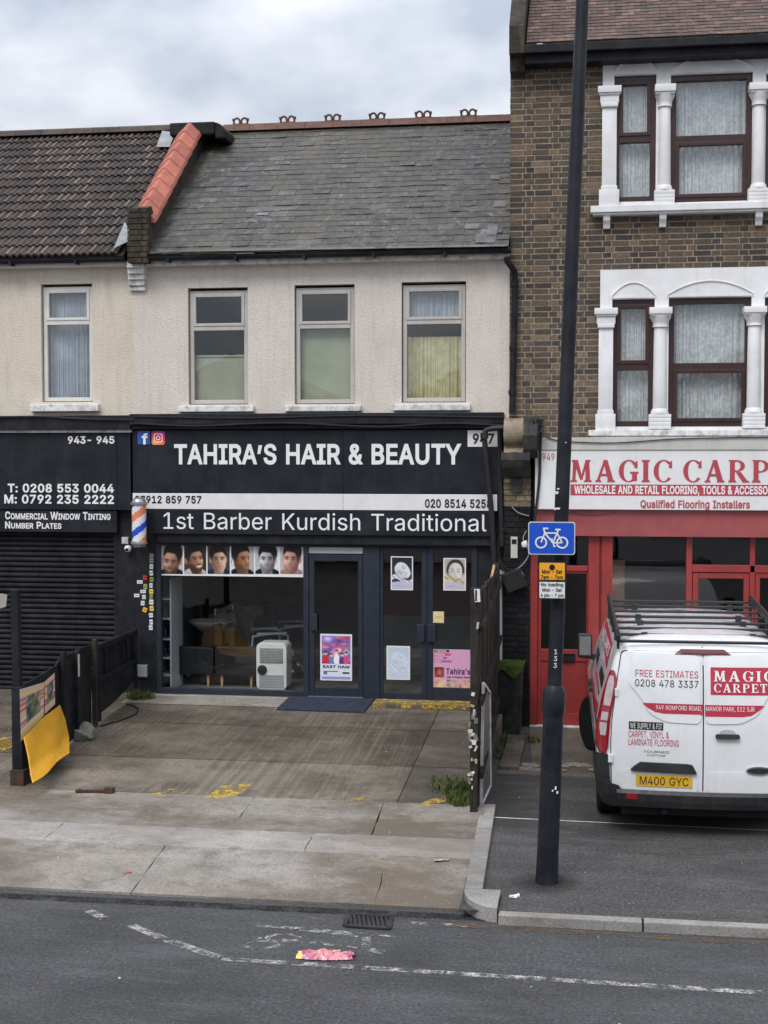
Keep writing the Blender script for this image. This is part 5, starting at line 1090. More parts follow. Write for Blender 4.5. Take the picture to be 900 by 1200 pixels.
for q in range(8): m = MB(); write(m, 'WHOLESALE AND RETAIL FLOORING, TOOLS & ACCESSO', q0, q1, zbs, ztp, lambda x, z: (x, Y-.006, z), off=.035, word=q) if q < 7 else write(m, 'RIES', q1+.01, q1+.26, zbs, ztp, lambda x, z: (x, Y-.006, z), off=.035); m.build('band_lettering', 'white_vinyl', sD)

# ---- posters and notices on the glass
def inplane(x0, y0, x1, y1, Y):
    a_, b_, c_, d_ = rect(x0, y0, x1, y1, Y); return lambda u, v, e=0: (a_+(b_-a_)*u, Y-.0006*e, c_+(d_-c_)*v)
def pp(mb, fn, pts, e, c): mb.poly([fn(u, v, e) for u, v in (pts if sum(pts[i][0]*pts[(i+1) % len(pts)][1]-pts[(i+1) % len(pts)][0]*pts[i][1] for i in range(len(pts))) > 0 else pts[::-1])], 0, lin(*c))
def el(cx, cy, rx, ry, n=20, a0=0, a1=360): return [(cx+rx*math.cos(R(a0+(a1-a0)*i/n)), cy+ry*math.sin(R(a0+(a1-a0)*i/n))) for i in range(n+(a1-a0 < 360))]
def sst(a, b, x): t = max(0.0, min(1.0, (x-a)/(b-a))); return t*t*(3-2*t)
def mixc(a, b, t): return tuple(p+(q-p)*t for p, q in zip(a, b))
def gs(x, y, cx, cy, sx, sy): return math.exp(-((x-cx)/sx)**2-((y-cy)/sy)**2)
def raster(mb, fn, W_, H_, f, e=1, box=(0, 0, 1, 1)):
    u0, v0, u1, v1 = box
    for i in range(W_):
        for k in range(H_):
            c = f((i+.5)/W_, (k+.5)/H_); ua, ub, va, vb = u0+(u1-u0)*i/W_, u0+(u1-u0)*(i+1)/W_, v0+(v1-v0)*k/H_, v0+(v1-v0)*(k+1)/H_
            mb.poly([fn(ua, va, e), fn(ub, va, e), fn(ub, vb, e), fn(ua, vb, e)], 0, lin(*[max(0, min(255, q)) for q in c]))
def man(mb, fn, bgc, skin, hair, cloth, cx=.5, turn=0.0, beard=None, smile=False, down=0.0, quiff=0.0, side=1, stub=.85, tilt=0.0, big=.47):
    rr_ = random.Random(int(cx*100+turn*37)); T = turn*.20; dk = mixc(skin, (40, 18, 12), .62)
    def f(u, v):
        x, y = (u-.5-(cx-.5))*.80, v-.47+down*.25; x, y = x*math.cos(tilt)+y*math.sin(tilt), -x*math.sin(tilt)+y*math.cos(tilt); s = big; X, Y = x/s, y/s
        c = mixc(bgc, tuple(q*.82 for q in bgc), sst(0, 1, u if side > 0 else 1-u))
        sh = sst(.05, -.05, math.hypot((u-cx)/.62, (v+.12)/.34)-1); c = mixc(c, tuple(q*(.8+.4*v) for q in cloth), sh)
        nk = sst(.06, -.06, abs(X)-.40)*sst(-.35, -.5, Y)*sst(-1.55, -1.25, Y); c = mixc(c, mixc(skin, dk, .55), nk)
        for g_ in (-1, 1): c = mixc(c, mixc(skin, dk, .35), sst(1.25, .75, ((X-g_*.62+T*.6)/.11)**2+((Y-.02)/.24)**2))
        Xw = X*(1+.34*max(0, -Y-.25)**1.5); d = (abs(Xw)/.60)**2.7+(abs(Y)/1.06)**2.5; face = sst(1.10, .90, d)
        lit = .5+.5*math.tanh(2.6*(side*X*.9+.10)+.5*Y); k = mixc(mixc(skin, dk, .98), tuple(min(255, q*1.06) for q in skin), lit); fx = X-T; Yd = Y+down*.8
        for g_ in (-1, 1):
            k = mixc(k, dk, .75*gs(fx, Yd, g_*.25, .09, .16, .09)); k = mixc(k, (28, 18, 16), .9*gs(fx, Yd, g_*.25, .07, .07, .032)); k = mixc(k, tuple(q*.7 for q in hair), .85*gs(fx-g_*.0, Yd-.03*g_*fx, g_*.26, .21, .18, .055))
        k = mixc(k, dk, .55*gs(fx, Yd, -side*.11, -.08, .06, .22)); k = mixc(k, (255, 240, 225), .22*gs(fx, Yd, side*.02, -.05, .05, .2)); k = mixc(k, dk, .6*gs(fx, Yd, 0, -.26, .15, .045)); k = mixc(k, (255, 240, 225), .25*gs(fx, Yd, side*.34, -.16, .16, .16)); k = mixc(k, (255, 240, 225), .18*gs(fx, Yd, .0, .55, .3, .16))
        if beard:
            b = sst(-.14, -.42, Yd-.25*abs(fx)**2*0)*(1-.85*gs(fx, Yd, 0, -.50, .17, .07)); b = max(b*sst(.15, .5, abs(fx)+max(0, -Yd-.42)*1.3), .9*gs(fx, Yd, 0, -.37, .24, .06)); k = mixc(k, tuple(q*.62 for q in beard), min(1, stub*1.1)*b*(.85+.15*math.sin(u*190+v*140)))
        if smile: k = mixc(k, (245, 240, 232), gs(fx, Yd, .03, -.50, .20, .065)); k = mixc(k, dk, .5*gs(fx, Yd, .03, -.60, .2, .04))
        else: k = mixc(k, mixc(dk, (120, 40, 40), .5), .85*gs(fx, Yd, 0, -.50, .19, .035)); k = mixc(k, mixc(skin, (190, 90, 90), .4), .5*gs(fx, Yd, 0, -.57, .15, .05))
        c = mixc(c, k, face)
        hd = math.hypot((X+.06*side)/.72, (Y-.48-quiff*.6)/(.66+quiff*1.6)); fore = math.hypot((X-T*.5-.05*side)/(.57-quiff*.1), (Y+.10)/(.82)); hm = sst(1.05, .93, hd)*max(sst(.93, 1.06, fore), sst(.52, .66, Y-.12*X*side))*sst(-.25, .12, Y); hl = .75+.5*max(0, math.sin(X*19+Y*7+1.5*math.sin(Y*6)))*sst(-.4, .6, side*X)*.6
        return mixc(c, tuple(q*hl for q in hair), hm*(.62+.38*sst(.1, .5, Y)))
    g0 = random.Random(5); nz_ = {}
    def f2(u, v):
        c = f(u, v); n_ = 1+.05*g0.gauss(0, 1); m_ = sum(c)/3; return tuple((q*.88+m_*.12)*n_ for q in c)
    raster(mb, fn, 34, 42, f2)
Yp = .016
pst = thing('poster_strip', 'white bordered strip of six men\'s haircut portraits across shop window top', 'poster', (at(270, 675, Yp).x, Yp, at(270, 675, Yp).z))
m = MB(); slab_px(m, 186.3, 636.8, 355.3, 675.3, Yp, Yp+.006); m.build('backing', 'white_vinyl', pst)
men = [((187.8, 214.2), 'man looking down with dark quiff and beard', dict(bgc=(196, 190, 188), skin=(205, 150, 122), hair=(30, 24, 24), cloth=(28, 28, 32), beard=(92, 62, 50), down=.16, quiff=.16, turn=-.5, tilt=-.10, side=-1)),
       ((215.8, 241.6), 'smiling bearded man in white collar turned right', dict(bgc=(62, 52, 48), skin=(196, 142, 106), hair=(48, 34, 28), cloth=(226, 224, 222), beard=(86, 56, 42), smile=True, turn=1.1, cx=.50, tilt=.14, big=.46)),
       ((243.2, 269.2), 'clean shaven man in navy top on grey', dict(bgc=(74, 78, 86), skin=(224, 176, 148), hair=(46, 32, 28), cloth=(32, 44, 84), turn=.25, quiff=.05, big=.44, tilt=.04)),
       ((270.9, 297.4), 'man in black jacket looking far right', dict(bgc=(214, 216, 220), skin=(190, 130, 92), hair=(36, 26, 24), cloth=(22, 22, 26), turn=1.9, beard=(110, 72, 52), cx=.46, quiff=.12, tilt=.10, stub=.5)),
       ((299.2, 326.8), 'black and white portrait of man with dark parting', dict(bgc=(226, 228, 232), skin=(206, 210, 216), hair=(28, 28, 32), cloth=(24, 24, 28), beard=(120, 122, 128), turn=-.1, quiff=.12, stub=.6, side=-1, big=.45)),
       ((328.4, 354.3), 'pale man with tousled brown hair on white', dict(bgc=(228, 220, 224), skin=(232, 176, 160), hair=(62, 34, 34), cloth=(196, 150, 150), beard=(190, 120, 104), turn=-.5, quiff=.2, stub=.5, tilt=-.06, side=-1))]
for (x0, x1), lb, kw in men:
    m = MB(); man(m, inplane(x0, 638.3, x1, 672.6, Yp-.002), **kw); o = m.build('portrait', 'print', pst); o['label'] = lb
def poster(label, x0, y0, x1, y1, draw, cat='poster', name='poster', Yq=.014, border=(236, 236, 238)):
    m = MB(); slab_px(m, x0, y0, x1, y1, Yq, Yq+.003, 0, lin(*border)); draw(m, inplane(x0, y0, x1, y1, Yq-.0008)); return tag(m.build(name, 'print', None), label, cat)
def salon(mb, f, face, veil, band, hair=None, gold=False, tilt=0, faint=0.0):
    dk = mixc(face, (70, 62, 66), .75)
    def q(u, v):
        c = mixc(veil, tuple(k*.75 for k in veil), sst(.3, 1, v)*.6)
        x, y = (u-.54)*.70, v-.58
        if tilt: a = R(52); x, y = x*math.cos(a)+y*math.sin(a), -x*math.sin(a)+y*math.cos(a)
        X, Y = x/.235, y/.30
        if hair: c = mixc(c, hair, sst(1.12, .95, math.hypot(X/1.28, (Y-.12)/1.25))*sst(-.5, .1, Y))
        d = abs(X*(1+.25*max(0, -Y)))**2.3+abs(Y)**2.3; k = mixc(face, tuple(z*.82 for z in face), sst(-.2, 1, -X)*.7)
        for g_ in (-1, 1): k = mixc(k, dk, .9*gs(X, Y+.05*X*X, g_*.42, .02, .22, .045)); k = mixc(k, dk, .7*gs(X, Y, g_*.44, .30, .26, .05)); k = mixc(k, dk, .18*gs(X, Y, g_*.42, .1, .25, .14))
        k = mixc(k, dk, .35*gs(X, Y, -.12, -.22, .07, .2)); k = mixc(k, dk, .5*gs(X, Y, 0, -.32, .14, .04)); k = mixc(k, mixc(face, (190, 110, 110), .6), .9*gs(X, Y, 0, -.58, .24, .07))
        c = mixc(c, k, sst(1.08, .92, d))
        w_ = v-.30-.10*math.sin(u*5.2+.6); sc = (224, 204, 150) if gold else (236, 236, 244); fold = .86+.14*math.sin(u*23+v*41)
        c = mixc(c, tuple(z*fold for z in sc), sst(.06, .03, abs(w_)-.03)); c = mixc(c, (112, 104, 100), .7*gs(u, v, .68, .33, .12, .035))
        c = mixc(c, band, sst(.24, .18, v-.03*math.sin(u*4))); c = mixc(c, (150, 138, 172), .5*gs(u, v, .32, .10, .2, .022))
        return mixc(c, (206, 220, 238), faint)
    raster(mb, f, 30, 44, q, 1, (.05, .035, .95, .965))
poster('facial treatment poster of white face in dark surround, upper left door glass', 458, 652, 484, 691.5, lambda m, f: salon(m, f, (226, 228, 234), (44, 54, 66), (196, 190, 212), tilt=1))
poster('poster of calm woman\'s face with gold scarf, upper right door glass', 519.5, 654, 546, 692, lambda m, f: salon(m, f, (224, 220, 214), (206, 204, 196), (200, 190, 208), hair=(58, 56, 54), gold=True))
poster('washed out pale blue treatment poster low on the left double door', 453, 757, 480.5, 796.5, lambda m, f: salon(m, f, (216, 224, 236), (200, 212, 230), (200, 196, 220), tilt=1, faint=.62))
def east(m, f):
    r_ = random.Random(4); cs = [(206, 60, 80), (236, 130, 170), (120, 90, 190), (240, 200, 214), (80, 110, 200), (240, 240, 248), (160, 50, 110), (234, 110, 90), (56, 46, 110), (220, 160, 210), (150, 190, 230)]
    bl = [(r_.random(), r_.uniform(.1, 1), r_.uniform(.05, .16), r_.uniform(.03, .10), r_.choice(cs)) for _ in range(60)]
    fig = [(.14, .20, (206, 52, 62)), (.34, .16, (120, 130, 190)), (.52, .24, (242, 242, 250)), (.70, .17, (96, 60, 140)), (.86, .20, (222, 84, 124))]
    def q(u, v):
        c = mixc((84, 62, 150), (150, 110, 190), sst(0, 1, v))
        for bx_, by_, sx_, sy_, k in bl: c = mixc(c, k, .8*gs(u, v, bx_, by_, sx_, sy_))
        for cx_, h_, k in fig: c = mixc(c, k, sst(1.2, .8, ((u-cx_)/.10)**2+((v-h_*.6)/(h_))**2)); c = mixc(c, (236, 198, 172), sst(1.3, .7, ((u-cx_)/.05)**2+((v-h_*1.6-.04)/.05)**2)); c = mixc(c, (60, 34, 40), sst(1.3, .7, ((u-cx_)/.055)**2+((v-h_*1.6-.095)/.03)**2))
        return c
    raster(m, f, 36, 40, q, 1, (.05, .36, .95, .96))
    write(m, 'EAST HAM', .09, .92, .27, .325, lambda u, v: f(u, v, 4), tint=lin(22, 22, 30), off=.05)
    pp(m, f, [(.1, .19), (.56, .19), (.56, .205), (.1, .205)], 2, (40, 40, 60)); pp(m, f, [(.7, .15), (.92, .15), (.92, .185), (.7, .185)], 2, (30, 30, 50)); pp(m, f, [(.1, .13), (.22, .13), (.22, .2), (.1, .2)], 3, (120, 120, 150)); pp(m, f, [(.05, .03), (.95, .03), (.95, .085), (.05, .085)], 2, (150, 158, 205))
poster('colourful purple and red show poster reading East Ham on the single door', 375.3, 743, 412.5, 797.5, east, border=(222, 228, 240))
def pink(m, f):
    pp(m, f, [(.0, .0), (1, 0), (1, 1), (0, 1)], 1, (222, 168, 202))
    for i, (w_, c) in enumerate(((.36, (40, 30, 40)), (.40, (214, 80, 130)), (.30, (214, 80, 130)), (.42, (170, 110, 170)))): pp(m, f, [(.04, .93-i*.08), (.04+w_, .93-i*.08), (.08+w_, .96-i*.08), (.04+w_, .985-i*.08), (.04, .985-i*.08)], 2, c)
    for i, t in enumerate(('THREADING', 'FACIALS', 'HAIR', 'MAKE UP')): write(m, t, .06, .10+.26-.05*i, .942-i*.08, .972-i*.08, lambda u, v: f(u, v, 3), tint=lin(250, 240, 246), off=.02)
    write(m, "Tahira's", .34, .97, .42, .55, lambda u, v: f(u, v, 3), tint=lin(70, 44, 110), off=.05); write(m, 'Hair & Beauty Salon', .36, .97, .33, .375, lambda u, v: f(u, v, 3), tint=lin(50, 40, 90), off=.02)
    def warm(seed, base, dark):
        r_ = random.Random(seed); bl = [(r_.random(), r_.random(), r_.uniform(.1, .3), r_.uniform(.08, .25), mixc(base, dark, r_.random()*1.1)) for _ in range(16)]
        def q(u, v):
            c = base
            for bx_, by_, sx_, sy_, k in bl: c = mixc(c, k, .75*gs(u, v, bx_, by_, sx_, sy_))
            return mixc(c, mixc(base, (255, 236, 220), .4), .8*gs(u, v, .5, .45, .24, .3))
        return q
    raster(m, f, 12, 14, warm(3, (190, 84, 70), (70, 26, 26)), 2, (.04, .34, .29, .58))
    for i, (b_, d_) in enumerate((((236, 206, 178), (190, 130, 96)), ((214, 180, 168), (96, 60, 58)), ((226, 180, 162), (120, 72, 66)))): raster(m, f, 14, 12, warm(i+7, b_, d_), 2, (.04+i*.32, .03, .33+i*.32, .29))
poster('pink advertisement with treatments and word Tahira\'s on the right door', 507.3, 761, 552.5, 811, pink, Yq=.012, border=(222, 168, 202))
def notice(m, f):
    pp(m, f, [(.08, .08), (.92, .08), (.92, .92), (.08, .92)], 1, (226, 212, 160)); pp(m, f, [(.2, .4), (.8, .4), (.8, .6), (.2, .6)], 2, (206, 190, 140))
poster('small square cream notice beside the right door handle', 507.5, 716.5, 520.3, 730, notice, cat='notice', name='notice', Yq=-.052+.04, border=(214, 200, 150))
# stickers on the black pilaster
ordn = ['first', 'second', 'third', 'fourth', 'fifth', 'sixth', 'seventh', 'eighth', 'ninth', 'tenth', 'eleventh', 'twelfth', 'thirteenth']
sc = random.Random(2); ys_ = [651, 657, 664, 671.5, 679, 686, 693, 699, 705.5, 713, 721, 729, 735.5]
cols = ['grey', 'grey', 'white', 'white', 'green', 'white', 'yellow', 'green', 'white', 'yellow', 'white', 'white', 'white']
CV = {'grey': (150, 150, 150), 'white': (218, 220, 222), 'green': (150, 165, 90), 'yellow': (222, 205, 90), 'red': (205, 60, 50), 'orange': (232, 178, 60)}
def sticker(px_, py_, w_, h_, c, label, group, rot=0.0, Yq=-.004):
    m = MB(); p = at(px_, py_, Yq); s = 1/86; w2, h2 = w_*s/2, h_*s/2; ca, sa = math.cos(rot), math.sin(rot)
    pts = [(p.x+ca*u*w2-sa*v*h2, p.z+sa*u*w2+ca*v*h2) for u, v in ((-1, -1), (1, -1), (1, 1), (-1, 1))]
    m.prism(pts, Yq, Yq+.003, 0, lin(*CV[c]))
    m.prism([((q[0]-p.x)*.7+p.x, (q[1]-p.z)*.3+p.z) for q in pts], Yq-.001, Yq, 0, lin(*[int(v*.75) for v in CV[c]]))
    tag(m.build('sticker', 'print_matt', None), label, 'sticker', group)
for i, y in enumerate(ys_):
    sticker(177.3-(i > 9)*.6+sc.uniform(-.4, .4), y, 4.4+sc.uniform(-.6, .6), 5.6+sc.uniform(-1, 1), cols[i], f'{cols[i]} sticker, {ordn[i]} from the top of the column left of the shop window', 'stickers in the column beside the shop window', sc.uniform(-.12, .12))
for px_, py_, w_, h_, c, lb, ro in ((169.8, 677, 4.6, 5.4, 'red', 'red square sticker topmost of the loose cluster on black pilaster', .05), (163.8, 682, 7, 4, 'white', 'wide white sticker just below left of the red sticker', 0), (170.2, 687.5, 4.6, 6.4, 'green', 'pale green upright sticker under the red sticker', 0), (167.6, 693.2, 7, 4, 'white', 'wide white sticker directly below the pale green sticker', .03), (160.2, 697.8, 6.6, 4, 'white', 'leftmost wide white sticker of the cluster on black pilaster', .03), (168.6, 699.6, 4.4, 5, 'white', 'small white sticker right of the leftmost wide sticker', .05), (167.2, 706.8, 4.6, 5.4, 'white', 'upright white sticker just above the orange sticker', -.05), (169.6, 714.6, 5.4, 5.4, 'orange', 'tilted orange sticker lowest of the cluster on black pilaster', -.4)):
    sticker(px_, py_, w_, h_, c, lb, 'loose stickers on the black pilaster', ro)

# ================================================================== FITTINGS ON THE FRONTS
c = at(163, 612, -.34); bp = thing('barber_pole', 'barber pole with blue and orange stripes between silver caps', 'barber pole', (c.x, c.y, at(163, 640, -.34).z))
z0, z1 = at(163, 634, -.34).z, at(163, 592, -.34).z; r_ = .098
m = MB(); n = 40; k = 28
for j in range(k):
    for i in range(n):
        za, zb = z0+(z1-z0)*j/k, z0+(z1-z0)*(j+1)/k; a0, a1 = 6.283*i/n, 6.283*(i+1)/n
        ph = ((a0/6.283)*1.0+(j/k)*1.15*-1+.95) % 1.0
        cc = lin(222, 222, 226) if ph < .26 or .50 < ph < .74 else lin(40, 78, 190) if ph < .5 else lin(226, 130, 92)
        m.poly([(c.x+r_*math.cos(a0), c.y+r_*math.sin(a0), za), (c.x+r_*math.cos(a1), c.y+r_*math.sin(a1), za), (c.x+r_*math.cos(a1), c.y+r_*math.sin(a1), zb), (c.x+r_*math.cos(a0), c.y+r_*math.sin(a0), zb)], 0, cc)
m.build('striped_tube', 'print', bp, smooth=True)
m = MB(); m.lathe([(.105, 0), (.118, .01), (.118, .035), (.10, .045), (.092, .075), (.06, .10), (.0, .112)], (c.x, c.y, z1), 24); m.build('top_cap', 'steel', bp, smooth=True)
m = MB(); m.lathe([(.05, -.085), (.088, -.08), (.095, -.05), (.118, -.04), (.118, -.01), (.105, 0)], (c.x, c.y, z0), 24); m.build('base_cap', 'steel', bp, smooth=True)
m = MB(); m.box(c.x-.02, c.x+.02, c.y+.1, -.002, z0-.05, z0+.0); m.box(c.x-.02, c.x+.02, c.y+.1, -.17, z1+.0, z1+.04); m.prismx([(c.y+.1, z0+.02), (-.003, z0-.08), (-.003, z0+.2)], c.x-.14, c.x-.12); m.build('bracket', 'black_matt', bp)
c = at(150, 643, -.08); k = thing('security_camera', 'white dome camera on black pilaster under the barber pole', 'camera', (c.x, c.y, c.z))
m = MB(); m.lathe([(.0, -.05), (.03, -.042), (.05, -.015), (.052, .012), (.04, .04), (.0, .05)], c, 18); m.build('dome', 'white_plastic', k, smooth=True)
m = MB(); m.lathe([(.018, -.062), (.022, -.045), (.022, -.02)], (c.x, c.y-.02, c.z-.01), 12, axis='y'); m.build('lens', 'screen_off', k); m = MB(); m.box(c.x-.02, c.x+.02, c.y+.03, -.002, c.z-.02, c.z+.02); m.build('bracket', 'white_plastic', k)
a_, b_, c_, d_ = rect(142.5, 629.5, 150, 637.5, -.06); m = MB(); m.box(a_, b_, -.06, -.002, c_, d_); m.box(a_+.015, b_-.015, -.066, -.058, c_+.015, d_-.015); tag(m.build('junction_box', 'cream_board', None, bevel=.006), 'small cream junction box above the dome camera', 'junction box')
a_, b_, c_, d_ = rect(158.5, 779.5, 171.5, 793.5, -.06); m = MB(); m.box(a_, b_, -.06, -.002, c_, d_); m.box(a_+.012, b_-.012, -.066, -.058, c_+.012, d_-.012); tag(m.build('meter_box', 'grey_plastic', None, bevel=.008), 'light grey square box low on black pilaster beside the gate', 'meter box')
# drain pipe over the right end of the sign
m = MB(); m.tube([at(593, 501, -.30), at(577, 502, -.30), at(569.5, 504, -.30), at(567.5, 510, -.30), at(569, 530, -.28), at(576.5, 605, -.22), at(580, 692, -.14)], .037, 10); m.tube([at(567.3, 507, -.3), at(567.8, 514, -.3)], .053, 10)
tag(m.build('waste_pipe', 'cable_black', None, smooth=True), 'black waste pipe bending down across the number 947 sign', 'pipe')
m = MB(); p0, p1 = at(587, 580, -.1), at(586, 800, -.1); m.tube([at(585.5, 500, -.12), at(586, 560, -.1), at(587.5, 640, -.1)], .035, 8); tag(m.build('black_conduit', 'cable_black', None, smooth=True), 'thin black conduit beside the stone scroll', 'conduit')
m = MB(); m.tube([at(587, 668, -.12), at(587.2, 775, -.12)], .016, 8); m.box(p0.x+.02, p0.x+.05, -.115, -.07, at(586, 677, -.1).z, at(586, 670, -.1).z); tag(m.build('grey_conduit', 'grey_plastic', None, smooth=True), 'thin grey upright conduit on the black pier', 'conduit')
a_, b_, c_, d_ = rect(598.5, 629, 606.5, 654, -.10); m = MB(); m.box(a_, b_, -.10, -.075, c_, d_); m.box(a_+.01, b_-.01, -.104, -.098, d_-.10, d_-.03, 1); tag(m.build('notice_plate', ['cream_board', 'black_matt'], None, bevel=.004), 'scuffed upright cream plate on the black pier', 'plate')
c = at(602, 680, -.22); fl = thing('flood_light', 'grey floodlight tilted on the black pier below tangled wires', 'light', (c.x, c.y, c.z))
ax, az = Vector((.13, .02, .05)), Vector((-.05, -.04, .115)); ay = ax.cross(az).normalized()*.035
m = MB(); m.obox(c, ax, ay, az); m.obox(c-ay*1.2, ax*.86, ay*.25, az*.86); m.build('housing', 'van_plastic', fl, bevel=.012); m = MB(); m.obox(c-ay*1.5, ax*.72, ay*.08, az*.72); m.build('lens', 'steel', fl)
m = MB(); m.bar(c+ax*.9-az*.2, (c.x+.1, -.08, c.z+.1), .02, .02); m.bar(c-ax*.9, (c.x-.12, -.08, c.z+.06), .02, .02); m.build('bracket', 'steel', fl)
c = at(614.5, 637.5, -.2); m = MB(); m.lathe([(.0, -.05), (.03, -.04), (.042, -.01), (.04, .02), (.0, .045)], c, 14); m.lathe([(.0, -.04), (.028, -.03), (.03, .02), (.0, .03)], c+Vector((.075, 0, -.03)), 12); m.bar(c, (c.x+.02, -.07, c.z+.03), .025, .025)
tag(m.build('outdoor_camera', 'white_plastic', None, smooth=True), 'white round outdoor camera beside the blue cycle sign', 'camera')
def cable(label, pts, r, mat='cable_black', Yd=-.1, sag=0, n=3):
    P_ = [at(*p) if len(p) == 3 else at(p[0], p[1], Yd) for p in pts]; Q_ = []
    for i in range(len(P_)-1):
        p0, p1, p2, p3 = P_[max(i-1, 0)], P_[i], P_[i+1], P_[min(i+2, len(P_)-1)]
        for k in range(n):
            t = k/n; Q_.append(.5*((2*p1)+(p2-p0)*t+(2*p0-5*p1+4*p2-p3)*t*t+(3*p1-p0-3*p2+p3)*t**3))
    Q_.append(P_[-1]); m = MB(); m.tube(Q_, r, 6); tag(m.build('cable', mat, None, smooth=True), label, 'cable')
cable('sagging black cable along the cornice above the barber sign', [(158, 496), (230, 499), (330, 495.5), (440, 500), (520, 496), (588, 498)], .012, Yd=-.235, n=5)
cable('black cable clipped along the wall above the shutter sign', [(-40, 490), (40, 488), (100, 491), (157, 492)], .012, Yd=-.225, n=5)
cable('upper black cable above the barber cornice', [(158, 488), (280, 490), (420, 487), (590, 489)], .010, Yd=-.232, n=5)
cable('black cable hanging down the left end of Magic Carpets sign', [(634, 506), (633, 530), (632, 560), (629, 590), (626, 612), (622, 626)], .018, Yd=-.24)
cable('thin black wire drooping over the white top strip', [(640, 512), (660, 517), (720, 519), (800, 514), (905, 512.5)], .007, Yd=-.24, n=5)
cable('thin wire drooping across the red fascia', [(660, 599), (680, 603), (700, 604), (722, 600)], .006, Yd=-.225)
cable('pale looped wire on the black pier under the stone scroll', [(600, 594), (606, 600), (613, 603), (620, 604.5)], .008, 'cable_grey', -.1)
cable('black wire loop left of the cream plate', [(592, 618), (585, 628), (584, 645), (588, 660), (596, 668)], .010, Yd=-.12)
cable('grey wire curling from the outdoor camera', [(617, 622), (613, 632), (620, 648), (612, 662), (603, 668)], .008, 'cable_grey', -.13)
cable('black wire trailing to the floodlight', [(584, 655), (590, 668), (596, 673), (600, 676)], .012, Yd=-.16)
m = MB(); rr = random.Random(9)
for i in range(9):
    pts = [at(628+rr.uniform(-6, 10), 497+rr.uniform(-6, 10), -.36+rr.uniform(-.06, .12)) for _ in range(6)]
    m.tube(pts, .010, 5)
tag(m.build('wire_bundle', 'cable_black', None, smooth=True), 'tangled bundle of wires at the corner of Magic Carpets sign', 'wires')

# ================================================================== LAMP POST AND ITS PLATES
Bp = on(640.5, 1034, 0); dpt = (Bp-CAM).dot(FW)
def post_pt(px_, py_): return CAM+ray(px_, py_)*dpt
def post_at(py_): return post_pt(640.5+(1034-py_)*.0405-(0 if py_ < 1034 else 0), py_)
pl = thing('lamp_post', 'tall black lamp post numbered 133, leaning right in front of the red door', 'lamp post', Bp)
kk = dpt/FPX; v0 = Bp
m = MB(); A = [post_at(1034), post_at(1000), post_at(900), post_at(835)]
A[0].z = -.01
m.tube(A, [13.3*kk, 12.6*kk, 12.3*kk, 12.0*kk], 20); C1, C2, C3 = post_at(838), post_at(812), post_at(803)
m.tube([C1, post_at(832), C2, C3], [12.5*kk, 13.6*kk, 13.6*kk, 9.5*kk], 12)
q = post_at(870); m.obox(q+Vector((.0, -12.0*kk, 0)), (.055, 0, 0), (0, .008, 0), (.008, 0, .20))
m.build('base', 'post_paint', pl, smooth=True)
m = MB(); m.tube([post_at(806), post_at(400), post_at(0), post_at(-160)], [8.6*kk, 8.3*kk, 7.6*kk, 7.2*kk], 20); m.build('pole', 'post_paint', pl, smooth=True)
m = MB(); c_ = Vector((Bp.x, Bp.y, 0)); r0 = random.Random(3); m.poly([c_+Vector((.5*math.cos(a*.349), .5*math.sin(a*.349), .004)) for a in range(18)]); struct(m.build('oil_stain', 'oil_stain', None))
pr_ = 8.6*kk
for i, ch in enumerate('133'):
    q = post_at(762.5+i*8); m = MB() if i == 0 else m
    hz = 2.75*kk; wx = 1.9*kk
    write(m, ch, q.x-wx, q.x+wx, q.z-hz, q.z+hz, lambda x, z, q=q: (x, q.y-math.sqrt(max(1e-6, pr_**2-(x-q.x)**2))-.003, z))
m.build('number', 'white_vinyl', pl)
for px_, py_, w_, h_ in ((653, 573, 3, 1.5), (651, 577.5, 4.5, 3), (652, 596, 6, 2.2), (649, 597, 2, 1.2), (649.5, 921, 2, 4), (651.5, 926, 2, 3), (646, 924, 1.6, 2), (662, 519, 1.6, 1)):
    q = post_pt(px_, py_)-FW*(12.9*kk if py_ > 800 else 8.9*kk); m = MB(); m.obox(q, (w_*kk/2, 0, 0), (0, .001, 0), (.002, 0, h_*kk/2)); m.build('scuff', 'white_flaked', pl)
def plate(name, label, x0, y0, x1, y1, off, face, edge, rad, content, cat='sign'):
    Yq = post_at((y0+y1)/2).y-off; a_, b_, c_, d_ = rect(x0, y0, x1, y1, Yq); t = thing(name, label, cat, ((a_+b_)/2, Yq, c_))
    def rp_(i): 
        out_ = []
        for cxx, czz, a0 in ((b_-i-rad, d_-i-rad, 0), (a_+i+rad, d_-i-rad, 90), (a_+i+rad, c_+i+rad, 180), (b_-i-rad, c_+i+rad, 270)):
            for e in range(6): out_.append((cxx+rad*math.cos(R(a0+18*e)), czz+rad*math.sin(R(a0+18*e))))
        return out_
    m = MB(); m.prism(rp_(0), Yq, Yq+.006); m.box((a_+b_)/2-.08, (a_+b_)/2+.08, Yq+.007, Yq+off-.03, c_+(d_-c_)*.3, c_+(d_-c_)*.38, 0); m.box((a_+b_)/2-.08, (a_+b_)/2+.08, Yq+.007, Yq+off-.03, c_+(d_-c_)*.66, c_+(d_-c_)*.74, 0); m.build('backing', edge, t)
    m = MB(); m.prism(rp_(.008 if edge != face else .004), Yq-.0015, Yq-.0002); m.build('face', face, t)
    content(t, a_, b_, c_, d_, Yq-.004); return t
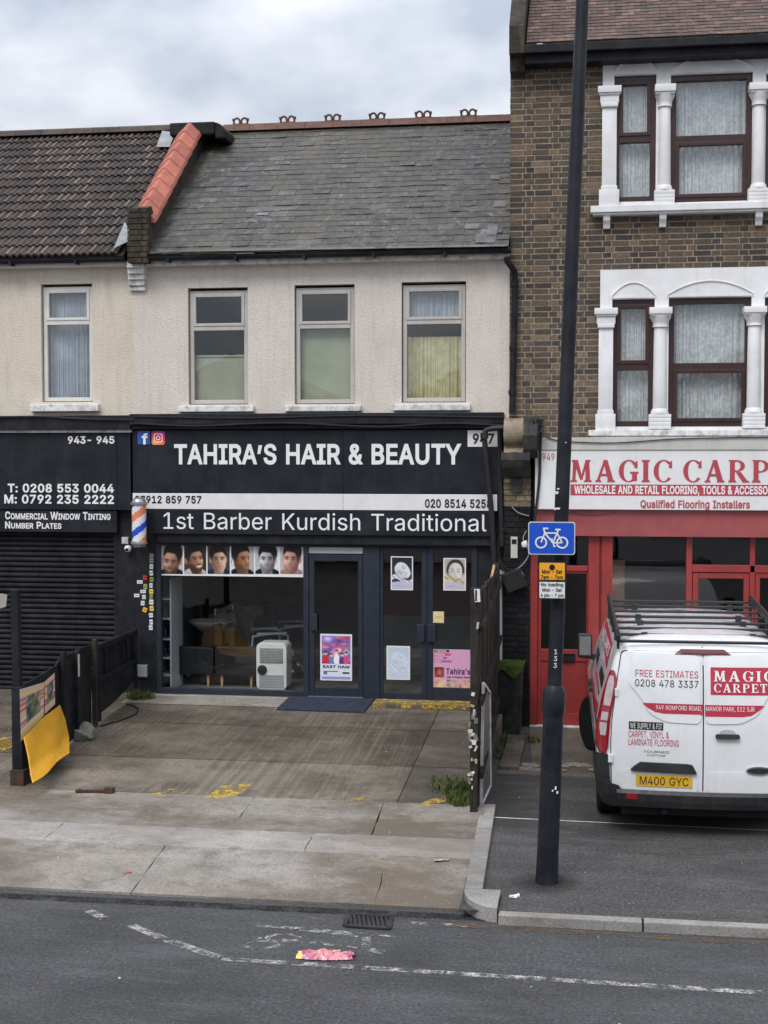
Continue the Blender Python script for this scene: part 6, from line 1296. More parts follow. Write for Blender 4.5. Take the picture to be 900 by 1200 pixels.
def cyc_sign(t, a_, b_, c_, d_, Yq):
    W_, H_ = b_-a_, d_-c_; m = MB(); P_ = lambda x, z: Vector((a_+W_*x, Yq, c_+H_*z))
    k = [0]
    def seg(p, q, wd):
        p, q = P_(*p), P_(*q); d = (q-p).normalized(); n_ = Vector((-d.z, 0, d.x))*wd*H_/2; k[0] += 1; e = Vector((0, -.0003*k[0], 0))
        m.poly([p-n_+e, q-n_+e, q+n_+e, p+n_+e] if (q-p).cross(n_).y < 0 else [p+n_+e, q+n_+e, q-n_+e, p-n_+e])
    def whl(cx, cz):
        k[0] += 1
        for i in range(28):
            t0, t1 = 6.283*i/28, 6.283*(i+1)/28; rO, rI = .185*H_, .135*H_; q = P_(cx, cz); e = -.0003*k[0]
            m.poly([(q.x+rO*math.cos(t0), Yq+e, q.z+rO*math.sin(t0)), (q.x+rO*math.cos(t1), Yq+e, q.z+rO*math.sin(t1)), (q.x+rI*math.cos(t1), Yq+e, q.z+rI*math.sin(t1)), (q.x+rI*math.cos(t0), Yq+e, q.z+rI*math.sin(t0))][::-1])
    whl(.275, .37); whl(.725, .37)
    F, B, S, Cc, H = (.275, .37), (.725, .37), (.615, .66), (.53, .36), (.355, .66)
    seg(F, H, .045); seg(H, (.335, .78), .05); seg((.315, .80), (.43, .80), .05); seg(H, S, .045); seg(H, Cc, .05); seg(Cc, S, .045); seg(S, B, .045); seg(Cc, B, .045); seg(S, (.64, .74), .045); seg((.575, .765), (.69, .765), .055); seg((.50, .47), (.56, .26), .04); seg((.475, .475), (.525, .475), .04); seg((.535, .255), (.59, .255), .04)
    m.build('cycle_symbol', 'plate_white', t)
plate('cycle_sign', 'blue rectangular sign with white bicycle on the lamp post', 619, 611.5, 674, 650, .16, 'blue_plate', 'plate_grey', .022, cyc_sign)
def txt(lines, mat):
    def f(t, a_, b_, c_, d_, Yq):
        W_, H_ = b_-a_, d_-c_
        for s_, x0, x1, z0, z1 in lines:
            for q in range(s_.count(' ')+1): m = MB(); write(m, s_, a_+W_*x0, a_+W_*x1, c_+H_*z0, c_+H_*z1, lambda x, z: (x, Yq, z), off=.022, word=q); m.build('lettering', 'black_vinyl', t)
        if len(lines) == 2:
            m = MB(); m.lathe([(.024, -.002), (.024, .002)], ((a_+b_)/2, Yq, d_-.045), 20, axis='y'); m.build('dot', 'sign_black', t)
    return f
plate('parking_plate', 'yellow loading times plate reading Mon Sat 7am to 7pm', 631, 658.5, 663, 680.5, .15, 'plate_orange', 'black_vinyl', .006, txt([('Mon - Sat', .13, .87, .38, .58), ('7am - 7pm', .09, .90, .10, .28)], None))
plate('parking_plate', 'white plate reading No loading Mon Sat below the yellow plate', 631, 681, 663, 702, .15, 'plate_white', 'black_vinyl', .006, txt([('No loading', .09, .91, .72, .90), ('Mon - Sat', .14, .86, .42, .60), ('4 pm - 7 pm', .08, .92, .12, .30)], None))

# ================================================================== FENCES, BIN, LITTER
XFA, XFB = -6.12, -6.29
def XFy(y): return XFA+(XFB-XFA)*(y+4.4)/4.2
y0f = on(18, 918, fz(BY)).y
XF = XFy(y0f)
def hitF(px_, py_, out_=0.0):
    d = ray(px_, py_); k = (XFB-XFA)/4.2; t = (XFA+k*(CAM.y+4.4)+out_-CAM.x)/(d.x-k*d.y); return CAM+d*t
fl_ = thing('metal_fence', 'low black sheet metal fence with tall end post between the forecourts', 'fence', (XF, y0f, fz(y0f)))
def F(y, h): return (XF, y, fz(y)+h)
def fy(px_): return hitF(px_, 850).y      # depth along the fence line for a picture column
def zat(px_, py_): return hitF(px_, py_).z
m = MB(); z = fz(y0f); m.bar((XF-.02, y0f, z-.1), (XF-.05, y0f, zat(10, 694)), .085, .085); m.bar((XF-.02, y0f-.01, z-.05), (XF-.02, y0f-.01, zat(20, 806)), .12, .12); m.bar((XF, y0f-.05, z-.02), (XF, y0f-.05, z+.16), .16, .15, 1); m.build('end_post', ['black_paint', 'rust'], fl_, bevel=.008)
tops = [(23, 806), (45, 793), (66, 780), (72, 772), (90, 762), (108, 755)]
m = MB(); ysf = [fy(p[0]) for p in tops]; zt_ = [zat(*p) for p in tops]; rr = random.Random(3)
for i in range(len(ysf)-1):
    bl = lambda: rr.uniform(-.012, .012)
    b0, b1 = bl()+XFy(ysf[i])-XF, bl()+XFy(ysf[i+1])-XF
    m.mesh([(XF+b0, ysf[i], fz(ysf[i])+.02), (XF+b1, ysf[i+1], fz(ysf[i+1])+.05), (XF+b1, ysf[i+1], zt_[i+1]), (XF+b0, ysf[i], zt_[i]), (XF+b0-.02, ysf[i], fz(ysf[i])+.02), (XF+b1-.02, ysf[i+1], fz(ysf[i+1])+.05), (XF+b1-.02, ysf[i+1], zt_[i+1]), (XF+b0-.02, ysf[i], zt_[i])], [(0, 1, 2, 3), (7, 6, 5, 4), (3, 2, 6, 7), (0, 3, 7, 4), (1, 0, 4, 5), (2, 1, 5, 6)])
m.build('sheet_panel', 'black_paint', fl_)
for px_, h, mt in ((72, .0, 'black_matt'), (88, -.0, 'black_paint'), (109, .05, 'fence_wood')):
    y = fy(px_); m = MB(); m.bar((XFy(y)+.03, y, fz(y)-.02), (XFy(y)+.03, y, zat(px_, 763 if px_ == 72 else 762 if px_ == 88 else 753)+h), .06, .07); m.build('post', mt, fl_, bevel=.006)
m = MB(); y = fy(88)-.05; m.box(XFy(y)+.062, XFy(y)+.07, y, y+.04, zat(88, 792), zat(88, 766)); m.build('pale_strip', 'cream_board', fl_)
gt = thing('metal_gate', 'black framed sheet gate with two rails beside the barber window', 'gate', (XFy(-2), fy(112), fz(-3)))
ya, yb = fy(112), -.12; m = MB()
zt0, zt1, zm0, zm1 = zat(114, 757), zat(162, 737), zat(113, 795), zat(160, 771)
m.bar((XFy(ya)+.05, ya, zt0), (XFy(yb)+.05, yb, zt1), .05, .07); m.bar((XFy(ya)+.05, ya, zm0), (XFy(yb)+.05, yb, zm1), .04, .05); m.bar((XFy(ya+.02)+.04, ya+.02, fz(ya)+.04), (XFy(ya+.02)+.04, ya+.02, zt0), .05, .06); m.bar((XFy(yb-.02)+.04, yb-.02, fz(yb)+.1), (XFy(yb-.02)+.04, yb-.02, zt1), .05, .05)
ym = ya+(yb-ya)*.22; m.bar((XFy(ym)+.03, ym, zm0), (XFy(ym)+.03, ym, zt0+.05), .03, .03); ym = ya+(yb-ya)*.8; m.bar((XFy(ym)+.03, ym, zm1), (XFy(ym)+.03, ym, zt1), .03, .03)
m.build('frame', 'black_paint', gt, bevel=.006)
m = MB(); n = 8
for i in range(n):
    t0, t1 = i/n, (i+1)/n; y0, y1 = ya+(yb-ya)*t0, ya+(yb-ya)*t1; bow = lambda t: .05*math.sin(t*3.14); sg = lambda t: .10+.10*t*t
    m.mesh([(XFy(y0)+bow(t0)*.3, y0, fz(y0)+sg(t0)), (XFy(y1)+bow(t1)*.3, y1, fz(y1)+sg(t1)), (XFy(y1), y1, zt0+(zt1-zt0)*t1-.02), (XFy(y0), y0, zt0+(zt1-zt0)*t0-.02)], [(0, 1, 2, 3)]); m.mesh([(XFy(y0)-.012, y0, fz(y0)+sg(t0)), (XFy(y1)-.012, y1, fz(y1)+sg(t1)), (XFy(y1)-.012, y1, zt0+(zt1-zt0)*t1-.02), (XFy(y0)-.012, y0, zt0+(zt1-zt0)*t0-.02)], [(3, 2, 1, 0)])
m.build('sheet_panel', 'black_paint', gt, smooth=True)
# yellow sheet leaning, bills pasted on the fence, torn paper
FP = hitF
def thick(mb, pts, n_, mat=0, tint=(1, 1, 1)):
    n_ = Vector(n_); k = len(pts); mb.mesh(list(pts)+[p-n_ for p in pts], [tuple(range(k)), tuple(range(2*k-1, k-1, -1))]+[((i+1) % k, i, k+i, k+(i+1) % k) for i in range(k)], mat, tint)
m = MB(); Lf, Rf = [FP(28.5, 864, .10), FP(32, 882, .16), FP(36, 900, .24), FP(40, 917, .36)], [FP(70, 826, .08), FP(77.5, 843, .11), FP(81, 862, .18), FP(80.5, 883, .33)]
def spl(P_, t): t *= len(P_)-1; i = min(int(t), len(P_)-2); return P_[i].lerp(P_[i+1], t-i)
n = 12; vs = []
for j in range(n+1):
    for i in range(n+1):
        u, v = i/n, j/n; p = spl(Lf, v).lerp(spl(Rf, v), u); p.x += .035*math.sin(u*3.14)*math.sin(v*3.14)+.008*math.sin(u*9+v*5); p.z += .02*math.sin(u*3.14)*(1-v)-.03*math.sin(u*6)*v*.4; vs.append(p)
fs = [(j*(n+1)+i, j*(n+1)+i+1, (j+1)*(n+1)+i+1, (j+1)*(n+1)+i) for j in range(n) for i in range(n)]
m.mesh(vs, fs); m.mesh([v-Vector((.012, 0, .006)) for v in vs], [f[::-1] for f in fs])
rim = [i for i in range(n+1)]+[k*(n+1)+n for k in range(1, n+1)]+[n*(n+1)+i for i in range(n-1, -1, -1)]+[k*(n+1) for k in range(n-1, 0, -1)]
m.mesh([vs[i] for i in rim]+[vs[i]-Vector((.012, 0, .006)) for i in rim], [(i, (i+1) % len(rim), len(rim)+(i+1) % len(rim), len(rim)+i) for i in range(len(rim))])
yel = m.build('plastic_sheet', 'yellow_sheet', None, smooth=True); tag(yel, 'dirty yellow plastic sheet leaning on the black fence', 'sheet')
def bill(label, quad, seed):
    m = MB(); A, B, Cq, D = [FP(*q, .045) for q in quad]; r_ = random.Random(seed)
    f = lambda u, v, e=0: (A*(1-u)*(1-v)+B*u*(1-v)+Cq*u*v+D*(1-u)*v)+Vector((.0008*e, 0, 0))
    pg = lambda pts, e, c: m.poly([f(u, v, e) for u, v in pts], 0, lin(*c))
    pg([(0, 0), (1, 0), (1, 1), (0, 1)], 0, (206, 160, 146))
    bl = [(r_.uniform(.25, .8), r_.uniform(.3, .8), r_.uniform(.03, .10), r_.uniform(.03, .10), r_.choice([(84, 110, 62), (120, 140, 84), (186, 180, 164), (52, 60, 44), (214, 208, 198), (150, 120, 100), (60, 70, 110)])) for _ in range(46)]
    st_ = [(r_.random(), r_.choice([(206, 70, 70), (228, 196, 110), (226, 214, 200), (190, 80, 96), (226, 206, 160), (150, 96, 130)])) for _ in range(14)]
    def q(u, v):
        c = (214, 190, 172)
        for vy, k in st_: c = mixc(c, k, .9*math.exp(-((v-vy)/.028)**2))
        ins = sst(.0, .06, u-.22)*sst(.0, .06, .86-u)*sst(.0, .05, v-.22)*sst(.0, .05, .84-v); p_ = (112, 124, 92)
        for bx_, by_, sx_, sy_, k in bl: p_ = mixc(p_, k, .85*gs(u, v, bx_, by_, sx_, sy_))
        return mixc(c, p_, ins)
    raster(m, f, 26, 44, q, 1)
    m.poly([f(0, 0, -2), f(0, 1, -2), f(1, 1, -2), f(1, 0, -2)], 0, lin(200, 196, 190)); tag(m.build('bill_poster', 'print_matt', None), label, 'poster')
bill('tattered red and green bill poster pasted above the yellow sheet', [(24.5, 869), (51.5, 838), (51.5, 799.5), (23, 808)], 1); bill('narrow red and blue bill beside the tattered poster', [(52.5, 837), (64.5, 825), (64, 788.5), (52, 799)], 2)
m = MB(); p = [FP(0, 713, .05), FP(7, 711, .05), FP(8.5, 697, .05), FP(3, 695.5, .05), FP(-6, 697, .05), FP(-5, 712, .05)]; thick(m, p, (.004, .01, 0), 0, lin(214, 206, 190)); tag(m.build('torn_paper', 'print_matt', None), 'torn cream paper near the top of the tall fence post', 'paper')
m = MB(); c = on(93, 871, fz(-3)); rr = random.Random(8); bm = bmesh.new(); bmesh.ops.create_icosphere(bm, subdivisions=3, radius=1)
vs = []
for v in bm.verts: k = 1+.16*math.sin(v.co.x*3+1)*math.cos(v.co.y*4)+.08*math.sin(v.co.z*7+v.co.x*5); vs.append((c.x+.02+v.co.x*.145*k, c.y+.1+v.co.y*.13*k, c.z+.10+max(-.8, v.co.z)*.125*k))
m.mesh(vs, [[v.index for v in f.verts] for f in bm.faces]); bm.free(); tag(m.build('rock', 'rock', None, smooth=True), 'mossy grey rock at the foot of the black fence', 'rock')
m = MB(); a_, b_ = on(91, 924.5, .09), on(133, 925, .09); m.bar((a_.x, a_.y, fz(a_.y)+.02), (b_.x, b_.y+.02, fz(b_.y)+.02), .035, .03); m.box(b_.x-.10, b_.x, b_.y-.03, b_.y+.05, fz(b_.y)+.004, fz(b_.y)+.06); m.bar((a_.x, a_.y-.02, fz(a_.y)+.02), (a_.x, a_.y+.06, fz(a_.y)+.02), .04, .03); tag(m.build('metal_bar', 'rust', None, bevel=.005), 'rusty bar with bent ends lying near pavement edge', 'bar')
def floor_cable(label, pts, r_, mat='cable_black'):
    m = MB(); P_ = []
    for px_, py_ in pts:
        p = on(px_, py_, .2); p = on(px_, py_, fz(p.y)); P_.append((p.x, p.y, fz(p.y)+r_))
    m.tube(P_, r_, 6); tag(m.build('ground_cable', mat, None, smooth=True), label, 'cable')
floor_cable('black cable lying on the forecourt in front of the gate', [(148, 824), (156, 826), (162, 830), (160, 836), (150, 841), (138, 846), (127, 849), (118, 852)], .012)
m = MB(); a_, b_ = on(114, 851, fz(-2.6)), on(126, 851, fz(-2.6)); m.bar((a_.x, a_.y, a_.z+.015), (b_.x, b_.y, b_.z+.015), .03, .02); tag(m.build('white_batten', 'white_flaked', None), 'short white batten lying beside the rock', 'batten')
# right fence
yA, yB = on(556, 949, fz(BY)+.01).y, -.35; XA, XE = on(556, 949, fz(BY)).x, at(581, 700, -.35).x
XA = min(XA, -1.13)
def xf(y): return XA+(XE-XA)*(y-yA)/(yB-yA)
fw = thing('wooden_fence', 'tall weathered dark board fence with stapled end post right of barber shop', 'fence', (XA, yA, .0))
zF = lambda px_, py_, y: (CAM+ray(px_, py_)*((y-CAM.y)/ray(px_, py_).y)).z
ztA, ztB = zF(556, 689, yA), zF(579, 664, yB)
m = MB(); rr = random.Random(4); n = 22
for i in range(n):
    y0, y1 = yA+.12+(yB-yA-.12)*i/n, yA+.12+(yB-yA-.12)*(i+1)/n; x0, x1 = xf(y0), xf(y1); d = rr.uniform(-.008, .008); zt = ztA+(ztB-ztA)*(i+.5)/n+rr.uniform(-.02, .02)-.05
    m.bar((x0+d+.03, (y0+y1)/2, fz(y0)-.02), (x0+d+.03, (y0+y1)/2, zt), .02, (y1-y0)-.006, up=(0, 1, 0))
for h in (.35, 1.1, 1.85): m.bar((xf(yA)+.065, yA+.1, fz(yA)+h), (xf(yB)+.065, yB, fz(yB)+h-.15), .04, .07)
m.build('boards', 'fence_wood', fw)
m = MB(); m.bar((XA, yA, -.05), (XA, yA, ztA), .075, .09); m.build('end_post', 'fence_wood', fw, bevel=.008)
m = MB(); m.bar((XE, yB, .2), (XE, yB, ztB+.05), .09, .09); m.bar((xf(-1.2), -1.2, .2), (xf(-1.2)+.01, -1.2, ztB-.18), .1, .1); m.build('post', 'fence_wood', fw, bevel=.008)
rr = random.Random(12)
def scrap(c, ax, az, tint): m = MB(); m.obox(c, ax, (0, .0015, 0), az, 0, lin(*tint)); m.build('paper_scrap', 'print_matt', fw)
for i in range(26):
    z = fz(yA)+rr.choice([rr.uniform(.15, 1.25), rr.uniform(.2, 1.1)]); w_, h_ = rr.uniform(.006, .022), rr.uniform(.010, .038); x = XA+rr.uniform(-.045, .03); t = rr.uniform(-.4, .4)
    scrap((x, yA-.058-.0004*i, z), (w_*math.cos(t), 0, w_*math.sin(t)), (-h_*math.sin(t), rr.uniform(-.003, .003), h_*math.cos(t)), rr.choice([(190, 186, 178), (160, 156, 150), (205, 200, 190), (120, 116, 110), (180, 160, 120)]))
a_ = (CAM+ray(560, 697)*((yA-CAM.y)/ray(560, 697).y)); scrap((a_.x, yA-.075, a_.z), (.028, 0, .002), (-.004, 0, .065), (222, 222, 220)); scrap((a_.x-.012, yA-.079, a_.z), (.009, 0, 0), (0, 0, .055), (40, 40, 40))
a_ = (CAM+ray(560.5, 732)*((yA-CAM.y)/ray(560.5, 732).y)); scrap((a_.x, yA-.075, a_.z), (.012, 0, 0), (.004, 0, .035), (170, 170, 168))
m = MB(); m.bar((xf(-1.2)-.05, -1.25, ztB-.28), (XE-.02, yB-.05, ztB+.0), .03, .06); m.build('brace', 'beech', fw)
# metal estate board leaning on the fence's right side
def bp_(px_, y): d = ray(px_, 870); return (CAM+d*((y-CAM.y)/d.y)).x
yN = on(563.5, 945, 0).y; yO = on(575.5, 921, 0).y
m = MB(); bx_ = XA+.16
zN = zF(566, 801, yN); zO = zF(573, 812, yO)
q = [Vector((bp_(564, yN), yN, 0.0)), Vector((bp_(575, yO), yO, 0.0)), Vector((bp_(573.5, yO), yO, zO)), Vector((bp_(566, yN), yN, zN))]
thick(m, q, (-.012, .003, 0) if (q[1]-q[0]).cross(q[2]-q[0]).x < 0 else (.012, 0, 0))
bd = thing('estate_board', 'grey metal board with white rim leaning beside the wooden fence', 'board', q[0]); m.build('panel', 'steel', bd)
m = MB()
for i in range(4): m.bar(q[i], q[(i+1) % 4], .03, .03)
m.build('rim', 'white_flaked', bd)
# bin with green mat
a_, b_ = at(574, 820, -.65).x, at(612, 820, -.65).x; zt = at(593, 782, -.65).z
bn = thing('refuse_bin', 'black bin with scuffed front under a green grass mat', 'bin', ((a_+b_)/2, -.4, 0))
m = MB(); ins = .03; m.mesh([(a_+ins, -.62, 0), (b_-ins, -.62, 0), (b_-ins, -.2, 0), (a_+ins, -.2, 0), (a_, -.66, zt), (b_, -.66, zt), (b_, -.16, zt), (a_, -.16, zt)], [(3, 2, 1, 0), (4, 5, 6, 7), (0, 1, 5, 4), (1, 2, 6, 5), (2, 3, 7, 6), (3, 0, 4, 7)]); m.box(a_-.01, b_+.01, -.68, -.15, zt-.05, zt+.001); m.build('body', 'plastic_bin', bn, bevel=.015)
m = MB(); rr = random.Random(6); n = 12
vs = [(a_-.02+(b_-a_+.04)*i/n, -.70+.60*j/6, zt+.012+rr.uniform(0, .018)) for j in range(7) for i in range(n+1)]; m.mesh(vs, [(j*(n+1)+i, j*(n+1)+i+1, (j+1)*(n+1)+i+1, (j+1)*(n+1)+i) for j in range(6) for i in range(n)])
for i in range(n): x0, x1 = a_-.02+(b_-a_+.04)*i/n, a_-.02+(b_-a_+.04)*(i+1)/n; d0, d1 = .07+.05*math.sin(i*.9+.5)+.03*(i > 8), .07+.05*math.sin((i+1)*.9+.5)+.03*(i > 7); m.poly([(x0, -.705, zt-d0), (x1, -.705, zt-d1), (x1, -.70, vs[i+1][2]), (x0, -.70, vs[i][2])])
m.build('grass_mat', 'fake_grass', bn)
# step with worn yellow paint, doormat
a_, b_ = at(437.5, 830, -.35).x, at(553, 830, -.35).x; m = MB(); m.box(a_, b_, -.50, -.135, .2, fz(-.3)+.05); m.box(a_+.1, b_-.02, -.135, -.02, .2, SZ0+.01)
st = m.build('door_step', 'apron', None, bevel=.012); tag(st, 'low concrete step with worn yellow paint below the double doors', 'step')
zs = fz(-.3)+.05+.003; m = MB(); m.poly([(a_+.02, -.49, zs), (b_-.02, -.49, zs), (b_-.02, -.15, zs), (a_+.02, -.15, zs)]); m.poly([(a_+.02, -.503, zs-.055), (b_-.02, -.503, zs-.055), (b_-.02, -.503, zs-.004), (a_+.02, -.503, zs-.004)]); m.build('worn_paint', 'yellow_paint', st)
a_, b_ = at(333, 830, -.3).x, at(435.5, 830, -.3).x; m = MB(); m.mesh([(a_, -.78, fz(-.78)+.004), (b_-.02, -.80, fz(-.8)+.004), (b_, -.05, fz(-.05)+.004), (a_+.02, -.05, fz(-.05)+.004), (a_, -.78, fz(-.78)+.022), (b_-.02, -.80, fz(-.8)+.022), (b_, -.05, fz(-.05)+.022), (a_+.02, -.05, fz(-.05)+.022)], [(4, 5, 6, 7), (0, 1, 5, 4), (1, 2, 6, 5), (2, 3, 7, 6), (3, 0, 4, 7)]); tag(m.build('doormat', 'doormat', None), 'dark blue doormat outside the single barber door', 'doormat')
# drain grate
q = [on(404, 1086, -.068), on(456, 1089.5, -.068), on(459, 1075.5, -.068), on(409, 1073, -.068)]
def Q(u, v, e=0): p = q[0]*(1-u)*(1-v)+q[1]*u*(1-v)+q[2]*u*v+q[3]*(1-u)*v; return Vector((p.x, p.y, -.065+e))
gr = thing('drain_grate', 'iron drain grate with slanting bars in the road gutter', 'drain', Q(.5, .5)); m = MB()
m.poly([Q(0, 0), Q(1, 0), Q(1, 1), Q(0, 1)]); m.build('pit', 'screen_off', gr)
m = MB()
for a0, b0 in (((0, 0), (1, 0)), ((1, 0), (1, 1)), ((1, 1), (0, 1)), ((0, 1), (0, 0))): m.bar(Q(*a0, .008), Q(*b0, .008), .035, .014)
for i in range(9): u = .08+i*.105; m.bar(Q(min(1, u+.06), .03, .006), Q(max(0, u-.06), .97, .006), .024, .01)
m.build('bars', 'van_plastic', gr)
# litter
m = MB(); rr = random.Random(14); c = on(382, 1121, -.066)
def crump(mb, c, L_, W_, H_, colsf, nx=14, ny=6):
    vs = []
    for j in range(ny+1):
        for i in range(nx+1):
            u, v = i/nx-.5, j/ny-.5; sh = 1-.5*abs(u)*1.2
            vs.append((c.x+u*L_+rr.uniform(-.01, .01), c.y+v*W_*sh+.04*u+rr.uniform(-.008, .008), c.z+H_*(.25-v*v)*4*sh*rr.uniform(.35, 1)+.004))
    for j in range(ny):
        for i in range(nx): mb.mesh([vs[j*(nx+1)+i], vs[j*(nx+1)+i+1], vs[(j+1)*(nx+1)+i+1], vs[(j+1)*(nx+1)+i]], [(0, 1, 2, 3)], 0, lin(*colsf(i/nx, j/ny)))
crump(m, c, .41, .17, .06, lambda u, v: (226, 200, 120) if u < .08 or (u > .93 and v > .5) else [(206, 140, 146), (196, 112, 126), (214, 168, 170), (196, 132, 144), (170, 92, 116), (176, 150, 168)][int(2.5+2.4*math.sin(u*7+v*3)+.8*math.sin(v*9+u*15)) % 6], 22, 9)
tag(m.build('wrapper', 'print', None), 'crumpled pink and yellow wrapper on the road line', 'litter')
m = MB(); crump(m, on(604, 1051, .0), .085, .07, .03, lambda u, v: rr.choice([(226, 226, 224), (206, 206, 206), (190, 190, 190)]), 6, 4); tag(m.build('paper_scrap', 'print_matt', None), 'small white scrap on tarmac left of the lamp post base', 'litter')
m = MB(); crump(m, on(517, 1008, .035), .13, .05, .012, lambda u, v: rr.choice([(170, 155, 140), (150, 138, 124)]), 6, 3); tag(m.build('paper_scrap', 'print_matt', None), 'flat brown scrap on the pavement slab near the kerb', 'litter')
m = MB(); crump(m, on(150, 1024, tz(on(150, 1024, 0).y)+.002), .05, .04, .02, lambda u, v: (190, 40, 90), 4, 3); tag(m.build('paper_scrap', 'print_matt', None), 'tiny magenta scrap on the pavement', 'litter')
m = MB(); rr = random.Random(21)
for _ in range(130):
    x, y = rr.uniform(-9, 3), rr.uniform(-9.6, -.6); zz = -.069 if y < KY-.15 else (tz(y) if y < BY else fz(y)) if x < XS else 0.004
    if KY-.15 < y < KY+.2: continue
    s_ = rr.uniform(.005, .014); a = rr.random()*6; t = lin(*rr.choice([(170, 165, 155), (140, 132, 122), (196, 190, 180), (110, 90, 70), (84, 70, 52)]))
    m.mesh([(x+s_*math.cos(a+k*1.57), y+s_*math.sin(a+k*1.57)*1.2, zz+.001) for k in range(4)]+[(x, y, zz+s_*.7)], [(0, 1, 4), (1, 2, 4), (2, 3, 4), (3, 0, 4)], 0, t)
struct(m.build('litter', 'print_matt', None), 'stuff')
# weeds
def weeds(spots, name):
    m = MB(); rr = random.Random(31)
    for cx, cy, rx, ry, cnt, hmax, zf in spots:
        for _ in range(cnt):
            t, q_ = rr.random()*6.283, math.sqrt(rr.random()); x, y = cx+rx*q_*math.cos(t), cy+ry*q_*math.sin(t); z = zf(y); h = hmax*rr.uniform(.25, 1); a = rr.random()*6.283; w_ = rr.uniform(.003, .007)*(1+hmax*2); lx, ly = math.cos(a)*h*.6, math.sin(a)*h*.6; d = (math.cos(a+1.57)*w_, math.sin(a+1.57)*w_)
            m.poly([(x-d[0], y-d[1], z), (x+d[0], y+d[1], z), (x+lx*.5+d[0]*.8, y+ly*.5+d[1]*.8, z+h*.7), (x+lx, y+ly, z+h)])
    o = m.build(name, 'weed', None); struct(o, 'stuff')
p1, p2, p3, p4 = on(535, 935, .08), on(522, 928, .1), on(160, 822, .27), on(590, 868, .0)
weeds([(p1.x+.05, p1.y+.15, .17, .40, 900, .10, fz), (p2.x, p2.y+.3, .22, .3, 200, .09, fz), (p3.x, p3.y+.15, .20, .12, 420, .12, fz), (p4.x, p4.y, .5, .22, 320, .10, lambda y: 0), (-1.0, -1.6, .12, .7, 160, .08, lambda y: 0)], 'weeds')

# ================================================================== THE VAN
VP_ = CAM+ray(824.5, 850)*12.85
VRZ = R(1.2); vroot = Vector((VP_.x, VP_.y, 0))
van = thing('delivery_van', 'white panel van with red lettering and black roof rack parked nose to shop', 'van', vroot, rz=VRZ)
VF, VRt = Vector((-math.sin(VRZ), math.cos(VRZ), 0)), Vector((math.cos(VRZ), math.sin(VRZ), 0))
def VR(px_, py_, yl=0.0):                    # photograph -> x,z on a level of the van's length
    d = ray(px_, py_); p = CAM+d*(((vroot+VF*yl)-CAM).dot(VF)/d.dot(VF)); q = p-vroot; return q.dot(VRt), q.z
def table(tab, z):
    for (a, b), (c, d) in zip(tab, tab[1:]):
        if z <= c: t = max(0, min(1, (z-a)/(c-a))); t = t*t*(3-2*t) if False else t; return b+(d-b)*t
    return tab[-1][1]
WT_ = [(.28, .90), (.45, .955), (.62, .98), (.95, .993), (1.08, .972), (1.3, .93), (1.48, .885), (1.69, .825), (1.77, .785), (1.82, .735), (1.86, .66), (1.885, .52), (1.90, .30)]
RT_ = [(.28, .06), (.45, .03), (.62, .02), (.95, .02), (1.08, .03), (1.3, .05), (1.48, .075), (1.69, .115), (1.77, .14), (1.82, .19), (1.86, .27), (1.885, .42), (1.90, .75)]
FT_ = [(.28, 4.86), (.62, 4.93), (.9, 4.86), (1.05, 4.62), (1.15, 4.12), (1.48, 3.74), (1.69, 3.46), (1.77, 3.34), (1.82, 3.24), (1.86, 3.1), (1.885, 2.9), (1.90, 2.6)]
BUL = .075
def rear_y(x, z): w_ = table(WT_, z); return table(RT_, z)+BUL*(min(1, abs(x)/w_))**2
def outline(z):                              # left half of the plan, from the rear centre round to the side
    w_ = table(WT_, z); rad = .12; pts = []
    for i in range(11): x = (w_-rad)*i/10; pts.append((-x, rear_y(x, z)))
    yc = rear_y(w_-rad, z)+rad
    for i in range(1, 9): t = R(90*i/8); pts.append((-(w_-rad)-rad*math.sin(t), yc-rad*math.cos(t)))
    return pts, yc
def loop(z):
    half, yc = outline(z); w_ = table(WT_, z); f = table(FT_, z); nS = 16
    bow = lambda t: .0*t
    half += [(-w_, yc+(f-.35-yc)*i/nS) for i in range(1, nS+1)]
    for i in range(1, 7): t = R(90*i/6); half.append((-(w_-.35)-.35*math.cos(t), f-.35+.35*math.sin(t)))
    half += [(-(w_-.35)*(1-i/4), f+.05*(i/4)) for i in range(1, 5)]
    return half+[(-x, y) for x, y in half[-2:0:-1]]
zs_ = [.28, .36, .45, .55, .62, .75, .88, .95, 1.0, 1.08, 1.2, 1.3, 1.4, 1.5, 1.60, 1.69, 1.735, 1.77, 1.797, 1.82, 1.842, 1.86, 1.874, 1.885, 1.894, 1.90]
loops = [loop(z) for z in zs_]; n = len(loops[0])
m = MB(); m.mesh([(x, y, z) for z, lp in zip(zs_, loops) for x, y in lp], [(j*n+(i+1) % n, j*n+i, (j+1)*n+i, (j+1)*n+(i+1) % n) for j in range(len(zs_)-1) for i in range(n)]+[tuple(range(n)), tuple((len(zs_)-1)*n+i for i in range(n-1, -1, -1))])
m.m = [1 if max(m.v[k].z for k in f) < .50 else 0 for f in m.f]
body = m.build('body', ['van_white', 'van_plastic'], van, smooth=True, local=True)
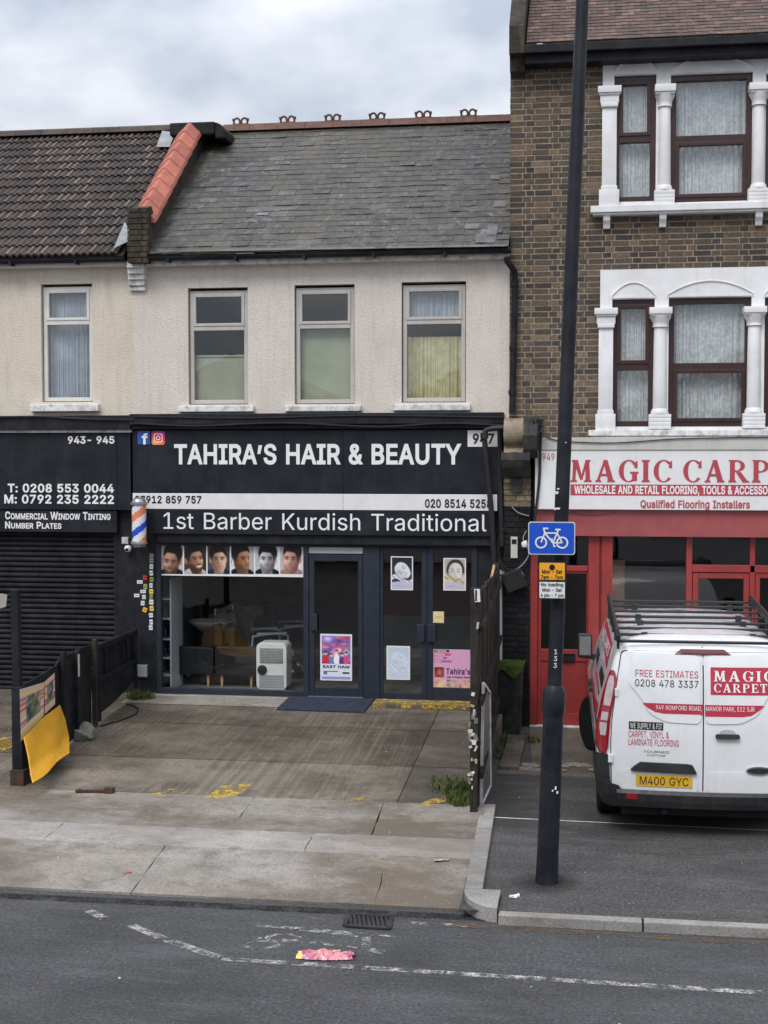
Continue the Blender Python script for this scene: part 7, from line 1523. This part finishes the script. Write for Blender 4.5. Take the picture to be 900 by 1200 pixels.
# wheel arches are cut out of the body
cut = MB()
for y in (1.0, 3.95): cut.lathe([(.40, -1.2), (.40, 1.2)], (0, y, .335), 36, axis='x')
co = cut.build('cutter', 'van_plastic', van, local=True); md = body.modifiers.new('arch', 'BOOLEAN'); md.operation = 'DIFFERENCE'; md.object = co; md.solver = 'EXACT'
bpy.context.view_layer.update(); dg = bpy.context.evaluated_depsgraph_get(); nm = bpy.data.meshes.new_from_object(body.evaluated_get(dg)); body.modifiers.clear(); body.data = nm; bpy.data.objects.remove(co)
nm.polygons.foreach_set('use_smooth', [True]*len(nm.polygons)); nm.set_sharp_from_angle(angle=R(38))
def rsurf(x, z, off): return (x, rear_y(x, z)-off, z)
def ppoly(mb, pts, off, mat=0, th=.012, dens=9):         # a raised panel that follows the curved back
    # resample the outline, triangulate with a fan of rows
    xs0, xs1 = min(p[0] for p in pts), max(p[0] for p in pts)
    def span(x):
        zz = []
        for i in range(len(pts)):
            (xa, za), (xb, zb) = pts[i], pts[(i+1) % len(pts)]
            if abs(xb-xa) > 1e-9 and min(xa, xb)-1e-9 <= x <= max(xa, xb)+1e-9: zz.append(za+(zb-za)*(x-xa)/(xb-xa))
        return min(zz), max(zz)
    xs = sorted({p[0] for p in pts} | {xs0+(xs1-xs0)*i/dens for i in range(dens+1)}); cols_ = []
    for x in xs:
        xx = min(max(x, xs0+1e-4), xs1-1e-4); lo, hi = span(xx); cols_.append([(x, lo+(hi-lo)*k/8) for k in range(9)])
    for a, b in zip(cols_, cols_[1:]):
        for k in range(8): mb.poly([rsurf(*a[k], off), rsurf(*b[k], off), rsurf(*b[k+1], off), rsurf(*a[k+1], off)], mat)
        for k, fl2 in ((0, 0), (8, 1)):
            q = [rsurf(*a[k], off), rsurf(*b[k], off), rsurf(*b[k], off-th), rsurf(*a[k], off-th)]; mb.poly(q if fl2 else q[::-1], mat)
    for cc, fl2 in ((cols_[0], 0), (cols_[-1], 1)):
        for k in range(8): q = [rsurf(*cc[k], off), rsurf(*cc[k+1], off), rsurf(*cc[k+1], off-th), rsurf(*cc[k], off-th)]; mb.poly(q[::-1] if fl2 else q, mat)
def rpoly(pts, r_, seg=4):                                # rounded polygon
    out_ = []
    for i in range(len(pts)):
        p, a, b = Vector(pts[i]), Vector(pts[i-1]), Vector(pts[(i+1) % len(pts)]); u, v = (a-p), (b-p); rr_ = min(r_, u.length*.45, v.length*.45); u, v = p+u.normalized()*rr_, p+v.normalized()*rr_
        for k in range(seg+1): t = k/seg; q = u*(1-t)**2+p*2*t*(1-t)+v*t*t; out_.append((q.x, q.y))
    return out_
zt_d, zb_d = 1.765, VR(770, 938)[1]
Dz = lambda s: [rpoly([(s*.006, zb_d), (s*.845, zb_d+.01), (s*.855, .9), (s*.845, 1.12), (s*.80, 1.46), (s*.755, zt_d), (s*.006, zt_d+.005)], .05)]
doors = []
for s in (-1, 1):
    m = MB(); ppoly(m, [(x+(.008 if x*s > .3 else 0)*s, z+(.008 if z > 1.2 else -.008)) for x, z in Dz(s)[0]], .003, 0, .003, 14); m.build('door_gap_shade', 'black_matt', van, local=True)  # black sheet behind the door edge, drawing its shadow gap
    m = MB(); ppoly(m, Dz(s)[0], .014, 0, .014, 14); dr = m.build('rear_door', 'van_white', van, smooth=True, local=True, weld=True); doors.append(dr)
    m = MB(); up_ = rpoly([(s*-VR(*q_, .06)[0], VR(*q_, .06)[1]) for q_ in ((821, 769), (743, 766.5), (736.5, 795), (738, 803), (751, 817), (760, 835), (780, 845.5), (821, 847.5))], .06); ppoly(m, up_, .024, 0, .010, 14); m.build('blanking_panel', 'van_white', dr, smooth=True, local=True, weld=True)
    m = MB(); lo_ = rpoly([(s*.05, zb_d+.07), (s*.76, zb_d+.08), (s*.78, .66), (s*.05, .66)], .05); ppoly(m, lo_, .018, 0, .004, 12); m.build('lower_pressing', 'van_white', dr, smooth=True, local=True, weld=True)
m = MB(); ppoly(m, [(-.008, zb_d), (.008, zb_d), (.008, 1.82), (-.008, 1.82)], .004, 0, .003, 1); m.build('door_gap', 'black_matt', van, local=True)
ds = doors
def VT(mb, s_, x0, x1, py0, py1, off=.024, carved=False, **k):   # lettering from picture columns x0..x1 and rows at its middle
    (a, zt), (_, zb) = VR(x0, (py0+py1)/2)[0:2], VR(x0, py1); a = VR(x0, (py0+py1)/2, .05)[0]; b = VR(x1, (py0+py1)/2, .05)[0]; zt = VR((x0+x1)/2, py0, .05)[1]; zb = VR((x0+x1)/2, py1, .05)[1]
    if carved: carve(mb, s_, a, b, zb, zt, lambda x, z, e: rsurf(x, z, off+e), gap=.16)
    else: write(mb, s_, a, b, zb, zt, lambda x, z: rsurf(x, z, off), **k)
def VRect(mb, x0, y0, x1, y1, off, mat=0): a, zt = VR(x0, y0, .05); b, zb = VR(x1, y1, .05); ppoly(mb, [(a, zb), (b, zb), (b, zt), (a, zt)], off, mat, .002, 6)
def VL(parent, mat, name, s_, *a, **k):
    for q in range(s_.count(' ')+1): m = MB(); VT(m, s_, *a, word=q, **k); m.build(name, mat, parent, local=True)
VL(ds[0], 'red_vinyl', 'lettering', 'FREE ESTIMATES', 745, 818.5, 786.5, 794.3, off=.028)
VL(ds[0], 'red_vinyl', 'lettering', 'CARPET, VINYL &', 736.5, 783.5, 856.5, 863.7, off=.018); VL(ds[0], 'red_vinyl', 'lettering', 'LAMINATE FLOORING', 736.5, 795, 865.8, 873.2, off=.018)
a, zt = VR(753, 823.5, .05); b, zb = VR(823.5, 836.8, .05); band = [(a, zt), (a+.045, zt-.045), (a+.12, zb+.012), (a+.2, zb), (b, zb), (b, zt)]; m = MB(); ppoly(m, band, .0265, 0, .002, 8); bn_ = m.build('red_band', 'red_vinyl', ds[0], local=True)
VL(ds[0], 'black_vinyl', 'lettering', '0208 478 3337', 744.5, 818.5, 797.3, 805.3, off=.028); m = MB(); VRect(m, 737, 845.3, 777, 855.3, .0165); bk_ = m.build('black_band', 'black_vinyl', ds[0], local=True); VL(ds[0], 'black_vinyl', 'lettering', 'TOURNEO', 754, 784, 879, 881.6, off=.018); VL(ds[0], 'black_vinyl', 'lettering', 'CUSTOM', 758, 779, 883.2, 885.4, off=.018)
VL(bk_, 'white_vinyl', 'lettering', 'WE SUPPLY & FIT', 738.5, 775.5, 847.3, 853.5, off=.0195); VL(bn_, 'white_vinyl', 'lettering', '949 ROMFORD ROAD,', 768.5, 822, 826.6, 831.6, off=.0295)
m = MB(); a, zt = VR(833, 782.5, .05); zb = VR(833, 814, .05)[1]; ppoly(m, [(a, zb), (a+.64, zb), (a+.64, zt), (a, zt)], .0265, 0, .002, 8); pn_ = m.build('red_panel', 'red_vinyl', ds[1], local=True)
m = MB(); a, zt2 = VR(826, 825.5, .05); zb2 = VR(826, 838.8, .05)[1]; b = VR(896, 825, .05)[0]; ppoly(m, [(a, zt2), (a, zb2), (b-.2, zb2+.0), (b-.12, zb2+.012), (b-.045, zt2-.045), (b, zt2)], .0265, 0, .002, 8); bn_ = m.build('red_band', 'red_vinyl', ds[1], local=True)
xa = VR(836.5, 790, .05)[0]
for s_, q0, q1, ln_, gp_ in (('MAGIC', 787, 799, .56, .22), ('CARPETS', 801.5, 811.5, .57, .18)): m = MB(); carve(m, s_, xa, xa+ln_, VR(860, q1, .05)[1], VR(860, q0, .05)[1], lambda x, z, e: rsurf(x, z, .0295+e), gap=gp_); m.build('lettering', 'white_vinyl', pn_, local=True)
VL(bn_, 'white_vinyl', 'lettering', 'MANOR PARK, E12 5JR', 827, 884, 828, 833, off=.0295)
# handle, plate, lamps, bumper
m = MB(); a, zt = VR(838, 859.3, .03); b, zb = VR(866.5, 865.5, .03); ppoly(m, rpoly([(a, zb), (b, zb), (b, zt), (a, zt)], .02), .05, 0, .02, 10); m.build('handle', 'van_plastic', ds[1], local=True, weld=True)
m = MB(); ppoly(m, el((a+b)/2, zt+.005, .075, .035, 20), .017, 0, .003, 10); m.build('handle_recess', 'grey_plastic', ds[1], local=True)
m = MB(); a, zt = VR(739, 893.5, .0); b, zb = VR(816.5, 906, .0); ppoly(m, [(a, zb+.01), (a+.03, zb+.0), (b-.02, zb-.01), (b, zb), (b-.04, zt-.01), (b-.09, zt), (a+.09, zt+.004), (a+.03, zt-.04)], .045, 0, .032, 12); m.build('grab_bar', 'van_plastic', ds[0], local=True, weld=True)
m = MB(); a, zt = VR(745.5, 906.5, .02); zb = VR(745.5, 921, .02)[1]; ppoly(m, [(a, zb), (a+.52, zb), (a+.52, zb+.111), (a, zb+.111)], .026, 0, .006, 8); npl = m.build('number_plate', 'number_yellow', ds[0], local=True)
for q in (0, 1): m = MB(); write(m, 'M400 GYC', a+.035, a+.485, zb+.017, zb+.094, lambda x, z: rsurf(x, z, .029), off=.015, word=q); m.build('plate_lettering', 'black_vinyl', npl, local=True)
m = MB(); a, zt = VR(874, 899, .03); b = VR(905, 899, .03)[0]; ppoly(m, el((a+b)/2, zt-.03, (b-a)/2, .04, 24), .03, 0, .012, 10); m.build('badge', 'chrome', ds[1], local=True, weld=True); m = MB(); ppoly(m, el((a+b)/2, zt-.03, (b-a)/2-.014, .028, 24), .033, 0, .004, 10); m.build('badge_face', 'van_plastic', ds[1], local=True)
m = MB(); ppoly(m, [(-.26, 1.755), (.26, 1.755), (.20, 1.80), (-.20, 1.80)], .03, 0, .02, 8); m.build('brake_lamp', 'lamp_dark', van, local=True)
def corner_patch(mb, rows, off, s=-1, mat=0):             # rows: (z, s0, s1) distances round the corner from the rear centre
    grid = []
    for z, s0, s1 in rows:
        pts, yc = outline(z); w_ = table(WT_, z); pts = pts+[(-w_, yc+k*.1) for k in range(1, 14)]; L_ = [0]
        for p, q in zip(pts, pts[1:]): L_.append(L_[-1]+math.hypot(q[0]-p[0], q[1]-p[1]))
        r_ = []
        for k in range(9):
            t = s0+(s1-s0)*k/8; j = max(i for i in range(len(L_)-1) if L_[i] <= t); fct = (t-L_[j])/(L_[j+1]-L_[j]); x = pts[j][0]+(pts[j+1][0]-pts[j][0])*fct; y = pts[j][1]+(pts[j+1][1]-pts[j][1])*fct
            tx, ty = pts[j+1][0]-pts[j][0], pts[j+1][1]-pts[j][1]; ln_ = math.hypot(tx, ty); nx_, ny_ = -ty/ln_*1, tx/ln_
            if ny_ > 0 or nx_ > 0: nx_, ny_ = -abs(nx_), -abs(ny_)
            r_.append(((x+nx_*off), y+ny_*off, z))
        grid.append(r_)
    G2 = [[(p[0]*-s, p[1], p[2]) for p in r_] for r_ in grid]
    for a, b in zip(G2, G2[1:]):
        for k in range(8): q = [a[k+1], a[k], b[k], b[k+1]]; mb.poly(q if s < 0 else q[::-1], mat)
    return G2
for s in (-1, 1):
    m = MB(); corner_patch(m, [(.80, .905, .965), (.86, .885, 1.03), (1.0, .875, 1.06), (1.12, .865, 1.05), (1.2, .852, 1.03), (1.3, .832, 1.0), (1.40, .81, .965), (1.48, .80, .93), (1.545, .81, .90), (1.58, .83, .875)], .016, s)
    tl = m.build('tail_lamp', 'lamp_red', van, smooth=True, local=True)
    for rows_ in ([(.97, .905, .955), (1.05, .895, .965), (1.09, .895, .965)], [(1.11, .89, .955), (1.17, .88, .95), (1.19, .88, .945)], [(1.25, .865, .93), (1.36, .842, .92), (1.46, .825, .90), (1.53, .825, .875)]): m = MB(); corner_patch(m, rows_, .020, s); m.build('clear_lens', 'lamp_clear', tl, smooth=True, local=True)
    m = MB(); corner_patch(m, [(.285, .70, 1.9), (.30, .70, 1.75), (.40, .72, 1.52), (.5, .78, 1.44), (.52, .86, 1.42), (.60, .868, 1.38), (.70, .872, 1.34), (.79, .876, 1.30), (.80, .90, 1.28)], .034, s); m.build('bumper_corner', 'van_plastic', van, smooth=True, local=True)
    m = MB(); x, z = s*.862, .755; m.box(x-.022, x+.022, rear_y(x, z)-.045, rear_y(x, z), z-.04, z+.04); m.build('hinge', 'van_white', van, local=True, bevel=.008)
    m = MB(); x, z = s*.81, 1.38; m.box(x-.012, x+.018, rear_y(x, z)-.035, rear_y(x, z), z-.04, z+.04); m.build('hinge', 'van_white', van, local=True, bevel=.008)
m = MB()
rowsb = [(.285, .02), (.30, .045), (.36, .055), (.43, .055), (.465, .03), (zb_d-.008, .02)]; xsb = [-.80+1.6*i/20 for i in range(21)]
for (za, oa), (zb_, ob) in zip(rowsb, rowsb[1:]):
    for x0, x1 in zip(xsb, xsb[1:]): m.poly([rsurf(x0, za, oa), rsurf(x1, za, oa), rsurf(x1, zb_, ob), rsurf(x0, zb_, ob)])
bmp = m.build('bumper', 'van_plastic', van, smooth=True, local=True)
for s in (-1, 1):
    m = MB(); ppoly(m, [(s*.66-.055, .375), (s*.66+.055, .375), (s*.66+.055, .43), (s*.66-.055, .43)], .060, 0, .01, 3); m.build('reflector', 'lamp_red', bmp, local=True)
m = MB(); m.box(-.75, .75, .15, 4.7, .20, .30); m.tube([(-.35, .06, .26), (-.35, .8, .26)], .03, 10); m.build('underbody', 'black_matt', van, local=True)
def wheel(x, y, rot):
    t = MB(); prof = [(.20, -.10), (.30, -.105), (.328, -.085), (.335, -.04), (.335, .04), (.328, .085), (.30, .105), (.20, .10)]
    M_ = Matrix.Translation((x, y, .335)) @ Matrix.Rotation(rot, 4, 'Z')
    t.lathe(prof, (0, 0, 0), 36, axis='x'); t.v = [M_ @ v for v in t.v]; w_ = t.build('wheel', 'tyre', van, smooth=True, local=True)
    for sx in (-1, 1):
        t = MB(); t.lathe([(.205, sx*.09), (.19, sx*.085), (.15, sx*.06), (.08, sx*.07), (.05, sx*.10), (.0, sx*.10)], (0, 0, 0), 30, axis='x')
        for k in range(6): a = k*1.047; t.lathe([(.022, sx*.062), (.022, sx*.075)], (0, .115*math.cos(a), .115*math.sin(a)), 8, axis='x')
        t.v = [M_ @ v for v in t.v]; t.build('rim', 'rim', w_, smooth=True, local=True)
for x, y, r_ in ((-.855, 1.0, 0), (.855, 1.0, 0), (-.90, 3.95, R(20)), (.86, 3.95, R(22))): wheel(x, y, r_)
for s in (-1, 1):
    m = MB(); m.box(s*1.05-.085, s*1.05+.085, 3.02, 3.12, 1.27, 1.56); m.mesh([], []); q = m.build('door_mirror', 'van_plastic', van, local=True, bevel=.035, seg=3); m = MB(); m.poly([(s*1.05-.065, 3.016, 1.31), (s*1.05+.065, 3.016, 1.31), (s*1.05+.065, 3.016, 1.53), (s*1.05-.065, 3.016, 1.53)]); m.build('mirror_glass', 'steel', q, local=True)
    m = MB(); m.bar((s*.90, 3.1, 1.26), (s*1.0, 3.08, 1.30), .10, .07); m.build('mirror_arm', 'van_plastic', q, local=True)
# side graphics, sliding rail and door handle
def side(mb, pts, off, s=-1, mat=0):
    ys2 = sorted({p[0] for p in pts}); 
    for y0, y1 in zip(ys2, ys2[1:]):
        nS = 4
        for i in range(nS):
            ya_, yb_ = y0+(y1-y0)*i/nS, y0+(y1-y0)*(i+1)/nS
            def sp(y):
                zz = []
                for k in range(len(pts)):
                    (a, za), (b, zb_) = pts[k], pts[(k+1) % len(pts)]
                    if abs(b-a) > 1e-9 and min(a, b)-1e-9 <= y <= max(a, b)+1e-9: zz.append(za+(zb_-za)*(y-a)/(b-a))
                return min(zz), max(zz)
            e = 1e-4; la, ha = sp(ya_+e); lb, hb = sp(yb_-e)
            for k in range(4):
                z00, z01, z10, z11 = la+(ha-la)*k/4, la+(ha-la)*(k+1)/4, lb+(hb-lb)*k/4, lb+(hb-lb)*(k+1)/4
                q = [(s*(table(WT_, z)+off), y, z) for y, z in ((yb_, z10), (ya_, z00), (ya_, z01), (yb_, z11))]; mb.poly(q if s < 0 else q[::-1], mat)
def side_part(name, mat, pts, off): q = MB(); side(q, pts, off); q.build(name, mat, van, local=True)
side_part('side_graphic', 'red_vinyl', [(.75, 1.50), (2.95, 1.60), (2.95, 1.74), (1.0, 1.72)], .004)
side_part('side_graphic', 'red_vinyl', [(.62, 1.06), (1.4, 1.02), (2.95, 1.06), (2.95, 1.11), (1.4, 1.10), (.72, 1.16)], .004)
side_part('side_graphic', 'red_vinyl', [(.9, 1.20), (2.2, 1.22), (2.2, 1.26), (.9, 1.24)], .004)
side_part('side_graphic', 'black_vinyl', [(.72, 1.30), (1.6, 1.32), (1.6, 1.42), (.74, 1.42)], .004)
side_part('side_graphic', 'black_vinyl', [(2.3, 1.30), (2.9, 1.32), (2.9, 1.44), (2.3, 1.43)], .004)
side_part('slide_rail', 'van_plastic', [(.42, 1.0), (1.9, 1.015), (1.9, 1.05), (.42, 1.04)], .006)
side_part('panel_gap', 'black_matt', [(2.35, .78), (2.36, .78), (2.36, 1.7), (2.35, 1.7)], .003)
side_part('panel_gap', 'black_matt', [(1.25, .5), (1.26, .5), (1.26, 1.72), (1.25, 1.72)], .003)
xs_ = lambda y, z: (-(table(WT_, z)+.006), y, z)
for q in (0, 1): sg = MB(); write(sg, 'MAGIC CARPETS', 2.85, 1.05, 1.58, 1.68, xs_, off=.02, word=q); sg.build('side_lettering', 'white_vinyl', van, local=True)
m = MB(); m.bar((-1.0, 2.55, 1.05), (-1.0, 2.75, 1.05), .04, .04); m.bar((-1.0, 2.30, 1.05), (-1.0, 2.12, 1.05), .04, .04); m.build('side_handle', 'van_plastic', van, local=True)
# roof rack
xr_ = -VR(724.5, 752, .2)[0]
zr0 = VR(780, 752, .2)[1]; zr = lambda y: zr0+.048*(y-.2)
rack = bpy.data.objects.new('roof_rack', None); col.objects.link(rack); rack.parent = van; rack.empty_display_size = .2; ORG[rack] = Vector((0, 0, 0))
for s in (-1, 1):
    rk = MB(); rk.bar((s*xr_, .14, zr(.14)+.035), (s*xr_, 2.75, zr(2.75)+.035), .04, .06); rk.bar((s*xr_, .30, zr(.3)+.075), (s*xr_, 2.6, zr(2.6)+.075), .025, .025)
    for y in (.22, .85, 1.5, 2.1, 2.7): rk.bar((s*xr_, y, 1.78), (s*xr_, y, zr(y)+.085), .025, .04)
    rk.build('side_rail', 'rack_black', rack, local=True, bevel=.005)
for i in range(8):
    y = .20+i*.362; rk = MB(); rk.tube([(-xr_, y, zr(y)), (xr_, y, zr(y))], .0155, 10); rk.build('cross_bar', 'rack_black', rack, local=True, smooth=True)
for i in (1, 3, 4, 6):
    for s in (-.52, .52):
        rk = MB(); y = .20+i*.362; rk.box(s-.03, s+.03, y-.03, y+.03, zr(y)-.05, zr(y)+.025); rk.build('clamp', 'van_plastic', rack, local=True, bevel=.006)

# ================================================================== INSIDE THE BARBER SHOP
fz0 = SZ0-.003
def ipos(px_, py_): p = on(px_, py_, fz0); return p
c = at(321, 780, .48); ac = thing('portable_cooler', 'white portable air cooler standing just inside the shop window', 'air cooler', (c.x, .48, fz0))
hw = (at(338.5, 780, .4).x-at(303, 780, .4).x)/2; ht = at(321, 752, .45).z-fz0
m = MB(); m.prism(rpoly([(c.x-hw, fz0+.03), (c.x+hw, fz0+.03), (c.x+hw, fz0+ht), (c.x-hw, fz0+ht)], .09, 6), .32, .66); m.build('body', 'white_plastic', ac, bevel=.015)
m = MB()
for i in range(8): z = fz0+ht*.62+i*ht*.032; m.box(c.x-hw*.72, c.x+hw*.72, .305, .322, z, z+.010)
for i in range(3): x = c.x-hw*.36+i*hw*.36; m.box(x-.004, x+.004, .300, .322, fz0+ht*.60, fz0+ht*.88)
m.build('louvre_grille', 'grey_plastic', ac); m = MB(); m.box(c.x-hw*.76, c.x+hw*.76, .314, .319, fz0+ht*.59, fz0+ht*.89); m.build('vent_recess', 'cable_grey', ac)
m = MB(); m.lathe([(.0, -.03), (.06, -.03), (.07, -.005), (.07, .0)], (c.x-hw*.6, .318, fz0+ht*.45), 20, axis='y'); m.build('dial', 'black_matt', ac, smooth=True)
m = MB()
for i in range(5): m.box(c.x-hw*.8, c.x+hw*.8, .308, .321, fz0+ht*(.10+i*.055), fz0+ht*(.135+i*.055))
m.build('filter_panel', 'grey_plastic', ac)
m = MB()
for s in (-1, 1):
    for y in (.38, .6): m.lathe([(.028, 0), (.028, .035)], (c.x+s*hw*.8, y, fz0), 10)
m.build('castors', 'black_matt', ac)
def waiting_chair(px0, px1, label):
    a, b = at(px0, 780, .75).x, at(px1, 780, .75).x; zt = at((px0+px1)/2, 757, .7).z; t = thing('waiting_chair', label, 'chair', ((a+b)/2, .9, fz0), 'dark tub chairs with their backs to the window')
    m = MB(); m.prism(rpoly([(a, fz0+.17), (b, fz0+.17), (b+.01, zt), (a-.01, zt)], .07), .62, .72); m.build('backrest', 'leather_black', t, bevel=.025)
    m = MB(); m.box(a+.03, b-.03, .70, 1.2, fz0+.20, fz0+.42); m.build('seat', 'leather_black', t, bevel=.04)
    for s in (0, 1): m = MB(); x = a+.0 if s == 0 else b-.09; m.box(x, x+.09, .70, 1.15, fz0+.20, fz0+.58); m.build('armrest', 'leather_black', t, bevel=.03)
    for x in (a+.09, b-.09):
        for y in (.68, 1.12): m = MB(); m.tube([(x, y, fz0), (x, y+.01, fz0+.2)], [.016, .026], 8); m.build('leg', 'beech', t)
waiting_chair(198, 252.5, 'dark tub waiting chair at the left of the shop window'); waiting_chair(254.5, 303, 'dark tub waiting chair between the other chair and air cooler')
def basin(x, y, label):
    t = thing('wash_basin', label, 'basin', (x, y, fz0), 'wash basins along the back of the barber shop'); z = fz0+.86
    m = MB(); m.lathe([(.05, -.17), (.12, -.15), (.22, -.06), (.27, .0), (.275, .02), (.25, .02), (.19, -.05), (.05, -.11), (.0, -.115)], (x, y, z), 24, sx=1.25); m.build('bowl', 'ceramic', t, smooth=True)
    m = MB(); m.lathe([(.13, 0), (.09, .1), (.08, .6), (.12, .74)], (x, y+.05, fz0), 16); m.build('pedestal', 'ceramic', t, smooth=True)
    m = MB(); m.tube([(x, y+.24, z), (x, y+.24, z+.16), (x, y+.12, z+.18), (x, y+.08, z+.13)], .012, 8); m.build('tap', 'chrome', t, smooth=True)
xb0 = at(247, 722, 1.35).x; basin(xb0, 1.35, 'cream basin nearest the window in the barber shop'); basin(at(268, 712, 2.1).x, 2.1, 'middle cream basin in the barber shop'); basin(at(291, 704, 3.0).x, 3.0, 'farthest cream basin in the barber shop')
def barber_chair(px_, y, rz, label):
    c = at(px_, 760, y); t = thing('barber_chair', label, 'barber chair', (c.x, y, fz0), 'black barber chairs inside the shop', rz)
    L2 = dict(local=True)
    m = MB(); m.lathe([(.30, 0), (.30, .02), (.10, .05), (.05, .08), (.05, .35)], (0, 0, 0), 24); m.build('pedestal', 'chrome', t, smooth=True, **L2)
    m = MB(); m.box(-.27, .27, -.26, .27, .36, .50); m.build('seat', 'leather_black', t, bevel=.04, **L2)
    m = MB(); m.obox((0, .33, .78), (.26, 0, 0), (0, .05, 0), (0, .08, .30)); m.build('backrest', 'leather_black', t, bevel=.035, **L2)
    m = MB(); m.obox((0, .44, 1.14), (.13, 0, 0), (0, .04, 0), (0, .02, .07)); m.build('headrest', 'leather_black', t, bevel=.025, **L2)
    for s in (-1, 1): m = MB(); m.tube([(s*.31, .28, .50), (s*.31, .26, .70), (s*.31, -.05, .73), (s*.31, -.26, .70), (s*.31, -.27, .48)], .017, 8); m.box(s*.31-.035, s*.31+.035, -.24, .2, .72, .75); m.build('armrest', 'shelf_white', t, smooth=True, **L2)  # chrome arms coloured white to paint in their bright glint
    m = MB(); m.tube([(-.2, -.3, .40), (-.2, -.55, .16), (.2, -.55, .16), (.2, -.3, .40)], .015, 8); m.box(-.2, .2, -.60, -.50, .14, .165); m.build('footrest', 'chrome', t, **L2)
barber_chair(312, 1.35, R(115), 'black and chrome barber chair behind the air cooler'); barber_chair(343, 2.3, R(115), 'black barber chair deeper in the shop')
m = MB(); a, b = at(189, 740, .2).x, at(199.5, 740, .2).x; sh = thing('display_shelf', 'narrow white shelf unit with bottles at the left edge of shop window', 'shelf', ((a+b)/2, .5, fz0)); zt = at(195, 678, .3).z
m.box(a-.25, a-.23, .25, .8, fz0, zt); m.box(b-.02, b, .25, .8, fz0, zt); m.box(a-.23, b-.02, .78, .8, fz0, zt); m.build('frame', 'shelf_white', sh)
zsh = [at(195, q, .3).z for q in (790, 770, 748, 724, 701)]
for z in zsh: m = MB(); m.box(a-.23, b-.02, .25, .78, z-.02, z); m.build('shelf_board', 'shelf_white', sh)
rr = random.Random(17)
for z in zsh[1:4]:
    for i in range(2):
        m = MB(); x = a+.02+i*.05; r_ = .022; h = rr.uniform(.10, .16); m.lathe([(r_, 0), (r_, h*.7), (r_*.5, h*.8), (r_*.45, h), (0, h)], (x, .32+.06*i, z+.001), 12); tag(m.build('bottle', 'bottle_dark', None, smooth=True), f"dark bottle on the {['lowest', 'second', 'third'][zsh[1:4].index(z)]} bottled shelf, {'left' if i == 0 else 'right'} of its pair", 'bottle', 'bottles on the display shelf')
c = at(250, 765, 1.0); m = MB(); m.box(c.x-.16, c.x+.16, .84, 1.0, fz0+.02, fz0+.55); m.prism(rpoly([(c.x-.17, fz0+.5), (c.x+.17, fz0+.5), (c.x+.13, fz0+.9), (c.x-.13, fz0+.78)], .05), .92, 1.0); tag(m.build('tan_chair', 'leather_tan', None, bevel=.03), 'tan leather chair under the nearest wash basin', 'chair')
# carpet shop: a brown cupboard behind the glass
a, b, c_, d_ = rect(718, 655, 731, 850, .6); ct = thing('tall_cupboard', 'brown wooden cupboard behind the left edge of red shop window', 'cupboard', ((a+b)/2, .5, 0)); m = MB(); m.box(a-.3, b, .4, .9, .005, d_); m.build('carcass', 'cupboard_brown', ct, bevel=.006); m = MB(); m.box(a-.28, b-.02, .385, .399, .05, d_-.03); m.build('door', 'cupboard_brown', ct, bevel=.005); m = MB(); m.box(b-.06, b-.045, .365, .385, 1.1, 1.25); m.build('handle', 'steel', ct)

# ================================================================== ACROSS THE ROAD (seen only as reflections in the glass)
for i, (x0, x1, wm, hh) in enumerate(((-17, -8.2, 'render_white', 5.0), (-8, .8, 'roughcast', 4.8), (1, 9.8, 'render_white', 5.1))):
    t = thing('house_opposite', ['white rendered house across the road mirrored in left upper windows', 'pebbledashed house across the road mirrored in the barber windows', 'white house with red roof across the road mirrored in carpet shop windows'][i], 'house', ((x0+x1)/2, -30, 0), 'houses across the road')
    m = MB(); m.box(x0, x1, -36, -29, -.1, hh); m.build('wall', wm, t)
    m = MB(); xm = (x0+x1)/2; m.prism([(x0-.2, hh), (x1+.2, hh), (xm, hh+2.3)], -36.2, -28.7); m.build('roof', 'roof_red', t)
    for z0 in (.9, 3.1):
        for f in (.12, .42, .72):
            xw = x0+(x1-x0)*f; m = MB(); frame(m, xw, xw+1.3, z0, z0+1.6, -29.0, -28.94, .08); wn = m.build('window', 'upvc', t); m = MB(); m.poly([(xw+1.22, -28.99, z0+.08), (xw+.08, -28.99, z0+.08), (xw+.08, -28.99, z0+1.5), (xw+1.22, -28.99, z0+1.5)]); m.build('pane', 'screen_off', wn)
